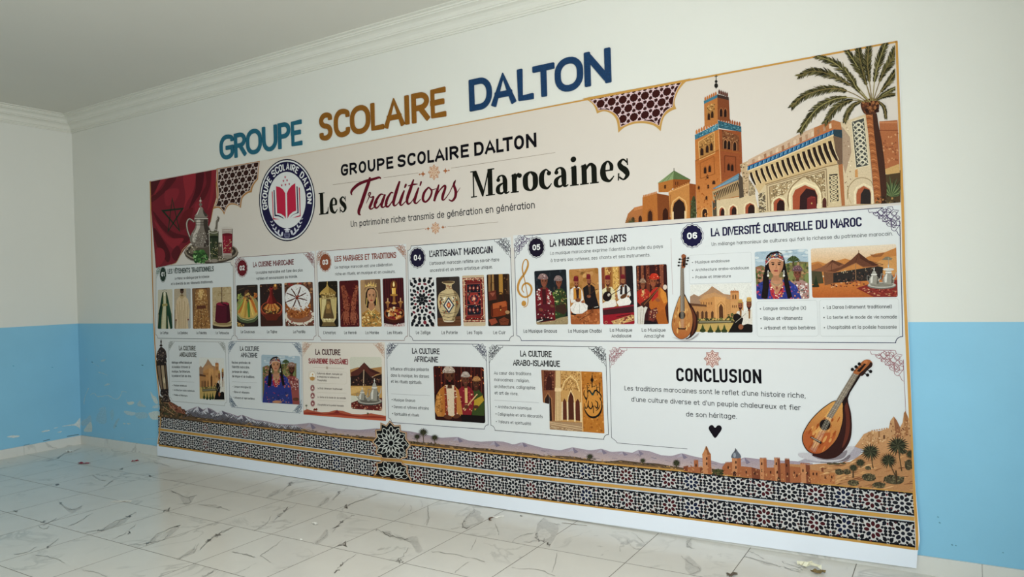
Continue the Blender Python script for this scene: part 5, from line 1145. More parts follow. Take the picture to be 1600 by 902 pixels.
k.poly(V_, '#bfa97e', smooth=True, n=3); k.poly('1090,415 1120,440 1142,500 1136,570 1106,632 1100,660 1074,662 1100,600 1112,500', '#8f7a56'); k.ell(1053, 356, 46, 9, '#5c4630'); k.lines('986,442 1050,452 1122,440|984,456 1050,466 1126,454|990,590 1055,604 1126,588|1004,622 1055,632 1110,620|1020,648 1058,656 1100,648', 4, '#4a3a28')
k.poly('1055,470 1100,535 1058,600 1012,538', '#2e3c4e'); k.poly('1055,486 1088,535 1058,584 1024,537', '#ddd2b8'); k.poly('1055,500 1076,535 1057,568 1036,536', '#2e4054'); k.ell(1056, 535, 14, 20, '#b5502c'); k.ell(1056, 535, 6, 9, '#e0b070')
for s in (-1, 1): k.poly([(1056 + s * 50, 480), (1056 + s * 74, 505), (1056 + s * 62, 560), (1056 + s * 56, 520)], '#7d4a2a'); k.poly([(1056 + s * 20, 470), (1056 + s * 46, 478), (1056 + s * 38, 506)], '#e3dac4')
k.dots('990,470 1040,470 1010,530 985,560', 24, 5, ['#4a5a48', '#7a3a24', '#e0d4b4'], 31); k.dots('1075,470 1130,470 1130,560 1100,540', 24, 5, ['#4a5a48', '#7a3a24', '#d0c09a'], 32); k.dots('1000,560 1030,570 1060,604 1010,618', 14, 5, ['#4a5a48', '#7a3a24'], 33); k.dots('1036,378 1080,378 1082,412 1034,414', 16, 4, ['#5a4a34', '#8a3a28'], 34); k.ell(1058, 662, 40, 6, '#c9bda4'); finish(k)
k = picture(P4, 'picture', K6B, '1160,305 1332,298 1345,698 1172,700', bg='#bda88a', label='printed picture of a red woven carpet')
k.poly('1164,324 1330,318 1343,664 1172,668', '#7a2521'); k.line('1174,334 1322,328 1334,655 1180,658', 8, '#c9a684', closed=True); k.line('1184,350 1314,345 1325,640 1190,643', 4, '#2a1518', closed=True); k.poly('1192,362 1308,358 1316,618 1197,621', '#1c1a21'); k.line('1196,370 1304,366 1312,612 1200,615', 4, '#a8483a', closed=True)
k.poly('1206,484 1226,442 1280,440 1304,482 1284,526 1228,528', '#8f2e28'); k.poly('1222,484 1236,458 1272,456 1290,482 1274,508 1238,510', '#3a2430'); k.poly('1252,458 1272,484 1254,510 1236,484', '#b5503c'); k.poly('1253,470 1263,484 1254,498 1245,484', '#e0c0a0')
for y in (402, 572):
    for x in (1222, 1250, 1282): k.poly([(x, y - 22), (x + 12, y), (x, y + 22), (x - 12, y)], '#7f2b2a'); k.ell(x, y, 4, 7, '#d0b090')
k.dots('1166,326 1330,320 1330,346 1166,352', 40, 4, ['#e0c8a4', '#2a1c1c', '#a84a38'], 35); k.dots('1172,640 1340,636 1342,662 1172,666', 40, 4, ['#e0c8a4', '#2a1c1c', '#a84a38'], 36); k.dots('1166,350 1188,350 1196,640 1174,642', 40, 4, ['#e0c8a4', '#2a1c1c', '#b55a44'], 37); k.dots('1308,346 1330,346 1340,636 1318,638', 40, 4, ['#e0c8a4', '#2a1c1c', '#b55a44'], 38); k.dots('1200,372 1302,370 1310,610 1202,612', 40, 4, ['#8f3a34', '#3a4458', '#c9a888'], 39); k.lines('1200,440 1306,436|1202,532 1310,528', 3, '#a8483a'); finish(k)
k = picture(P4, 'picture', K6B, '1352,296 1530,290 1542,698 1365,700', bg='#2b1c14', label='printed picture of leather bags')
for x, w_, c in ((1374, 20, '#7d5a34'), (1400, 16, '#8f6b3e'), (1462, 30, '#a07434'), (1520, 12, '#4a3424')): k.line([(x, 290), (x + 3, 450)], w_, c)
k.poly('1366,430 1424,418 1430,490 1372,500', '#5d2a1e'); k.poly('1376,440 1400,470 1420,436', '#8a4a38'); k.line('1380,425 1385,360 1410,360 1414,420', 4, '#4a2418'); k.line('1436,508 1438,462 1456,434 1474,440 1484,498', 7, '#3a1c12'); k.poly('1384,546 1400,522 1500,500 1512,512 1514,596 1498,612 1400,632 1388,618', '#7a3319'); k.poly('1400,524 1500,502 1510,545 1400,568', '#a0502a'); k.poly('1384,546 1400,524 1404,630 1390,618', '#4c1d10'); k.line('1400,568 1510,546', 3, '#4a1c10'); k.poly('1452,540 1468,537 1470,580 1454,584', '#5c2412'); k.ell(1462, 572, 5, 6, '#c99a50')
k.poly('1368,650 1420,636 1440,670 1390,694', '#8a3f2a'); k.poly('1446,650 1490,628 1528,650 1520,690 1462,690', '#6a3420'); k.line('1446,652 1480,668 1526,652', 3, '#3f1c10'); k.ell(1515, 590, 18, 14, '#9c7a54'); k.dots('1490,300 1530,300 1535,460 1495,460', 14, 6, ['#4a3020', '#6a4a2c'], 40); finish(k)
# --- music pictures
k = picture(P5, 'picture', H6, '68,165 415,146 438,745 92,748', 14, '#1a1e22', 'printed picture of two seated musicians in patterned robes')
k.dots('70,170 415,150 430,430 80,440', 26, 10, ['#2a3036', '#3a342c', '#24282c'], 41, ry=24, rot=0); k.poly('85,716 250,690 440,655 440,750 85,750', '#94805e'); k.dots('100,720 430,670 436,740 100,744', 40, 6, ['#a8946e', '#7d6a4c'], 42)
k.poly('262,410 306,362 368,352 414,402 428,560 410,650 300,690 276,560', '#2b3a20'); k.dots('270,400 330,365 340,640 300,660', 46, 7, ['#b5b06a', '#5c7a34', '#d8cf90', '#3f5426'], 43); k.dots('350,370 414,402 424,600 360,600', 50, 7, ['#56592e', '#a89a5c', '#33211c', '#6d2a26'], 44); face(k, 336, 294, 31, 44, '#74422f'); wrapcap(k, 330, 268, 42, 52, '#85716c', ['#c9b8b0', '#6a2a30', '#4a4a50'], 5); k.poly('300,540 400,520 428,600 390,640 300,600', '#37241c')
k.poly('92,372 150,344 206,344 252,384 290,480 286,560 300,700 130,724 88,650 78,480', '#64191f'); k.dots('96,380 130,360 150,560 110,600', 44, 8, ['#cdbdb2', '#a8524e', '#8a2a30', '#e0d4ca'], 45); k.dots('206,350 250,390 262,560 216,560', 44, 8, ['#cdbdb2', '#a8524e', '#8a2a30', '#e0d4ca'], 46); k.poly('150,350 192,350 202,560 170,600', '#3a1418'); face(k, 176, 282, 37, 54, '#7a4632'); wrapcap(k, 164, 252, 50, 56, '#8a6d68', ['#cfc0b8', '#7a2a34', '#3c3c44'], 6)
k.poly('84,560 130,530 290,520 300,600 260,640 150,690 90,690', '#541820'); k.ell(140, 585, 26, 16, '#6e3f2e', .4); k.ell(262, 545, 22, 14, '#6e3f2e', .4); k.poly('90,690 200,660 290,690 120,724', '#25181a'); k.poly('96,712 165,690 160,704 100,722', '#b9b0a4'); k.dots('100,600 280,580 280,680 120,690', 36, 7, ['#8a2a30', '#c9b4a8', '#2a1418'], 47); finish(k)
k = picture(P5, 'picture', H6, '445,148 765,130 785,745 466,745', 14, '#a87440', 'printed picture of two seated musicians wearing fezzes')
k.dots('445,148 765,130 770,500 455,520', 60, 22, ['#b58450', '#96652f', '#c09258', '#a0703a'], 48); k.poly('460,600 790,560 790,750 460,750', '#93502a'); k.dots('470,620 780,590 784,742 470,742', 50, 14, ['#a25e34', '#7d4020', '#b56f40'], 49); k.line('530,170 610,178 700,160', 5, '#7d5228')
k.poly('598,350 640,318 690,312 724,340 742,440 776,560 700,578 640,580 610,470', '#1c1718'); k.poly('650,320 680,318 684,400 668,430', '#4a3424'); face(k, 664, 280, 24, 36, '#8a5238', '#2a1a14'); fez(k, 658, 252, 24, 46); k.ell(662, 440, 22, 16, '#8a5238'); k.line('640,450 720,380 760,360', [5, 7, 5], '#3a2418'); k.line('690,290 735,318', 5, '#26201e'); k.poly('640,560 780,545 784,572 650,588', '#17120f'); k.line('720,560 765,552', 6, '#cfc8bc')
k.poly('462,366 500,340 560,342 590,380 606,470 590,500 470,510 458,450', '#d2cdc4'); k.poly('494,352 520,345 530,470 496,480', '#b97e34'); k.poly('560,348 580,372 582,470 556,480 552,380', '#b97e34'); k.poly('520,350 556,350 552,480 530,480', '#35201a'); face(k, 528, 306, 26, 40, '#94583c', '#3a2018'); fez(k, 523, 276, 28, 48)
k.poly('462,560 500,510 600,500 650,540 644,590 590,628 500,632 470,600', '#d8d3cb'); folds(k, '520,520 490,600|560,520 560,620|600,520 630,580', 4, '#a8a298'); k.ell(545, 480, 30, 22, '#6b3f28'); k.ell(596, 500, 18, 14, '#94583c'); k.poly('470,620 530,634 520,648 472,640', '#1c1412'); k.lines('560,700 620,660 700,615|690,600 705,560 708,620', 6, '#4a2818'); finish(k)
k = picture(P5, 'picture', H6, '797,125 1138,106 1160,742 818,745', 14, '#9c6c38', 'printed picture of two lute players on a bench')
for x, w_, c in ((815, 30, '#7d3f28'), (850, 26, '#c09250'), (890, 30, '#8a5428'), (950, 60, '#c79c54'), (1008, 26, '#5a2a24'), (1034, 30, '#8d5c40'), (1060, 22, '#4d2220')): k.line([(x, 105), (x + 8, 420)], w_, c)
k.poly('1060,100 1150,100 1160,560 1080,560', '#1f1a1c'); k.dots('840,130 900,130 910,220 850,220', 20, 6, ['#7a3a24', '#e0bc78'], 50); k.dots('925,130 980,130 990,330 930,330', 34, 6, ['#8a5a2c', '#e6c888', '#a87838'], 51); k.poly('800,300 830,300 840,400 800,420', '#6b3a26')
k.poly('806,370 850,338 910,338 944,380 952,460 930,490 820,490', '#cfc39a'); k.poly('850,345 900,345 895,420 860,430', '#5a4226'); face(k, 868, 290, 28, 42, '#96603f', '#4a2a1c'); fez(k, 866, 258, 30, 42); k.poly('806,520 870,480 950,476 966,540 900,570 812,576', '#d6d0c6')
k.poly('966,380 1000,320 1070,312 1108,350 1118,430 1090,460 980,470', '#cfcbc4'); k.poly('1006,325 1030,318 1026,420 1000,420', '#241c1e'); k.poly('1050,316 1076,322 1080,420 1050,420', '#241c1e'); face(k, 1034, 280, 24, 40, '#96603f', '#3f2418'); fez(k, 1030, 250, 24, 42); k.poly('962,500 1010,460 1100,455 1124,500 1108,530 990,550', '#d9d4cb')
k.ell(862, 440, 48, 56, '#1e1310', .3); k.ell(880, 425, 16, 18, '#b9ada0'); k.line('880,440 960,390 1030,352', 8, '#4a2c1a'); k.line('930,380 990,330', 6, '#3a2216'); k.ell(1040, 440, 40, 22, '#5c3820', -.5); k.line('1050,430 1130,360', 7, '#3f2616'); k.ell(960, 436, 16, 12, '#96603f'); k.ell(1090, 440, 14, 12, '#96603f')
k.poly('810,580 1160,535 1160,620 816,645', '#3a1a1e'); k.poly('808,570 1160,528 1160,545 810,590', '#7a1f2a'); k.poly('812,645 1165,612 1165,750 812,750', '#8a1a24'); k.poly('905,710 1130,640 1165,650 1165,700 1000,745 930,745', '#b08a5c'); k.dots('915,712 1130,646 1160,690 1000,740', 60, 8, ['#7a1f22', '#d6b47c', '#5a1a1c', '#c79a58'], 52); k.line('960,665 1120,632', 7, '#241214'); k.ring(850, 722, 14, 12, 3, '#b98a6a', 12); finish(k)
k = picture(P5, 'picture', H6, '1173,105 1508,90 1532,740 1192,745', 14, '#331716', 'printed picture of two musicians in red with a long-necked lute')
for x, w_, c in ((1192, 18, '#6a3a28'), (1240, 28, '#7a4630'), (1300, 36, '#68301f'), (1390, 20, '#4d221c'), (1450, 40, '#7a4230')): k.line([(x, 90), (x + 8, 400)], w_, c); k.dots([(x - w_ / 2, 100), (x + w_ / 2, 100), (x + w_ / 2 + 6, 380), (x - w_ / 2 + 6, 380)], 22, 6, ['#a8603c', '#35140f', '#8a4a30'], x)
k.poly('1184,390 1226,360 1290,360 1330,400 1320,500 1250,560 1188,500', '#9c2a20'); k.poly('1236,364 1266,364 1262,440 1244,440', '#c9a06a'); face(k, 1250, 318, 26, 38, '#7d452c'); wrapcap(k, 1248, 292, 32, 46, '#8a6a54', ['#c9b090', '#5a2a20'], 8); k.dots('1190,400 1320,400 1310,480 1200,480', 26, 6, ['#b8402c', '#5a1a16', '#d08a50'], 53)
k.poly('1190,560 1250,540 1300,560 1270,640 1260,745 1196,745', '#c9c2b6'); folds(k, '1230,560 1220,740|1262,560 1240,740', 5, '#98907f'); k.ell(1490, 340, 22, 28, '#cbb8a8')
k.poly('1316,420 1370,345 1440,340 1496,400 1516,500 1490,560 1500,640 1520,745 1420,745 1380,640 1320,560', '#a85a22'); k.poly('1330,400 1372,345 1420,345 1416,440 1350,500', '#a82a22'); k.poly('1440,345 1500,402 1516,500 1476,520 1440,440', '#c27a30'); face(k, 1362, 284, 36, 52, '#8a4c30'); wrapcap(k, 1374, 252, 50, 60, '#b02c1c', ['#e0603c', '#f0d0a8', '#7a1812'], 9); k.ell(1412, 290, 8, 14, '#8a4c30')
k.line('1240,545 1330,460 1430,340', [60, 30, 12], '#3a2018'); k.line('1262,530 1330,458 1436,336', 6, '#8a5a34'); k.ell(1410, 480, 26, 18, '#8a4c30', .5); k.poly('1310,600 1400,560 1420,640 1360,720 1310,700', '#5a2622'); k.dots('1310,600 1400,570 1410,650 1330,700', 30, 7, ['#8a3a2c', '#b08a6a', '#35181a'], 54); k.poly('1390,640 1470,580 1530,745 1420,745', '#9c5420'); k.poly('1270,700 1400,720 1400,750 1270,750', '#191214'); finish(k)
def palace(k, sx, sy, ox, oy):
    f = lambda s: [(ox + x * sx, oy + y * sy) for x, y in pts(s)]
    k.poly(f('0,0 720,0 720,460 0,460'), '#d5d3ca'); k.poly(f('60,130 170,60 215,15 330,90 470,110 500,330 60,330'), '#a27c5c'); k.poly(f('0,115 40,92 120,130 120,330 0,330'), '#95755c')
    k.poly(f('85,150 140,100 240,76 360,118 366,130 90,158'), '#b5875a'); k.poly(f('100,155 240,115 350,125 356,335 110,335'), '#b9824c'); k.poly(f('240,115 345,125 350,335 246,335'), '#c8935a'); k.poly(f('0,180 160,196 165,215 0,205'), '#5c3c28'); k.poly(f('0,205 165,215 168,335 0,335'), '#aa7848'); k.poly(f('345,130 400,150 404,335 348,335'), '#b5824e')
    k.poly(f('393,72 410,60 470,60 478,75 480,330 400,330'), '#bd8450'); k.poly(f('392,80 394,62 404,54 412,62 425,54 434,62 446,54 456,62 470,56 478,78'), '#a8683c'); k.line(f('435,30 435,56'), 3 * sx, '#8a4a2c'); k.poly(f('400,160 480,150 520,170 520,330 402,330'), '#c08c56')
    k.poly(f('284,335 282,220 302,185 322,220 326,335'), '#4d2e1c'); k.line(f('270,335 268,200 302,166 336,200 340,335'), 5 * sx, '#94622f')
    for x in (75, 122, 160, 218): k.poly(f('%d,332 %d,270 %d,252 %d,270 %d,332' % (x - 12, x - 12, x, x + 12, x + 12)), '#4f3120')
    for x in (110, 135, 160, 185, 210): k.poly(f('%d,195 %d,170 %d,170 %d,195' % (x - 5, x - 5, x + 5, x + 5)), '#7d522e')
    for x in (420, 445): k.poly(f('%d,140 %d,105 %d,95 %d,105 %d,140' % (x - 6, x - 6, x, x + 6, x + 6)), '#5c3a24')
    for x in (415, 432, 450): k.poly(f('%d,225 %d,200 %d,200 %d,225' % (x - 4, x - 4, x + 4, x + 4)), '#6b4428')
    k.poly(f('0,330 600,325 600,460 0,460'), '#b39556'); k.poly(f('80,350 420,345 440,372 80,380'), '#4a3f2c'); k.poly(f('90,358 400,354 400,364 90,368'), '#8a8468'); k.dots(f('60,328 420,325 420,348 60,350'), 34, 9 * sx, ['#3f4a26', '#566032', '#2c331c'], 55, ry=8 * sy); k.dots(f('360,290 440,280 440,340 370,340'), 18, 10 * sx, ['#3a4426', '#54602f'], 56)
    for x, y in ((125, 430), (200, 440), (275, 440), (335, 435)): k.poly(f('%d,%d %d,%d %d,%d' % (x - 26, y + 30, x, y - 52, x + 26, y + 30)), '#3a4524'); k.ell(ox + x * sx, oy + (y + 16) * sy, 30 * sx, 20 * sy, '#2e381c', n=10)
    for x, y, s, sk in ((490, 200, 1, '#8a5236'), (575, 190, 1.15, '#7d4a30')):
        X, Y = ox + x * sx, oy + y * sy
        k.poly([(X - 60 * s * sx, Y + 130 * s * sy), (X - 30 * s * sx, Y + 60 * s * sy), (X + 20 * s * sx, Y + 45 * s * sy), (X + 50 * s * sx, Y + 90 * s * sy), (X + 55 * s * sx, Y + 190 * s * sy), (X - 50 * s * sx, Y + 190 * s * sy)], '#cfc8bb')
        k.poly([(X - 6 * sx, Y + 55 * sy), (X + 14 * sx, Y + 50 * sy), (X + 10 * sx, Y + 140 * sy), (X - 4 * sx, Y + 140 * sy)], '#8a6038'); face(k, X, Y + 8 * sy, 22 * s * sx, 34 * s * sy, sk, '#2c1a14'); k.poly([(X - 24 * s * sx, Y - 18 * s * sy), (X + 22 * s * sx, Y - 18 * s * sy), (X + 20 * s * sx, Y - 36 * s * sy), (X - 20 * s * sx, Y - 36 * s * sy)], '#2a1c18'); fez(k, X, Y - 22 * s * sy, 22 * s * sx, 32 * s * sy, '#b0884a')
    k.poly(f('370,470 420,380 450,320 480,290 520,330 500,400 560,380 610,390 620,470'), '#16110f'); k.ell(ox + 455 * sx, oy + 320 * sy, 36 * sx, 40 * sy, '#1a1310'); k.ell(ox + 495 * sx, oy + 410 * sy, 24 * sx, 26 * sy, '#8a5236'); k.line(f('440,370 500,320 545,280'), 6 * sx, '#9a9080')
k = picture(P5, 'picture', H4, '112,342 712,322 722,808 116,808', 14, '#d5d3ca', 'printed picture of a palace garden with two seated men'); palace(k, 1.0, 1.0, 112, 342); finish(k)
def amazigh(k, f, s, two, robe2):
    """woman with woven headband, silver earrings and blue robe before cactus and palms; f maps crop points"""
    P = lambda t: [f(p) for p in pts(t)]; X = lambda x, y: f((x, y))
    k.poly(P('40,40 660,40 660,940 40,940'), '#9fb0b9'); k.dots(P('60,90 620,60 620,200 70,220'), 22, 40 * s, ['#b4c0c4', '#c5cccb', '#90a4b0'], 57, ry=14 * s, rot=0); k.poly(P('40,260 130,230 200,260 400,210 520,190 660,200 660,940 40,940'), '#6f6440'); k.dots(P('50,250 200,250 200,420 60,420'), 70, 16 * s, ['#8a5a44', '#5c6636', '#a5705a', '#44502c', '#b58a6c'], 58); k.dots(P('380,215 640,205 640,420 400,420'), 90, 16 * s, ['#5c6636', '#7f7a44', '#8f6a44', '#3f4a28', '#a5825a'], 59)
    for i in range(13):
        a = PI + PI * i / 12; c = X(465, 190); k.line([c, (c[0] + 42 * s * math.cos(a), c[1] + 46 * s * math.sin(a) - 8 * s), (c[0] + 76 * s * math.cos(a), c[1] + 60 * s * math.sin(a) + 14 * s)], [14 * s, 12 * s, 3 * s], ['#3c4a2c', '#4f5c34', '#2e3a22'][i % 3])
    k.line(P('465,190 462,240'), 16 * s, '#4a3c28'); k.ell(*X(610, 370), 30 * s, 60 * s, '#6f7a48'); k.ell(*X(440, 340), 26 * s, 50 * s, '#7d7f4c')
    if two: two(k, P, X, s)
    k.poly(P('80,440 130,405 230,380 240,470 340,480 350,380 430,395 500,450 560,600 600,940 30,940 70,640'), '#2c3476'); k.dots(P('85,440 230,390 230,600 80,600'), 34, 10 * s, ['#4a2a62', '#b0405a', '#3c4a9a', '#1c2456'], 60); k.dots(P('350,390 500,450 550,600 380,600'), 40, 10 * s, ['#4a2a62', '#b0405a', '#3c4a9a', '#1c2456', '#c07a5a'], 61)
    k.poly(P('214,430 236,395 300,440 350,395 384,430 350,540 310,600 270,600 230,540'), '#a32c38'); k.dots(P('214,440 384,440 340,590 260,590'), 50, 8 * s, ['#d8a060', '#5a1a2a', '#e8d8c0', '#3a4a8a'], 62); k.poly(P('240,360 344,360 360,430 296,540 228,430'), '#b07c5c')
    k.poly(P('176,190 190,130 230,96 300,86 346,110 372,170 390,260 420,420 450,560 420,580 380,440 360,300 200,300 206,420 190,590 130,570 150,420'), '#15100f'); face(k, *X(284, 235), 76 * s, 104 * s, '#b9825f', lip='#8f3e38')
    for q in ('150,330 205,300 212,440 196,580 140,560', '360,330 384,330 420,430 452,560 408,580 372,440'): k.poly(P(q), '#17110f')
    k.poly(P('172,190 182,146 240,116 306,104 352,124 374,176 360,186 300,156 230,164 178,232'), '#8f3a40'); k.dots(P('174,190 184,146 240,118 306,106 352,126 372,174 300,154 230,162'), 60, 9 * s, ['#d8cdc0', '#3a6a7a', '#c08a4a', '#5a1e2c', '#2c3a4a'], 63); k.line(P('178,226 230,164 300,156 362,186'), 9 * s, '#c9c2b4'); k.poly(P('180,180 192,128 240,94 300,84 346,108 306,100 236,112'), '#1a1413')
    for x in (202, 366): k.line([X(x, 285), X(x, 350)], 11 * s, '#c9c4b8'); k.ell(*X(x, 310), 11 * s, 11 * s, '#8a8478'); k.ell(*X(x, 340), 12 * s, 10 * s, '#dcd8cc')
    k.line(P('226,400 262,432 292,440 330,428 356,400'), 10 * s, '#8d7c60'); k.line(P('244,430 290,482 336,428'), 6 * s, '#c0a878'); k.ell(*X(292, 468), 14 * s, 17 * s, '#8a4a3c')
def woman2(k, P, X, s):
    k.poly(P('450,420 500,380 560,385 620,420 640,640 440,640'), '#9c7a70'); k.dots(P('455,420 620,420 632,600 460,600'), 80, 10 * s, ['#c9b8b0', '#7a2a34', '#b06a60', '#3a4a44', '#e0d4cc'], 64); face(k, *X(508, 320), 40 * s, 52 * s, '#6e4030'); wrapcap(k, *X(508, 290), 50 * s, 56 * s, '#6a4a50', ['#a88a88', '#3a2a34'], 65)
k = picture(P5, 'picture', H5, '62,92 615,60 632,580 82,585', 18, '#9fb0b9', 'printed picture of a woman in a woven headband'); amazigh(k, lambda p: p, 1.0, woman2, None); finish(k)
k = picture(P5, 'picture', H5, '645,58 1535,10 1552,562 662,570', 18, '#d8bd98', 'printed picture of a desert tent with silver teapots')
k.grid('640,50 1540,5 1555,300 650,300', fade((1100, 20), '#d9c8b0', (1100, 260), '#c9985e'), 6, 5); k.poly('640,210 720,190 800,215 900,190 1000,160 1100,190 1200,160 1320,110 1420,95 1540,45 1560,330 640,340', '#b5763e'); k.poly('1260,120 1340,118 1420,95 1380,140 1300,150', '#8a5630'); k.poly('1330,200 1440,150 1540,130 1550,320 1400,330', '#c08a50'); k.poly('650,230 730,205 790,250 650,300', '#9c6236'); k.poly('640,360 1560,330 1560,580 640,580', '#b4652c'); k.grid('640,400 1560,380 1560,575 640,578', fade((1100, 390), '#b87038', (1100, 570), '#a55425'), 5, 4)
k.poly('780,300 880,300 885,420 790,440', '#6b4630'); k.poly('880,310 1340,240 1400,250 1390,380 1130,400 880,415', '#2a2522'); k.poly('650,290 760,290 780,420 660,430', '#453f2a'); k.poly('650,290 760,250 870,175 980,215 1040,245 880,290 800,300', '#7d5038'); k.poly('870,175 980,215 940,240 870,200 800,260', '#5c3826'); k.poly('800,296 960,250 1070,170 1145,98 1250,180 1360,228 1300,246 1190,250 1120,208 1000,260 900,308', '#613a28'); k.poly('1145,98 1250,180 1360,228 1290,235 1160,160', '#4a2a1e'); k.line('800,298 900,306 1000,260 1115,208 1190,250 1300,246 1400,226', 7, '#8f5c3c'); k.lines('1145,75 1145,105|1112,215 1115,390', 8, '#8a6848'); k.lines('1145,100 1110,205|870,175 860,290', 4, '#3f241a'); k.line('1240,180 1400,225', 5, '#4a3020')
k.dots('890,320 1340,260 1380,380 900,410', 50, 9, ['#3c2f28', '#4f3a2e', '#6a4a3a', '#1c1a18'], 66); k.dots('960,290 1330,250 1330,270 960,330', 14, 4, ['#d8c8a0'], 67); k.dots('850,410 1200,380 1210,440 860,460', 36, 11, ['#7a3a2a', '#c9a078', '#4a2a22', '#a55a38', '#2c2420'], 68, ry=7, rot=0); k.poly('670,450 690,380 700,330 712,385 728,450', '#25301c'); k.poly('660,440 730,430 735,460 660,462', '#2a2a1a')
k.poly('1120,470 1240,430 1420,400 1555,380 1560,575 1300,560', '#7a2a24'); k.dots('1140,468 1545,400 1548,555 1300,550', 90, 12, ['#9c3a2c', '#5a1c1a', '#c99a70', '#8a4a38', '#b5604a'], 69, ry=5, rot=.1); k.ell(1385, 445, 150, 34, '#6d6a62'); k.ell(1385, 436, 146, 30, '#b3aea2'); k.ell(1385, 434, 122, 22, '#7d786c')
def pot(k, x, y, w, h):
    k.poly([(x - w * .9, y), (x - w, y - h * .28), (x - w * .6, y - h * .48), (x - w * .42, y - h * .58), (x + w * .42, y - h * .58), (x + w * .6, y - h * .48), (x + w, y - h * .28), (x + w * .9, y)], '#8f8a7e', smooth=True, n=3)
    k.poly([(x - w * .7, y - h * .05), (x - w * .75, y - h * .3), (x - w * .4, y - h * .5), (x - w * .2, y - h * .5), (x - w * .35, y - h * .05)], '#cdc8bc'); k.poly([(x + w * .5, y), (x + w * .6, y - h * .45), (x + w, y - h * .28), (x + w * .9, y)], '#5c574d')
    k.ell(x, y - h * .58, w * .62, h * .05, '#d0ccc2'); k.poly([(x - w * .5, y - h * .6), (x - w * .3, y - h * .76), (x, y - h * .82), (x + w * .3, y - h * .76), (x + w * .5, y - h * .6)], '#a19c90'); k.line([(x, y - h * .8), (x, y - h)], w * .18, '#b5b0a4'); k.ell(x, y - h * .9, w * .14, h * .03, '#d8d4ca')
    k.line([(x + w * .8, y - h * .2), (x + w * 1.3, y - h * .35), (x + w * 1.45, y - h * .58)], [w * .3, w * .2, w * .14], '#a5a094'); k.line(catmull([(x - w * .8, y - h * .45), (x - w * 1.35, y - h * .5), (x - w * 1.3, y - h * .2), (x - w * .9, y - h * .12)]), w * .14, '#77726a')
pot(k, 1305, 425, 52, 170); pot(k, 1455, 420, 56, 200); k.ell(1455, 275, 60, 14, '#c9c4ba'); k.poly('1385,175 1420,145 1450,140 1500,160 1480,178', '#7d6f58'); k.line('1455,150 1460,260', 5, '#8f8a7a'); finish(k)
# --- lower row pictures
k = picture(Q1, 'picture', L1, '366,174 543,180 550,482 371,470', 8, '#c9c7bd', 'small printed picture of a palace garden'); palace(k, .29, .63, 366, 176); finish(k)
def man2(k, P, X, s):
    k.poly(P('470,440 540,400 620,410 700,470 720,940 450,940'), '#8a4640'); k.dots(P('480,440 690,450 700,640 480,640'), 90, 11 * s, ['#b08078', '#6a2a2c', '#c9a89c', '#54242a'], 70); face(k, *X(572, 300), 58 * s, 84 * s, '#5c3626', '#2a1812'); wrapcap(k, *X(572, 250), 70 * s, 72 * s, '#8a6a5c', ['#c9b8a8', '#6a3a34'], 71)
k = picture(Q2, 'picture', L1, '805,155 1078,165 1082,508 806,492', 10, '#9fb0b9', 'printed picture of a woman and a man in traditional dress')
amazigh(k, lambda p: (806 + (p[0] - 20) * .385, 158 + (p[1] - 60) * .42), .39, man2, None); k.poly('840,420 880,440 960,440 1000,420 1000,510 836,500', '#2e3670'); k.dots('840,420 1000,420 1000,500 840,495', 40, 4, ['#8a3a5a', '#4a55a0', '#1e2450', '#b07a60'], 72); k.ell(918, 488, 34, 10, '#b07c5c'); k.ell(1050, 470, 22, 12, '#5c3626'); finish(k)
k = picture(Q3, 'picture', L2, '432,140 682,140 687,562 445,545', 16, '#c9c6b4', 'printed picture of a tent and silver teapots')
k.poly('430,240 500,220 560,235 690,215 690,290 430,300', '#a57a4c'); k.poly('440,262 500,230 546,182 590,228 680,268 640,275 600,300 545,240 500,285 445,292', '#542c24'); k.poly('546,182 590,228 680,268 640,275 590,250', '#3f201c'); k.poly('440,290 500,285 545,240 600,300 690,270 690,370 440,365', '#2a1d1a'); k.line('543,240 540,372', 7, '#b59a7c'); k.dots('445,300 685,300 685,365 445,360', 40, 6, ['#4a2f28', '#6a4238', '#8a6248', '#1a1412'], 73); k.poly('435,365 690,365 690,470 440,440', '#b58c50'); k.poly('436,380 520,370 560,390 480,420 438,430', '#cfa768')
k.poly('440,500 520,470 690,460 690,565 445,560', '#5c2420'); k.dots('445,500 685,480 685,560 450,545', 60, 7, ['#8a3a30', '#c9a080', '#35161a', '#a8604a'], 74, ry=4); k.ell(590, 490, 98, 30, '#3c3a36'); k.ell(590, 484, 95, 26, '#a09a8e'); k.ell(590, 482, 78, 18, '#5f5a50'); pot(k, 530, 475, 30, 100); pot(k, 626, 478, 36, 170); k.ell(580, 470, 14, 16, '#8f8a80'); finish(k)
k = picture(Q4, 'picture', L2, '1085,210 1480,220 1492,658 1100,632', 12, '#2b1210', 'printed picture of three singers in embroidered robes')
for x in range(1095, 1490, 26): k.line([(x, 212), (x + 3, 420)], 10, ['#4a1c16', '#5c261c', '#35130f'][x % 3])
k.dots('1090,215 1480,222 1485,360 1095,350', 50, 6, ['#b5502c', '#7a2a1c', '#d8884c', '#5a1c14'], 75)
k.poly('1385,460 1400,400 1440,395 1470,430 1486,520 1480,655 1390,640', '#35431f'); k.poly('1400,480 1470,440 1482,480 1410,560', '#a8882c'); face(k, 1420, 350, 26, 38, '#4d2c1e'); wrapcap(k, 1424, 328, 30, 36, '#9c6a40', ['#c9985c'], 76)
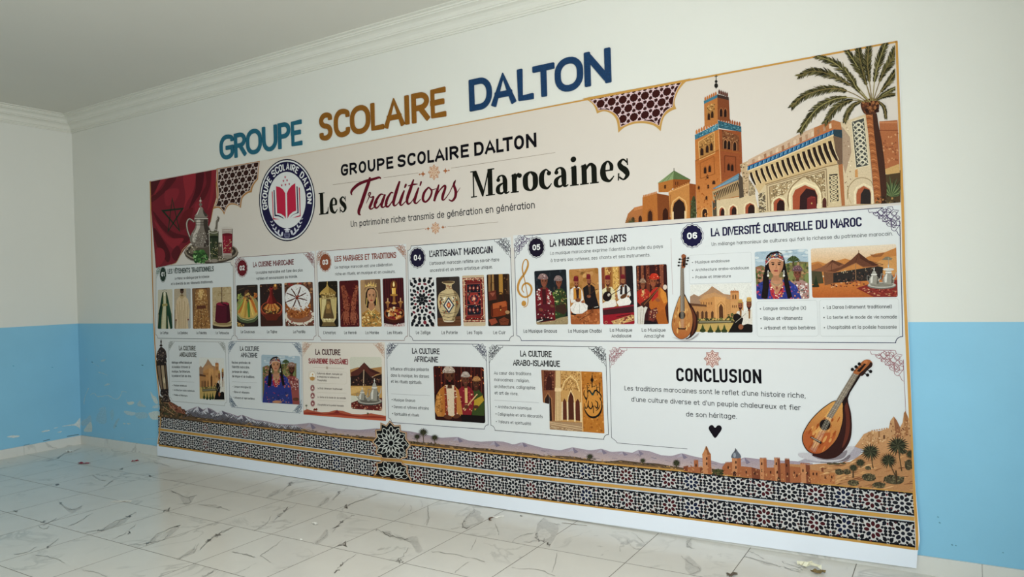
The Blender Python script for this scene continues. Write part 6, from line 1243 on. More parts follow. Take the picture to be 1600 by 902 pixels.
k.poly('1276,400 1312,370 1366,372 1400,410 1406,500 1380,600 1290,590', '#7a1f26'); k.poly('1330,375 1352,375 1354,500 1334,500', '#c9a46a'); k.dots('1290,390 1390,400 1390,560 1290,560', 34, 5, ['#b5484a', '#5a1418', '#d8b080'], 77); face(k, 1338, 320, 28, 42, '#5a3424'); wrapcap(k, 1338, 296, 32, 40, '#a8988c', ['#d0c4b8', '#7a6a60'], 78)
k.poly('1110,440 1140,390 1180,358 1250,362 1284,400 1300,480 1316,590 1280,610 1120,605 1096,560', '#b0763a'); k.poly('1140,400 1180,360 1210,380 1214,600 1150,600', '#a9662c'); k.poly('1180,360 1250,362 1266,420 1258,600 1186,600', '#cdb89c'); k.poly('1172,372 1186,364 1204,600 1180,600', '#7a3020'); k.poly('1248,364 1262,376 1272,600 1250,600', '#7a3020'); k.dots('1172,372 1204,372 1210,600 1178,600', 26, 4, ['#d8c0a0', '#b5503c'], 79); k.dots('1246,372 1268,372 1276,600 1252,600', 26, 4, ['#d8c0a0', '#b5503c'], 80); k.dots('1110,440 1150,400 1160,590 1104,580', 30, 7, ['#c98c48', '#7d4a20'], 81)
face(k, 1214, 296, 38, 60, '#56301f', '#1a0f0b'); wrapcap(k, 1208, 262, 44, 48, '#b09c8c', ['#d8ccc0', '#6a5a50'], 82); k.ell(1226, 340, 9, 7, '#2a0f0c'); k.ell(1200, 610, 34, 16, '#56301f', .2); k.ell(1268, 604, 28, 16, '#56301f', -.3); k.line('1330,560 1370,500 1430,430', 9, '#c9a070'); k.ell(1345, 530, 18, 16, '#56301f'); k.ell(1420, 530, 22, 14, '#4d2c1e'); k.poly('1300,590 1490,600 1492,660 1310,650', '#16100f'); finish(k)
def mosque(k):
    k.poly('478,240 960,250 980,745 478,745', '#a87844'); k.poly('478,240 590,245 590,640 478,640', '#7a4a30'); k.poly('500,250 580,252 580,400 500,400', '#54281e'); k.dots('500,250 580,252 580,400 500,400', 50, 6, ['#7a4030', '#3a1a14', '#8f5a40'], 83); k.poly('515,400 520,310 540,280 560,310 566,400', '#3a1a16'); k.poly('505,640 508,470 530,430 555,470 562,640', '#2b1c18'); k.line('500,640 503,465 530,420 560,465 570,640', 6, '#9c6a44')
    k.poly('592,248 628,248 634,640 586,640', '#c9a878'); k.poly('586,380 640,384 640,410 584,408', '#dbbd90'); k.lines('600,410 598,640|618,410 620,640', 4, '#a58458'); k.poly('632,248 782,250 790,650 640,640', '#b98c52'); k.dots('634,250 782,252 784,400 636,400', 170, 5, ['#d6ae72', '#8f6436', '#c79a5c', '#7a5028'], 84); k.line('640,400 660,330 708,290 756,330 778,410', 8, '#dcb87c'); k.line('656,400 672,345 708,312 744,345 762,405', 4, '#8a5f34')
    k.poly('685,630 690,450 710,405 732,450 740,630', '#4a2418'); k.poly('645,630 648,490 660,462 676,490 680,630', '#54281c'); k.poly('744,635 748,490 764,466 778,490 784,640', '#54281c'); k.line('684,500 690,450 710,402 733,450 738,500', 6, '#e0c08a'); k.lines('684,490 686,640|738,495 742,645|642,490 642,635|786,495 790,650', 12, '#d8bf96'); k.poly('540,640 800,655 800,745 540,745', '#9c7c5c'); k.lines('545,650 800,690|545,662 800,708|545,680 800,730', 5, '#c9ac84'); k.dots('545,680 800,720 800,740 545,705', 40, 6, ['#b59a78', '#8a6a4c'], 85)
    k.poly('786,250 962,256 976,740 800,720', '#ab6a28'); k.dots('790,255 958,260 974,735 804,716', 150, 8, ['#c98a44', '#8a5020', '#b97830', '#a05f22'], 86); k.line('788,252 804,722', 7, '#d8b078'); k.ell(880, 480, 74, 130, '#bf8038', n=24)
    I_ = '#17130f'
    k.line(catmull('812,530 822,560 850,600 890,612 930,590 952,540 950,490 930,455'), [3, 8, 13, 17, 15, 10, 7, 3], I_); k.line(catmull('840,450 850,400 880,430 905,400 945,440 940,480'), [3, 8, 14, 12, 8, 4], I_); k.poly('860,395 880,430 900,395 888,440 872,440', '#1d3a38'); k.line('876,262 877,300 876,380', [3, 9, 7], I_); k.ell(876, 320, 12, 16, I_); k.line(catmull('820,400 812,430 830,470 846,440'), [3, 7, 8, 3], I_)
    k.line(catmull('850,480 846,520 866,545 880,520 872,490'), [4, 9, 10, 8, 4], I_); k.line(catmull('900,480 920,500 915,540 895,520'), [4, 9, 10, 4], I_); k.lines('912,370 918,440|938,340 934,420|836,360 842,420|885,520 888,580', 6, I_); k.line(catmull('815,500 825,540 840,530 850,480'), [3, 8, 7, 3], I_); k.dots('830,340 925,340 925,380 830,380', 12, 4, I_, 87); k.line(catmull('905,560 925,545 940,510'), [3, 8, 3], I_); k.line(catmull('824,450 835,470 828,500'), [3, 7, 3], I_)
for quad in ('538,243 955,258 973,738 545,706', '478,241 539,243 541,508 492,496'):
    k = picture(Q5, 'picture', L3, quad, 6, '#a87844', 'printed picture of carved arches beside a calligraphy panel' if quad[0] == '5' else 'left strip of the carved arches picture'); mosque(k); finish(k)

# ------------------------------------------------------------------ large printed scenes
CITY = part_root('city_view', BAN)
def arch(k, x, y0, w, h, c, ring=None, rw=5, jamb=None):
    """pointed horseshoe opening standing on y0"""
    P = [(x - w, y0), (x - w * 1.02, y0 - h * .55), (x - w * .8, y0 - h * .8), (x, y0 - h), (x + w * .8, y0 - h * .82), (x + w * 1.02, y0 - h * .57), (x + w, y0)]
    if ring: k.line([(p[0] + (p[0] - x) * .22, p[1] - (h * .09 if p[1] < y0 - 1 else 0)) for p in P], rw, ring)
    k.poly(P, jamb or c)
    if jamb: k.poly([(x - w * .45, y0), (x - w * .4, y0 - h * .55), (x + w * .1, y0 - h * .86), (x + w * .8, y0 - h * .78), (x + w * .98, y0 - h * .55), (x + w, y0)], c)
def merlons(k, a, b, n, w, h, c, slope=0):
    for i in range(n):
        t = (i + .5) / n; x, y = a[0] + (b[0] - a[0]) * t, a[1] + (b[1] - a[1]) * t
        k.poly([(x - w, y + h * .2 - slope * w), (x - w, y - h * .5), (x, y - h), (x + w, y - h * .5), (x + w, y + h * .2 + slope * w)], c)
# pavilion with the green roof
k = Ink(.0007, E2, clip='-100,-300 1000,-300 1000,827 -100,910')
k.poly('70,880 480,850 480,920 66,920', '#94582e')
k.poly('62,900 80,842 118,806 165,794 168,896', '#a5673a'); k.poly('115,806 165,794 165,812 116,826', '#b97848'); k.poly('165,746 250,722 256,890 165,896', '#a8652f'); k.poly('250,722 322,736 328,886 256,890', '#78401f'); merlons(k, (168, 744), (250, 720), 9, 4, 12, '#b5743e')
k.poly('258,662 345,640 346,690 318,715 260,716', '#a8682f'); k.poly('345,640 446,642 440,672 346,700', '#86491f'); k.poly('252,664 350,588 345,640', '#7f9164'); k.poly('350,588 448,642 345,640', '#56663f'); k.lines('280,656 350,590|310,648 350,590|375,640 350,590|410,640 350,590', 2.5, '#5a6b44'); k.line('350,574 350,592', 4, '#4a4a34')
k.poly('318,716 440,666 444,872 330,882', '#b67a40'); k.poly('440,664 478,670 482,868 444,872', '#84451f'); k.line('318,716 440,666', 8, '#cf9a60'); merlons(k, (330, 710), (440, 664), 8, 5, 10, '#b87e46'); k.line('330,730 332,880', 4, '#8f5a2c')
arch(k, 380, 880, 35, 125, '#2a1a14', '#d2a468', 7); k.lines('344,880 344,830|416,876 416,826', 9, '#d8bc92'); arch(k, 210, 888, 13, 68, '#3a2016', '#8a5026', 4); arch(k, 152, 896, 10, 44, '#3a2016'); arch(k, 300, 885, 16, 78, '#35190f'); arch(k, 110, 896, 9, 36, '#3f2416'); k.poly('292,674 292,695 304,695 304,672', '#4a2814'); k.lines('360,655 360,674|372,654 372,673', 5, '#4a2412')
k.poly('448,868 452,780 464,738 476,760 480,866', '#3a3f26', smooth=True); k.dots('450,760 478,760 480,866 450,866', 22, 6, ['#4f5434', '#2c301c'], 90)
for i in range(9): k.line([(98, 900), (98 + 34 * math.cos(PI + .39 * i), 892 + 32 * math.sin(PI + .39 * i))], [6, 2], '#4a4a2c')
k.build('pavilion', CITY, 'photo')
# the square minaret
k = Ink(.0009, E2, clip='-100,-300 1000,-300 1000,827 -100,910')
k.poly('484,850 626,640 740,600 740,880 486,890', '#a5622f')
k.poly('473,404 612,345 626,660 624,858 484,868', '#b26e35'); k.poly('612,345 745,360 753,590 735,604 626,656', '#8a4827'); k.grid('474,530 618,465 624,860 484,868', fade((560, 500), '#a85f2c', (560, 860), '#bd7c42'), 3, 4)
k.poly('472,380 608,312 612,346 474,408', '#3c6f80'); k.poly('608,294 745,330 746,362 612,338', '#2e5764'); k.dots('474,384 608,316 610,340 476,402', 40, 4, ['#6a9aa5', '#25505e', '#8fb0b0'], 91); k.dots('612,300 742,332 744,356 614,332', 36, 4, ['#55828c', '#1d3c48'], 92); merlons(k, (476, 372), (608, 306), 9, 6, 22, '#b26a35'); merlons(k, (616, 292), (742, 324), 9, 5.5, 22, '#8f4c2a')
k.poly('494,420 586,362 590,486 500,526', '#a3743f'); k.dots('494,420 586,362 588,430 498,470', 70, 4, ['#c99a5c', '#6f4a24', '#8a6030'], 93); k.line('494,420 586,362 590,486 500,526', 4, '#cf9f62', closed=True); k.poly('632,350 732,384 734,474 634,460', '#6f4228'); k.dots('634,354 730,386 732,430 634,410', 60, 4, ['#a87a50', '#4a2a18', '#8a5c38'], 94)
for x, y, w in ((514, 500, 9), (545, 484, 8), (570, 472, 8)): arch(k, x, y, w, 46, '#2c1a12', '#8f5f30', 3)
for x, y in ((652, 460), (673, 464), (707, 472)): arch(k, x, y, 9, 52, '#22140f', '#a8744a', 3)
k.line('474,532 617,466 750,488', 5, '#8f5426'); k.line('612,345 626,656', 4, '#cf9560'); k.line('506,636 504,545 584,506 590,608 506,636', 4, '#8a4f24'); k.line('648,600 648,502 712,508 714,598', 4, '#5f2f18')
for x, y in ((533, 606), (560, 598)): arch(k, x, y, 7, 40, '#2c1a12', '#8a5026', 3)
for x, y in ((671, 588), (692, 592)): arch(k, x, y, 7, 40, '#22140f', '#6a3a20', 3)
for x, y in ((547, 636), (551, 694), (496, 700), (541, 760), (584, 670)): arch(k, x, y, 6 if x != 584 else 9, 24, '#3a2014')
arch(k, 531, 862, 14, 50, '#2a1a12', '#d0a268', 4); k.dots('484,640 620,600 622,856 486,866', 40, 5, ['#a25c2a', '#c8854a', '#96521f'], 95)
k.poly('527,192 605,156 608,312 530,332', '#ad6d38'); k.poly('605,156 673,172 679,300 608,292', '#774024'); k.poly('525,180 604,142 605,160 527,198', '#3c6f80'); k.poly('604,140 672,158 673,176 605,160', '#3a2a24'); merlons(k, (528, 176), (602, 140), 6, 5, 20, '#b26a35'); merlons(k, (610, 132), (668, 152), 5, 5, 24, '#52281a')
k.poly('540,220 588,190 590,262 545,285', '#a3743f'); k.dots('540,215 588,188 588,230 542,250', 30, 4, ['#cf9f62', '#6a4422'], 96)
for x, y in ((555, 292), (575, 280)): arch(k, x, y, 7, 42, '#2c1a12', '#8f5f30', 3)
for x, y in ((627, 272), (652, 274)): arch(k, x, y, 8, 48, '#22120e', '#96603a', 3)
k.line('598,28 598,108', 4, '#22201c'); k.ell(598, 90, 11, 14, '#201e1a'); k.ell(598, 66, 8, 9, '#201e1a'); k.line('588,38 608,34', 3, '#22201c'); k.build('minaret', CITY, 'photo')
# the carved gate building
k = Ink(.0012, E3, clip='-100,-300 1544,-300 1535,632 -100,753')
k.poly('66,700 1100,620 1420,600 1420,660 66,770', '#b59c78'); k.poly('1400,420 1535,380 1535,660 1400,660', '#4a3a26')
k.poly('280,336 342,308 352,400 348,585 308,596 300,440', '#b59a77'); k.dots('285,340 345,315 345,580 310,590', 40, 6, ['#cbb290', '#8f7656', '#5f4a34'], 97); k.poly('62,620 400,570 432,716 70,748', '#c6b08c'); k.poly('66,526 274,404 302,440 270,456 82,528', '#56788a'); k.lines('90,522 285,415|110,515 292,425', 4, '#7f9aa5'); k.poly('275,404 302,440 312,590 276,600 268,455', '#4d4034'); k.poly('64,548 270,456 276,580 74,622', '#a98d66')
for i in range(15): t = i / 14; x, y = 78 + 182 * t, 556 - 84 * t; k.line([(x, y), (x + 10, y + 32), (x + 14, y + 58)], [9, 8, 4], '#3a2c20')
k.poly('66,620 98,610 100,742 72,746', '#4a4234')
for x, y, w, h in ((140, 742, 20, 72), (228, 732, 26, 76), (360, 720, 36, 84)): arch(k, x, y, w, h, '#2a1a16', '#dcc8a2', 9, '#93482f')
k.poly('345,300 470,236 620,166 740,100 850,52 1010,-12 1066,6 1078,64 1012,62 850,128 600,238 344,348', '#bfa286'); k.poly('860,50 1010,-12 1066,6 1078,64 1012,62 860,122', '#a86b42')
for i in range(14): t = i / 13; x, y = 375 + 600 * t, 300 - 278 * t; k.poly([(x, y), (x + 20, y - 10), (x + 22, y + 28), (x + 4, y + 36)], ['#a88468', '#d0b89c', '#94694c'][i % 3])
k.line('344,346 600,236 850,126 1012,60', 8, '#b5673c'); k.poly('340,350 600,242 850,132 1012,64 1012,100 850,172 600,280 346,384', '#26567c'); k.poly('1012,62 1078,64 1080,130 1012,112', '#2a3a42')
for i in range(60): t = i / 59; x, y = 346 + 660 * t, 352 - 284 * t; k.line([(x, y + 4), (x - 6, y + 30)], 5, ['#4f86a8', '#14344f', '#7fa9bd'][i % 3])
k.poly('346,388 1010,108 1030,120 1040,330 960,352 480,492 430,565 360,425', '#c2a679'); k.line('346,386 600,284 850,176 1012,104', 9, '#d9c39a'); k.poly('1010,112 1080,130 1082,340 1045,345 1030,250', '#6b5442')
for i in range(16):
    t = i / 15; x, y = 366 + 615 * t, 398 - 245 * t; s = .8 + .45 * t
    k.line([(x, y), (x + 10 * s, y + 40 * s), (x + 26 * s, y + 80 * s), (x + 46 * s, y + 122 * s)], [20 * s, 24 * s, 22 * s, 10 * s], '#261913'); k.line([(x + 16 * s, y + 6), (x + 26 * s, y + 46 * s), (x + 44 * s, y + 88 * s), (x + 58 * s, y + 118 * s)], 4, '#e3d2aa')
k.poly('424,566 480,492 960,352 1050,332 1078,400 1088,660 432,716', '#c6b18c'); k.line('480,492 960,352 1050,332', 9, '#8f7450'); k.lines('500,700 492,500 955,370 968,662|520,700 512,512 940,388 950,662', 6, '#7d6648')
k.poly('516,516 700,462 640,560 540,650 520,640', '#a58c66'); k.dots('516,516 700,462 640,560 540,650', 120, 6, ['#d8c8a4', '#6f5c42', '#8a7452'], 98); k.poly('800,440 936,392 946,560 900,540', '#a58c66'); k.dots('800,440 936,392 946,560 890,530', 130, 6, ['#d8c8a4', '#6f5c42', '#8a7452'], 99)
arch(k, 795, 688, 118, 240, '#d0bd98'); k.line(catmull('672,690 655,610 680,520 750,450 790,430 840,450 905,520 925,610 905,680'), 9, '#8a7250'); arch(k, 790, 688, 96, 192, '#2f1a1a', '#e0cfa8', 14, '#98492f'); k.poly('806,686 806,600 840,580 872,590 880,680', '#6d2622'); k.line('812,600 868,592', 4, '#8f3c34'); k.ell(842, 640, 5, 7, '#c09a5c')
arch(k, 588, 698, 42, 100, '#2a1715', '#dccaa2', 12, '#9a4b32'); arch(k, 942, 672, 16, 78, '#4d2620', '#cbb58c', 6); k.poly('880,676 916,672 920,640 884,642', '#d8c8a8')
k.poly('974,412 1046,404 1056,624 984,634', '#4a4034'); k.line('974,412 1046,404 1056,624 984,634', 5, '#d0bd94', closed=True)
for i in range(6): y = 425 + i * 36; k.lines('978,%d 1048,%d|1048,%d 980,%d' % (y, y + 30, y - 4, y + 36), 7, '#c2ae88'); k.ring(1014, y + 14, 20, 16, 5, '#d8c8a0', 10)
k.poly('426,566 478,552 486,704 432,712', '#5a4e3e'); k.dots('428,568 478,556 484,702 434,710', 60, 7, ['#c9b48c', '#8a7452', '#e0d0aa'], 100, ry=5); k.poly('352,450 400,520 400,570 352,580', '#8f7c60'); k.dots('352,450 400,520 400,570 352,580', 40, 5, ['#c2ae88', '#6a583f'], 101)
k.poly('1050,340 1084,330 1102,656 1076,660', '#a2663f'); k.poly('1066,6 1160,-20 1270,-60 1330,640 1102,656 1084,330 1080,64', '#c9b594'); k.poly('1080,40 1140,120 1152,240 1104,410 1084,330', '#a38a72'); k.dots('1090,60 1150,20 1160,600 1110,640', 24, 5, ['#8a6c52', '#ddcbb0', '#7a5a44'], 102)
k.poly('1152,2 1252,-30 1288,344 1188,364', '#454540'); k.line('1152,2 1252,-30 1288,344 1188,364', 6, '#d6c8a8', closed=True)
for i in range(8): y = 8 + i * 42; x = 1162 + i * 4.6; k.line(catmull([(x, y), (x + 44, y + 40), (x + 86, y - 8)]), 8, '#b9b29c'); k.line(catmull([(x + 4, y + 36), (x + 44, y - 2), (x + 88, y + 30)]), 8, '#cfc6ac'); k.ring(x + 46, y + 18, 16, 13, 5, '#d8cfb4', 10)
k.line('1150,640 1128,590 1130,520', 4, '#b09468'); arch(k, 1248, 645, 56, 142, '#2b2422', '#dccba8', 15, '#a05538'); k.line(catmull('1122,600 1128,520 1180,455 1245,440 1300,462 1320,500'), 6, '#8f7a58'); k.poly('1180,380 1200,370 1204,436 1180,436', '#c08a54')
k.poly('1370,0 1512,-10 1528,360 1420,400 1396,380', '#a3623d'); k.line('1372,70 1516,70', 7, '#7f4429'); k.line('1370,10 1514,8', 10, '#b97a52'); k.dots('1390,90 1515,90 1522,330 1410,370', 40, 8, ['#b5744c', '#8a4f31', '#c28a5e'], 103); k.poly('1396,380 1528,330 1530,400 1440,430', '#c09a62'); k.poly('1400,420 1530,400 1534,640 1420,640', '#4a3a26')
for i in range(22):
    a = PI + PI * i / 21 + .1; r = 110 + 30 * math.sin(i * 2.3); k.line([(1468, 585), (1468 + r * .55 * math.cos(a), 575 + r * .7 * math.sin(a)), (min(1532, 1468 + r * math.cos(a)), 560 + r * .95 * math.sin(a))], [10, 9, 3], ['#4d5c3a', '#6f7d50', '#2f3a24'][i % 3])
k.dots('1340,600 1420,580 1530,600 1532,640 1345,645', 40, 8, ['#3f3a28', '#5f5236', '#a8804a', '#2a2418'], 104); k.build('gate_building', CITY, 'photo')
# the tall palm
k = Ink(.0042, E1, clip='0,187 894,24 906,1283 0,1358')
k.poly('664,596 752,588 766,680 790,800 812,960 830,1180 828,1290 735,1292 720,1120 700,900 682,720', '#9a5a33'); k.poly('720,592 752,588 766,680 790,800 812,960 830,1180 828,1290 790,1290 775,1100 745,860 726,700', '#3f261c')
for i in range(30): y = 606 + i * 23; x = 668 + (y - 600) * .105 - max(0, 700 - y) * .02; k.line([(x, y + 4), (x + 22, y - 4), (x + 48, y + 10)], [5, 8, 3], ['#c08050', '#7a4426', '#b06c3e'][i % 3])
k.poly('626,520 650,488 720,470 760,490 772,530 755,580 700,600 650,585', '#4a2a1c', smooth=True); k.dots('630,500 765,495 760,570 650,580', 34, 12, ['#6f3f26', '#2c1710', '#94603a'], 105)
FR = ['700,500 560,330 430,200 280,140', '690,500 560,380 400,290 260,258 140,298', '680,500 560,430 430,395 300,410 170,460 85,540', '660,500 560,468 430,475 300,540 210,640 150,735', '645,495 540,488 430,550 345,665', '640,490 570,525 520,595 500,655', '705,490 660,330 600,220 520,100', '712,490 650,290 622,170 608,80', '715,490 690,300 680,180 690,60', '720,490 740,300 780,150 822,36', '725,490 790,300 860,180 896,80', '730,490 800,400 860,320 900,255', '740,490 820,430 898,388', '745,480 830,448 905,436', '760,490 808,540 824,625', '690,490 600,400 560,330 500,240']
for fi, s in enumerate(FR):
    P = catmull(s, False, 9); n = len(P); R = random.Random(fi); L_ = sum(math.hypot(P[i + 1][0] - P[i][0], P[i + 1][1] - P[i][1]) for i in range(n - 1)); s0 = .28 if L_ > 250 else .1
    base = k.h
    for i in range(int(n * s0), n - 1):
        a = math.atan2(P[i + 1][1] - P[i][1], P[i + 1][0] - P[i][0]); t = i / n; ln = min(62, L_ * .16) * (1 - .55 * max(0, (t - .55) / .45)) * (.5 + .5 * min(1, (t - s0) * 5))
        for q in (0, .5):
            x, y = P[i][0] + (P[i + 1][0] - P[i][0]) * q, P[i][1] + (P[i + 1][1] - P[i][1]) * q
            for sd in (-1, 1):
                b = a + sd * R.uniform(.55, .85); l = ln * R.uniform(.8, 1.15); c = R.choice(['#35321e', '#4a4629', '#2a2818', '#5c5634', '#6f6740'])
                k.line([(x, y), (x + l * .55 * math.cos(b), y + l * .55 * math.sin(b)), (x + l * math.cos(b * .9 + a * .1), y + l * math.sin(b * .9 + a * .1) + 4)], [8, 8, 2], c); k.h = base + STEP * (1 + (i % 3))
    k.h = base + STEP * 5; k.line(P, [9] + [6] * (n - 2) + [2], ['#8f8452', '#6f5f38', '#7d6a40'][fi % 3])
k.build('palm_tree', CITY, 'photo')

# red flag with the green star
k = Ink(.0007, E4, clip='19,180 310,127 577,77 700,905 60,905')
k.poly('18,180 300,128 575,78 572,190 574,310 545,410 524,520 494,610 360,690 310,742 282,784 240,852 196,868 72,896 48,600 26,300', '#74202a')
for s, c in (('24,182 110,166 70,250 32,292', '#4d161d'), ('170,156 244,144 190,226 110,300 40,350 34,310 120,240', '#55181f'), ('110,170 150,160 100,240 60,290', '#8f2a33'), ('300,130 398,112 384,250 330,350 296,430 318,300', '#8f2932'), ('408,112 470,100 452,250 400,340 330,440 300,520 360,360 400,240', '#4c141c'), ('486,98 530,90 520,220 470,330 440,300 490,200', '#58181f'), ('536,90 566,84 562,190 540,330 500,420 530,250', '#86262f'),
             ('46,420 130,520 220,600 350,640 310,690 200,640 100,540', '#55161e'), ('60,500 180,640 300,650 270,700 220,740 120,630', '#8b2831'), ('54,560 130,660 190,780 170,850 110,760 70,680', '#4c141b'), ('76,740 130,740 150,800 120,860 80,880', '#8a2730'), ('300,440 380,400 350,520 300,580 260,560', '#64191f'), ('200,780 250,710 280,770 240,840', '#561820'), ('150,260 260,240 240,330 160,380', '#862630'), ('400,360 460,340 440,420 400,430', '#862630')):
    k.poly(s, c, smooth=True)
k.line('208,322 174,590 294,404 130,422 268,586', 15, '#1c2a1e', closed=True)
k.line('572,190 576,310 546,410 526,515', 5, '#a87c4c'); k.line('358,690 300,738 276,786 240,852 196,870', 5, '#b08c62', smooth=True); k.build('flag', BAN, 'photo')
# silver tea set on a tray
k = Ink(.0016, E4)
k.ell(520, 800, 200, 60, '#a29c90'); k.ell(532, 768, 226, 92, '#4a4038'); k.ell(532, 760, 222, 84, '#8a7d6c'); k.ell(532, 758, 208, 74, '#3a322b'); k.ell(534, 756, 186, 62, '#6d6152'); k.dots('320,740 400,690 700,700 750,760 650,830 420,830', 150, 7, ['#a39680', '#332b24', '#7a6d5a', '#c2b59c'], 106); k.ell(534, 760, 140, 44, '#544a3f')
k.line(catmull('392,515 352,490 330,520 334,580 356,640 372,668'), 15, '#655c52'); k.line(catmull('390,512 352,488 330,518 334,576 354,636'), 6, '#c2b9ac')
BODY = '392,498 402,470 480,468 506,496 506,540 530,585 546,650 520,705 470,728 400,716 358,680 364,620 398,560 402,520'
k.poly(BODY, '#7d7268', smooth=True, n=4); k.poly('410,500 440,496 438,560 420,600 400,680 376,670 384,620 410,560', '#c4bbae', smooth=True); k.poly('470,500 502,500 504,545 526,590 540,650 516,700 470,720 490,640 474,570', '#3c332d', smooth=True); k.dots('376,600 536,600 530,690 470,722 390,705', 150, 3.6, ['#a1978a', '#473d35', '#d4ccc0', '#5f554b'], 107); k.lines('394,496 506,494|402,520 506,518|404,540 508,540', 5, '#3f362f'); k.line('394,488 506,486', 6, '#d0c8bb')
k.poly('398,470 420,432 430,400 444,386 462,400 478,430 504,462 492,470', '#8d8378', smooth=True); k.poly('460,400 478,430 506,464 480,470 466,440', '#433a33'); k.line('412,455 436,400', 7, '#d8d0c4'); k.line('443,310 443,392', 6, '#8d8378'); k.ell(443, 340, 10, 11, '#a89e92'); k.ell(444, 370, 13, 13, '#756b60'); k.ell(441, 338, 4, 5, '#e0d8cc')
k.poly('506,580 545,604 562,560 566,510 588,470 602,486 588,520 584,570 572,640 540,680', '#6f665b', smooth=True); k.line(catmull('545,600 564,555 570,505 590,478'), 6, '#c9c0b3'); k.line('586,464 594,512', 4, '#4a4138')
for x0, x1, y0, y1, liq, gl in ((512, 594, 592, 848, '#2b3322', '#56583f'), (617, 710, 572, 815, '#7d1d2b', '#a89a90')):
    w = x1 - x0; k.poly([(x0, y0), (x1, y0), (x1 - w * .06, y1), (x0 + w * .14, y1)], gl); k.poly([(x0 + 3, y0 + 46), (x1 - 3, y0 + 46), (x1 - w * .07, y1 - 40), (x0 + w * .12, y1 - 40)], liq); k.dots([(x0 + 6, y0 + 90), (x1 - 6, y0 + 90), (x1 - w * .1, y1 - 50), (x0 + w * .15, y1 - 50)], 60, 3.6, ['#a08a5a', liq, '#c06a70' if x0 > 600 else '#7d8050', '#d8c8a8'], x0)
    k.ring((x0 + x1) / 2, y0, w / 2, 15, 4, '#c8bfb2', 20); k.line([(x0 + 2, y0), (x0 + w * .14, y1)], 4, '#cfc6b9'); k.line([(x1 - 2, y0), (x1 - w * .06, y1)], 4, '#3f3830'); k.ell((x0 + x1) / 2 + 2, y0 + 46, w * .46, 11, shade(liq, .6)); k.line([(x0 + w * .28, y0 + 60), (x0 + w * .34, y1 - 60)], 6, shade(liq, 2.2)); k.ell((x0 + x1) / 2 + 4, y1 - 12, w * .4, 14, '#8f8478')
k.dots('372,790 410,748 470,750 508,810 470,850 400,848', 80, 14, ['#3f6a34', '#5a8a48', '#2c4a26', '#78a860', '#345a2e'], 108, ry=9); k.dots('380,780 500,780 490,840 400,845', 26, 5, ['#9cc487', '#24401f'], 109); k.build('tea_set', BAN, 'photo')

# brass lantern at the left edge
k = Ink(.0014, E8)
k.line('80,28 80,80', 7, '#2c221e'); k.ell(80, 44, 6, 9, '#3f3430'); k.ell(80, 72, 11, 8, '#3a2e29'); k.poly('48,132 60,104 78,82 98,92 114,112 120,140 116,166 50,168', '#3a2e2a', smooth=True); k.poly('52,166 116,164 122,190 118,212 46,212 44,190', '#2c211d'); k.dots('52,110 112,110 116,205 48,205', 60, 4, ['#6a584c', '#1a1311', '#8f7c6c'], 110)
k.poly('44,212 120,210 130,330 136,404 78,408 60,330 48,250', '#2f241f'); k.poly('52,222 72,220 84,330 92,396 80,396 66,330', '#7d6650'); k.poly('80,220 100,219 112,330 118,394 100,396 90,330', '#a08a6c'); k.poly('106,218 116,218 128,330 132,394 124,394 118,330', '#5c4836'); k.lines('74,214 94,404|102,214 122,402', 5, '#1c1512'); k.ell(104, 330, 7, 24, '#cbb894')
k.poly('76,408 136,404 134,430 142,466 152,484 128,496 82,488 92,450 74,430', '#2a1f1b'); k.dots('78,410 134,408 146,484 90,484', 50, 4, ['#5f4e42', '#15100e', '#7d6b5c'], 111); k.build('lantern', BAN, 'photo')

# landscape strip: hills, snowy range, far plain
def to_px(fr, s): return [(fr[0] + x / fr[2], fr[1] + y / fr[2]) for x, y in pts(s)]
def gold_y(x):
    P = [(249.5, 650.5), (700, 700.5), (1100, 738), (1427.5, 769)]
    for a, b in zip(P[:-1], P[1:]):
        if x <= b[0] or b is P[-1]: return a[1] + (b[1] - a[1]) * (x - a[0]) / (b[0] - a[0])
RIDGE = to_px(L5, '180,128 205,118 240,106 262,122 285,112 312,122 330,138 352,126 372,134 400,142 425,152 448,146 475,156 505,168 560,176 620,190 700,192 770,184 830,198 900,212 1000,218 1080,210 1160,216 1240,224') + to_px(L6, '-40,98 20,94 60,92 130,115 200,122 290,118 350,122 410,140 465,125 520,142 600,162 700,176 780,156 830,166 890,176 960,166 1020,186 1090,182 1150,192 1190,173 1260,181 1330,206 1400,212') + to_px(L7M, '30,198 95,180 160,198 230,212 330,242 400,226 460,205 560,216 640,222 750,226 860,240')
def strip_fill(k, top, colf, x0, x1, n=120, drop=None):
    def ty(P, x):
        for a, b in zip(P[:-1], P[1:]):
            if a[0] <= x <= b[0]: return a[1] + (b[1] - a[1]) * (x - a[0]) / max(1e-6, b[0] - a[0])
        return P[0][1] if x < P[0][0] else P[-1][1]
    for i in range(n):
        a, b = x0 + (x1 - x0) * i / n, x0 + (x1 - x0) * (i + 1) / n
        P = [(a, min(ty(top, a), gold_y(a))), (b, min(ty(top, b), gold_y(b))), (b, gold_y(b)), (a, gold_y(a))]
        k.face(P, [rgb(colf(p, j > 1)) for j, p in enumerate(P)])
    k.h += STEP
k = Ink(.0004)
strip_fill(k, RIDGE, lambda p, low: '#b7a097' if low else '#978a94', 286, 1270, 220)
R = random.Random(5)
def ridge_y(x):
    for a, b in zip(RIDGE[:-1], RIDGE[1:]):
        if a[0] <= x <= b[0]: return a[1] + (b[1] - a[1]) * (x - a[0]) / max(1e-6, b[0] - a[0])
    return 1e9
strip_fill(k, [(p[0], p[1] + 1.5) for p in RIDGE if p[0] < 480] + [(520, 690)], lambda p, low: '#5a5558' if low else '#6b6870', 288, 480, 60)
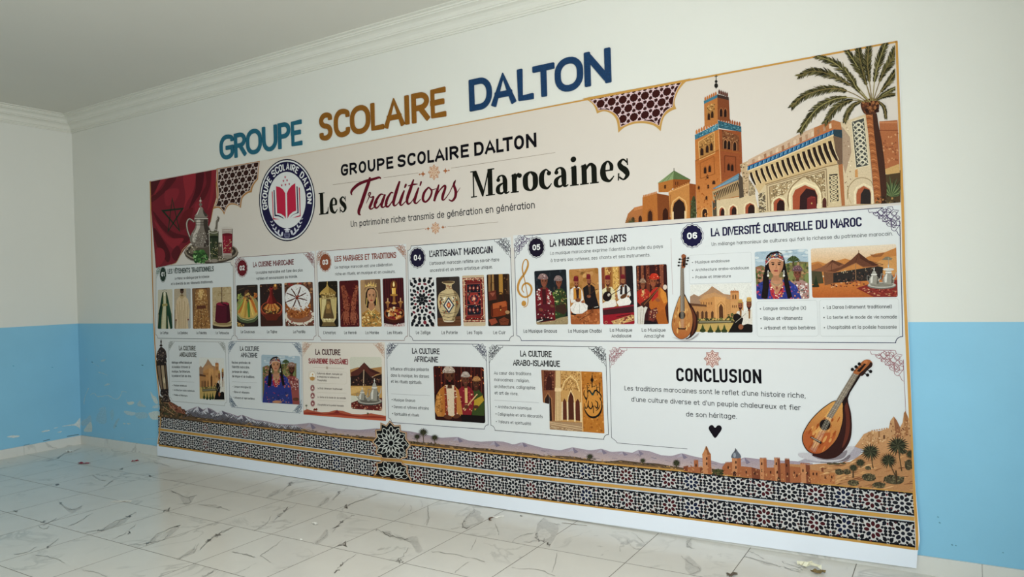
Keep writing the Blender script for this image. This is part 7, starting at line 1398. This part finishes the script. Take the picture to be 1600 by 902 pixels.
for i in range(240):                                  # rock and snow streaks of the near range
    x = R.uniform(290, 470); t = R.random() ** 1.6; y0 = ridge_y(x); y = y0 + 1 + t * (gold_y(x) - y0 - 6)
    if y > gold_y(x) - 6: continue
    k.h = .0011 + (i % 12) * STEP; d = R.choice((-1, 1)); L_ = R.uniform(2, 6); k.line([(x, y), (x + d * L_ * .5, y + L_ * .6), (x + d * L_, y + L_)], [.3, R.uniform(.6, 1.5), .3], R.choice(['#c9c8cc', '#b5b3ba', '#dcdcde']) if t < .35 else R.choice(['#3f3b40', '#4d474a', '#77727a', '#5f5550']))
for a, b, c in zip(RIDGE[:-2], RIDGE[1:-1], RIDGE[2:]):            # facets of the range, snow on the left peaks
    if b[1] < a[1] + .2 and b[1] < c[1] + .2:
        h = 5 + 4 * R.random(); snow = b[0] < 420
        k.poly([b, (b[0] + 4 + h * .5, b[1] + h), (b[0] - 1, b[1] + h * .7), (b[0] - 5 - h * .4, b[1] + h * .9)], '#c9c6cb' if snow else '#a59ca6'); k.poly([b, (b[0] + 9, b[1] + h * .9), (b[0] + 3, b[1] + h * 1.2), (b[0] + 1, b[1] + h * .6)], '#5f5864' if snow else '#7a7080')
for i in range(150):
    x = R.uniform(290, 1240); y = gold_y(x) - R.uniform(4, 24)
    if y < ridge_y(x) + 2.5: continue
    k.h = .0010 + (i % 8) * STEP
    k.line([(x, y), (x + R.uniform(3, 9), y + R.uniform(.5, 2.4))], R.uniform(.4, 1.1), R.choice(['#77707c', '#a59aa2', '#8a7f88', '#b5a8a8']))
HILL = to_px(L5, '180,132 230,146 300,160 380,170 450,186 560,200 700,212 830,228 960,240 1080,246 1240,262') + to_px(L6, '-30,128 60,138 150,150 260,152 340,168 450,176 540,186 600,206 700,198 800,204 860,226 960,240 1020,236 1080,220 1150,230 1220,240 1300,240 1400,262 1500,282 1600,292')
HILL = [(p[0], gold_y(p[0]) - (gold_y(p[0]) - p[1]) * .62) for p in HILL]
strip_fill(k, HILL, lambda p, low: '#76583c' if low else '#473a2e', 280, 1100, 160)
for i in range(260):
    x = R.uniform(285, 1090); y = gold_y(x) - R.uniform(.6, 4.5); k.ell(x, y, R.uniform(1, 3.2), R.uniform(.4, .9), R.choice(['#3f382c', '#a07d50', '#4d4232', '#b08c5a', '#6a5a40', '#2f2c22']), .1, 7, up=(i % 10 == 0))
k.build('mountain_strip', BAN, 'photo')
k = Ink(.0010, L1)
k.poly('84,440 104,456 150,478 190,500 270,552 320,588 420,640 330,625 90,592 88,500', '#4d3e2c'); k.dots('88,450 150,480 260,555 320,600 92,588', 150, 8, ['#6a4e34', '#33301f', '#7d5a3c', '#3f4428', '#8f6a48', '#2c2418'], 112, ry=5); k.poly('148,500 160,484 172,496 182,494 188,510 206,508 214,522 236,520 246,540 262,540 270,572 300,585 210,560 160,530', '#7d4a38'); k.dots('150,500 265,545 270,570 165,530', 40, 5, ['#93604a', '#5a3226', '#a8745a', '#3f241c'], 113, rot=0); k.lines('96,470 150,500 200,560|110,520 190,580', 5, '#a5825c'); k.build('hill_village', BAN, 'photo')
def palm(k, x, y, r, foot, c=('#2f2f20', '#454530', '#23231a'), n=17, tw=5):
    k.line([(x, y), ((x * 2 + foot[0]) / 3 - 2, (y * 2 + foot[1]) / 3), foot], [tw, tw * .8, tw * 1.1], '#4d3a28')
    for i in range(n):
        a = -PI / 2 + (i / (n - 1) - .5) * 2 * PI * .93; dr = .18 * r * (1 - math.sin(-a)) * .6
        k.line([(x, y), (x + r * .55 * math.cos(a), y + r * .5 * math.sin(a)), (x + r * math.cos(a), y + r * .82 * math.sin(a) + dr * .6)], [r * .10, r * .16, r * .03], c[i % len(c)])
k = Ink(.0013, L2)
for x, y, r, f in ((1008, 728, 42, (1012, 818)), (960, 762, 30, (962, 812)), (1097, 770, 34, (1098, 824))): palm(k, x, y, r, f, tw=6)
k.dots('900,800 1130,815 1130,830 900,815', 30, 9, ['#4d4030', '#6f5a3c', '#33301f'], 114, ry=5); k.frame = L6
for x, y, r, f in ((888, 215, 26, (888, 240)), (1218, 240, 22, (1220, 262)), (1428, 250, 24, (1430, 288))): palm(k, x, y, r, f, tw=5)
k.frame = L7M; palm(k, 64, 240, 26, (66, 272)); k.build('far_palms', BAN, 'photo')
# mud brick town along the strip
k = Ink(.0016, L7M)
A_, B_, C_ = '#9a5c3a', '#743f2a', '#b57a52'
for s, c in (('104,258 132,252 134,288 106,284', B_), ('128,262 168,258 170,294 130,290', A_), ('165,226 190,222 192,262 215,262 218,296 168,294', A_), ('200,262 216,262 218,296 202,295', B_), ('214,186 264,186 268,304 218,298', C_), ('244,186 264,186 268,304 246,300', A_), ('268,270 330,280 332,312 270,304', '#3f3c2a'), ('330,262 348,238 390,236 392,310 332,304', A_), ('386,206 438,206 442,318 390,312', C_), ('416,206 438,206 442,318 418,316', A_), ('440,256 500,262 552,276 556,332 440,318', A_), ('500,262 552,276 556,332 504,326', B_),
             ('548,212 588,212 592,336 552,332', C_), ('570,212 588,212 592,336 574,334', A_), ('590,264 636,264 640,342 592,336', A_), ('632,210 666,212 672,346 640,342', C_), ('650,211 666,212 672,346 656,344', B_), ('668,238 722,240 726,352 672,346', A_), ('694,216 722,218 726,352 700,350', B_), ('722,256 786,262 790,352 726,352', A_), ('784,240 840,250 846,358 790,352', C_), ('815,246 840,250 846,358 820,356', B_), ('838,276 900,284 902,358 846,356', '#a8693f'), ('898,288 985,296 988,362 902,358', '#ad7044'), ('905,262 918,262 920,290 908,288', B_)):
    k.poly(s, c)
for x0, x1, y in ((548, 588, 212), (632, 666, 210), (694, 722, 216), (784, 840, 242), (165, 190, 224), (348, 390, 237), (214, 264, 186)): merlons(k, (x0, y), (x1, y + 1), 5, (x1 - x0) * .07, 8, A_)
k.poly('216,192 222,172 238,140 254,172 262,192', '#b0764c', smooth=True); k.poly('238,142 254,172 262,190 244,190', '#86502f'); k.line('236,138 237,162', 4, '#4a3024'); k.poly('386,208 386,188 398,172 410,156 422,172 436,190 436,208', '#5c6068', smooth=True); k.ell(402, 192, 8, 14, '#8d9298'); k.line('407,152 408,172', 4, '#3a3434')
for x, y in ((240, 210), (240, 240), (178, 250), (410, 232), (410, 262), (400, 300), (365, 262), (470, 290), (520, 296), (560, 240), (560, 280), (612, 290), (645, 240), (650, 290), (705, 250), (710, 300), (750, 290), (765, 310), (800, 280), (826, 296), (860, 300), (880, 300), (930, 320), (968, 318)): k.poly([(x - 4, y + 9), (x - 4, y - 4), (x, y - 9), (x + 4, y - 4), (x + 4, y + 9)], '#3f2218')
arch(k, 402, 312, 10, 28, '#35201a'); arch(k, 660, 346, 9, 30, '#35201a'); k.dots('100,250 980,300 985,355 600,330 110,288', 120, 5, ['#b98258', '#7d452c', '#c2905f', '#8f5536'], 115, ry=3); k.dots('270,268 335,282 335,305 270,300', 22, 8, ['#33361f', '#4a4a2c'], 116); k.build('mud_brick_town', BAN, 'photo')
# desert with the cliff fortress at the right
k = Ink(.0012, N1, clip='-420,60 600,-260 1328,-260 1368,652 -420,520')
k.poly('520,70 720,50 700,150 640,215 520,255 180,275 -120,262 0,215 100,205 400,215', '#a29aa0'); k.poly('180,262 420,225 560,170 520,240 300,275', '#6f6468', smooth=True)
k.poly('-420,300 -200,290 0,300 200,284 400,275 560,262 640,210 720,150 800,80 900,30 1340,20 1372,652 900,600 300,546 -420,480', '#ad7c52')
R = random.Random(9)
for i in range(110):
    x = R.uniform(150, 1330); y = R.uniform(280, 600) if x < 700 else R.uniform(60, 620); L_ = R.uniform(50, 170); s = R.uniform(-.45, -.05)
    k.line(catmull([(x, y), (x + L_ * .5, y + L_ * s * .5 + R.uniform(-8, 8)), (x + L_, y + L_ * s)], False, 3), [2, R.uniform(8, 20), R.uniform(8, 16), 2], R.choice(['#c4935f', '#8a5c3c', '#d0a472', '#9c6a44', '#77492f', '#b98655']))
for x, y, rx, ry in ((420, 390, 50, 40), (520, 390, 50, 36), (600, 530, 70, 40), (800, 460, 90, 50), (1120, 490, 130, 60), (930, 560, 80, 40), (1240, 120, 50, 40), (1310, 300, 50, 70), (790, 340, 40, 26), (380, 285, 50, 14), (470, 280, 40, 12), (300, 285, 40, 12)):
    k.ell(x, y, rx, ry, '#4a4230', .1); k.dots([(x - rx, y - ry * .6), (x, y - ry), (x + rx, y - ry * .6), (x + rx, y + ry * .7), (x - rx, y + ry * .7)], 26, rx * .16, ['#6a5f44', '#33301f', '#7d6f4c', '#2c281c'], int(x), ry=ry * .16)
k.frame = N5; k.clip = pts('400,400 958,400 976,905 400,905')
k.poly('528,742 560,700 600,644 650,622 720,620 796,598 808,540 834,505 858,536 884,590 904,552 914,478 926,462 944,505 962,545 975,700 760,760', '#b78a60'); k.poly('836,508 858,536 884,590 892,660 850,676 842,600', '#8a5a3c'); k.poly('914,480 926,464 944,505 950,660 918,668', '#94643f'); k.poly('712,620 726,620 730,740 714,744', '#8f6442'); k.poly('650,622 660,640 664,720 650,730', '#9c6f4a'); k.poly('528,742 600,700 760,690 975,650 975,760 700,800', '#b5855a'); k.dots('560,700 640,630 790,610 800,700 600,745', 60, 7, ['#cda77c', '#93673f', '#a87c52'], 117); k.dots('810,550 880,600 940,520 970,600 960,660 820,670', 50, 7, ['#a87850', '#74462e', '#c09468'], 118); k.poly('752,652 766,650 766,680 752,682', '#5c3a26'); merlons(k, (655, 622), (790, 600), 7, 6, 10, '#b78a60')
k.frame = N1; k.clip = pts('-420,60 600,-260 1330,-260 1368,652 -420,520')
for x, y, r, f, t_ in ((1172, 50, 145, (1222, 380), 13), (822, 130, 128, (856, 345), 13), (1052, 240, 112, (1150, 460), 14), (692, 272, 66, (700, 340), 9), (604, 335, 60, (600, 465), 20), (1340, 160, 70, (1345, 300), 8)): palm(k, x, y, r, f, n=23, tw=t_)
k.line('1148,370 1158,540', 18, '#3f3020'); k.build('desert_fortress', BAN, 'photo')

# lutes and the treble clef
k = Ink(.0045, N5)
k.poly('100,792 300,790 500,740 520,760 420,850 260,860 120,830', '#b9b4b6', smooth=True); k.poly('190,800 300,826 400,800 470,770 440,830 330,848 240,836', '#7f767a', smooth=True)
k.poly('430,395 470,350 480,400 500,480 507,590 494,690 446,772 380,826 300,838 232,822 200,800 300,700', '#2f1714', smooth=True, n=4); k.poly('450,420 470,400 488,500 490,600 470,690 430,750 455,640 462,520', '#5a2a1e', smooth=True)
SB = '372,384 434,396 437,450 438,520 420,605 388,684 330,752 270,792 210,797 160,772 126,716 121,655 145,598 190,530 258,460 320,412'
k.poly(SB, fade((380, 420), '#c48d4c', (190, 780), '#9c4a26'), smooth=True, n=4); k.poly('372,400 400,420 330,560 250,640 200,720 170,740 230,600 320,470', '#d09c58', smooth=True); k.poly('150,620 230,640 210,740 170,762 134,706', '#a4552c', smooth=True); k.poly('260,650 380,640 330,735 270,778 230,770', '#a8562c', smooth=True); k.dots('180,560 400,480 410,600 300,760 160,740', 40, 9, ['#bd7a3e', '#c88f50', '#94481f'], 120, ry=26, rot=.5); k.line(catmull(SB, True, 4), 6, '#24120e', closed=True)
k.poly('560,178 575,188 492,320 478,360 440,450 432,396', '#1e110d'); k.poly('516,164 558,182 352,522 308,506', '#6a5c4e'); 
for i in range(9): t = i / 9; k.line([(516 - 190 * t, 172 + 300 * t), (556 - 190 * t, 188 + 300 * t)], 3, '#9c8f7c')
k.poly('517,160 560,110 590,74 620,60 652,66 669,92 660,118 630,140 592,186 560,180', '#9a5a32', smooth=True); k.poly('560,178 592,186 630,142 662,116 668,90 650,80 640,100 600,140', '#2a1812', smooth=True); k.poly('545,150 605,90 622,92 568,158', '#22130e'); k.ell(616, 80, 16, 14, '#b06a3e')
for x, y, bx, by in ((511, 137, 536, 150), (540, 117, 560, 132), (565, 94, 584, 108), (630, 181, 602, 166), (654, 153, 625, 140)): k.line([(x, y), (bx, by)], 6, '#1a120f'); k.ell(x, y, 13, 13, '#14100f', n=14)
k.ell(297, 570, 47, 47, '#8a5a30', n=24); k.ell(297, 570, 42, 42, '#17100e', n=24)
for i in range(5): k.line([(522 + i * 7, 168 + i * 3), (330 + i * 8 - 12, 500 + i * 4), (184 + i * 8, 762 + i * 6)], 2, '#cfc4b2' if i % 2 else '#a59a88')
k.poly('178,668 186,660 272,704 266,722', '#1c1210'); k.line('190,668 260,706', 4, '#b5aa98'); k.build('lute', BAN, 'photo')
k = Ink(.0045, H4)
k.poly('-60,850 60,872 180,850 200,810 150,870 60,890', '#b5b0ae', smooth=True); k.poly('58,446 96,500 140,560 180,640 192,720 172,800 120,856 70,868 120,800', '#2c1712', smooth=True, n=4); k.poly('120,560 165,640 172,720 150,800 130,830 150,720', '#5a2e1e', smooth=True)
SB2 = '22,446 62,450 100,530 134,620 141,715 116,815 66,862 10,866 -40,820 -62,740 -48,640 -14,530'
k.poly(SB2, fade((40, 460), '#b8874f', (40, 860), '#a0592c'), smooth=True, n=4); k.dots('0,520 80,520 120,720 40,850 -50,740', 34, 8, ['#c99a5c', '#94562c', '#b07a42'], 121, ry=24, rot=0); k.line(catmull(SB2, True, 4), 4, '#3a1e14', closed=True); k.poly('24,172 54,172 64,600 20,600', '#54463c'); k.poly('24,172 36,172 40,600 20,600', '#6f6052')
k.poly('32,172 36,90 30,62 52,44 76,62 72,90 66,176', '#8a4f30', smooth=True); k.poly('52,170 62,80 76,66 70,170', '#3a1e14'); k.poly('44,160 50,80 58,80 54,160', '#1d100c')
for x, y in ((15, 95), (8, 125), (4, 157), (97, 84), (92, 108), (82, 142)): k.line([(x, y), (50, y + 4)], 5, '#1a1210'); k.ell(x, y, 11, 9, '#14100f', n=12)
k.ell(37, 640, 34, 40, '#7a4a28', n=22); k.ell(37, 640, 30, 36, '#1d1310', n=22)
for i in range(4): k.line([(32 + i * 6, 180), (26 + i * 9, 765)], 2, '#b5aa98')
k.poly('-2,752 4,764 68,766 76,752 78,768 66,778 6,776 -4,766', '#1d1210'); k.build('lute', BAN, 'photo')
k = Ink(.0012, K7)
P = catmull('82,548 68,526 76,496 100,484 124,500 132,528 120,562 88,578 56,560 40,520 50,470 84,420 106,372 106,338 92,324 76,346 70,392 84,456 98,530 108,598 100,634 78,646', False, 6)
k.line(P, [4, 8, 11, 13, 14, 13, 12, 12, 13, 15, 15, 14, 13, 10, 6, 7, 9, 6, 5, 5, 5, 5], '#b4823c'); k.ell(80, 620, 16, 19, '#b4823c'); k.build('treble_clef', P5)
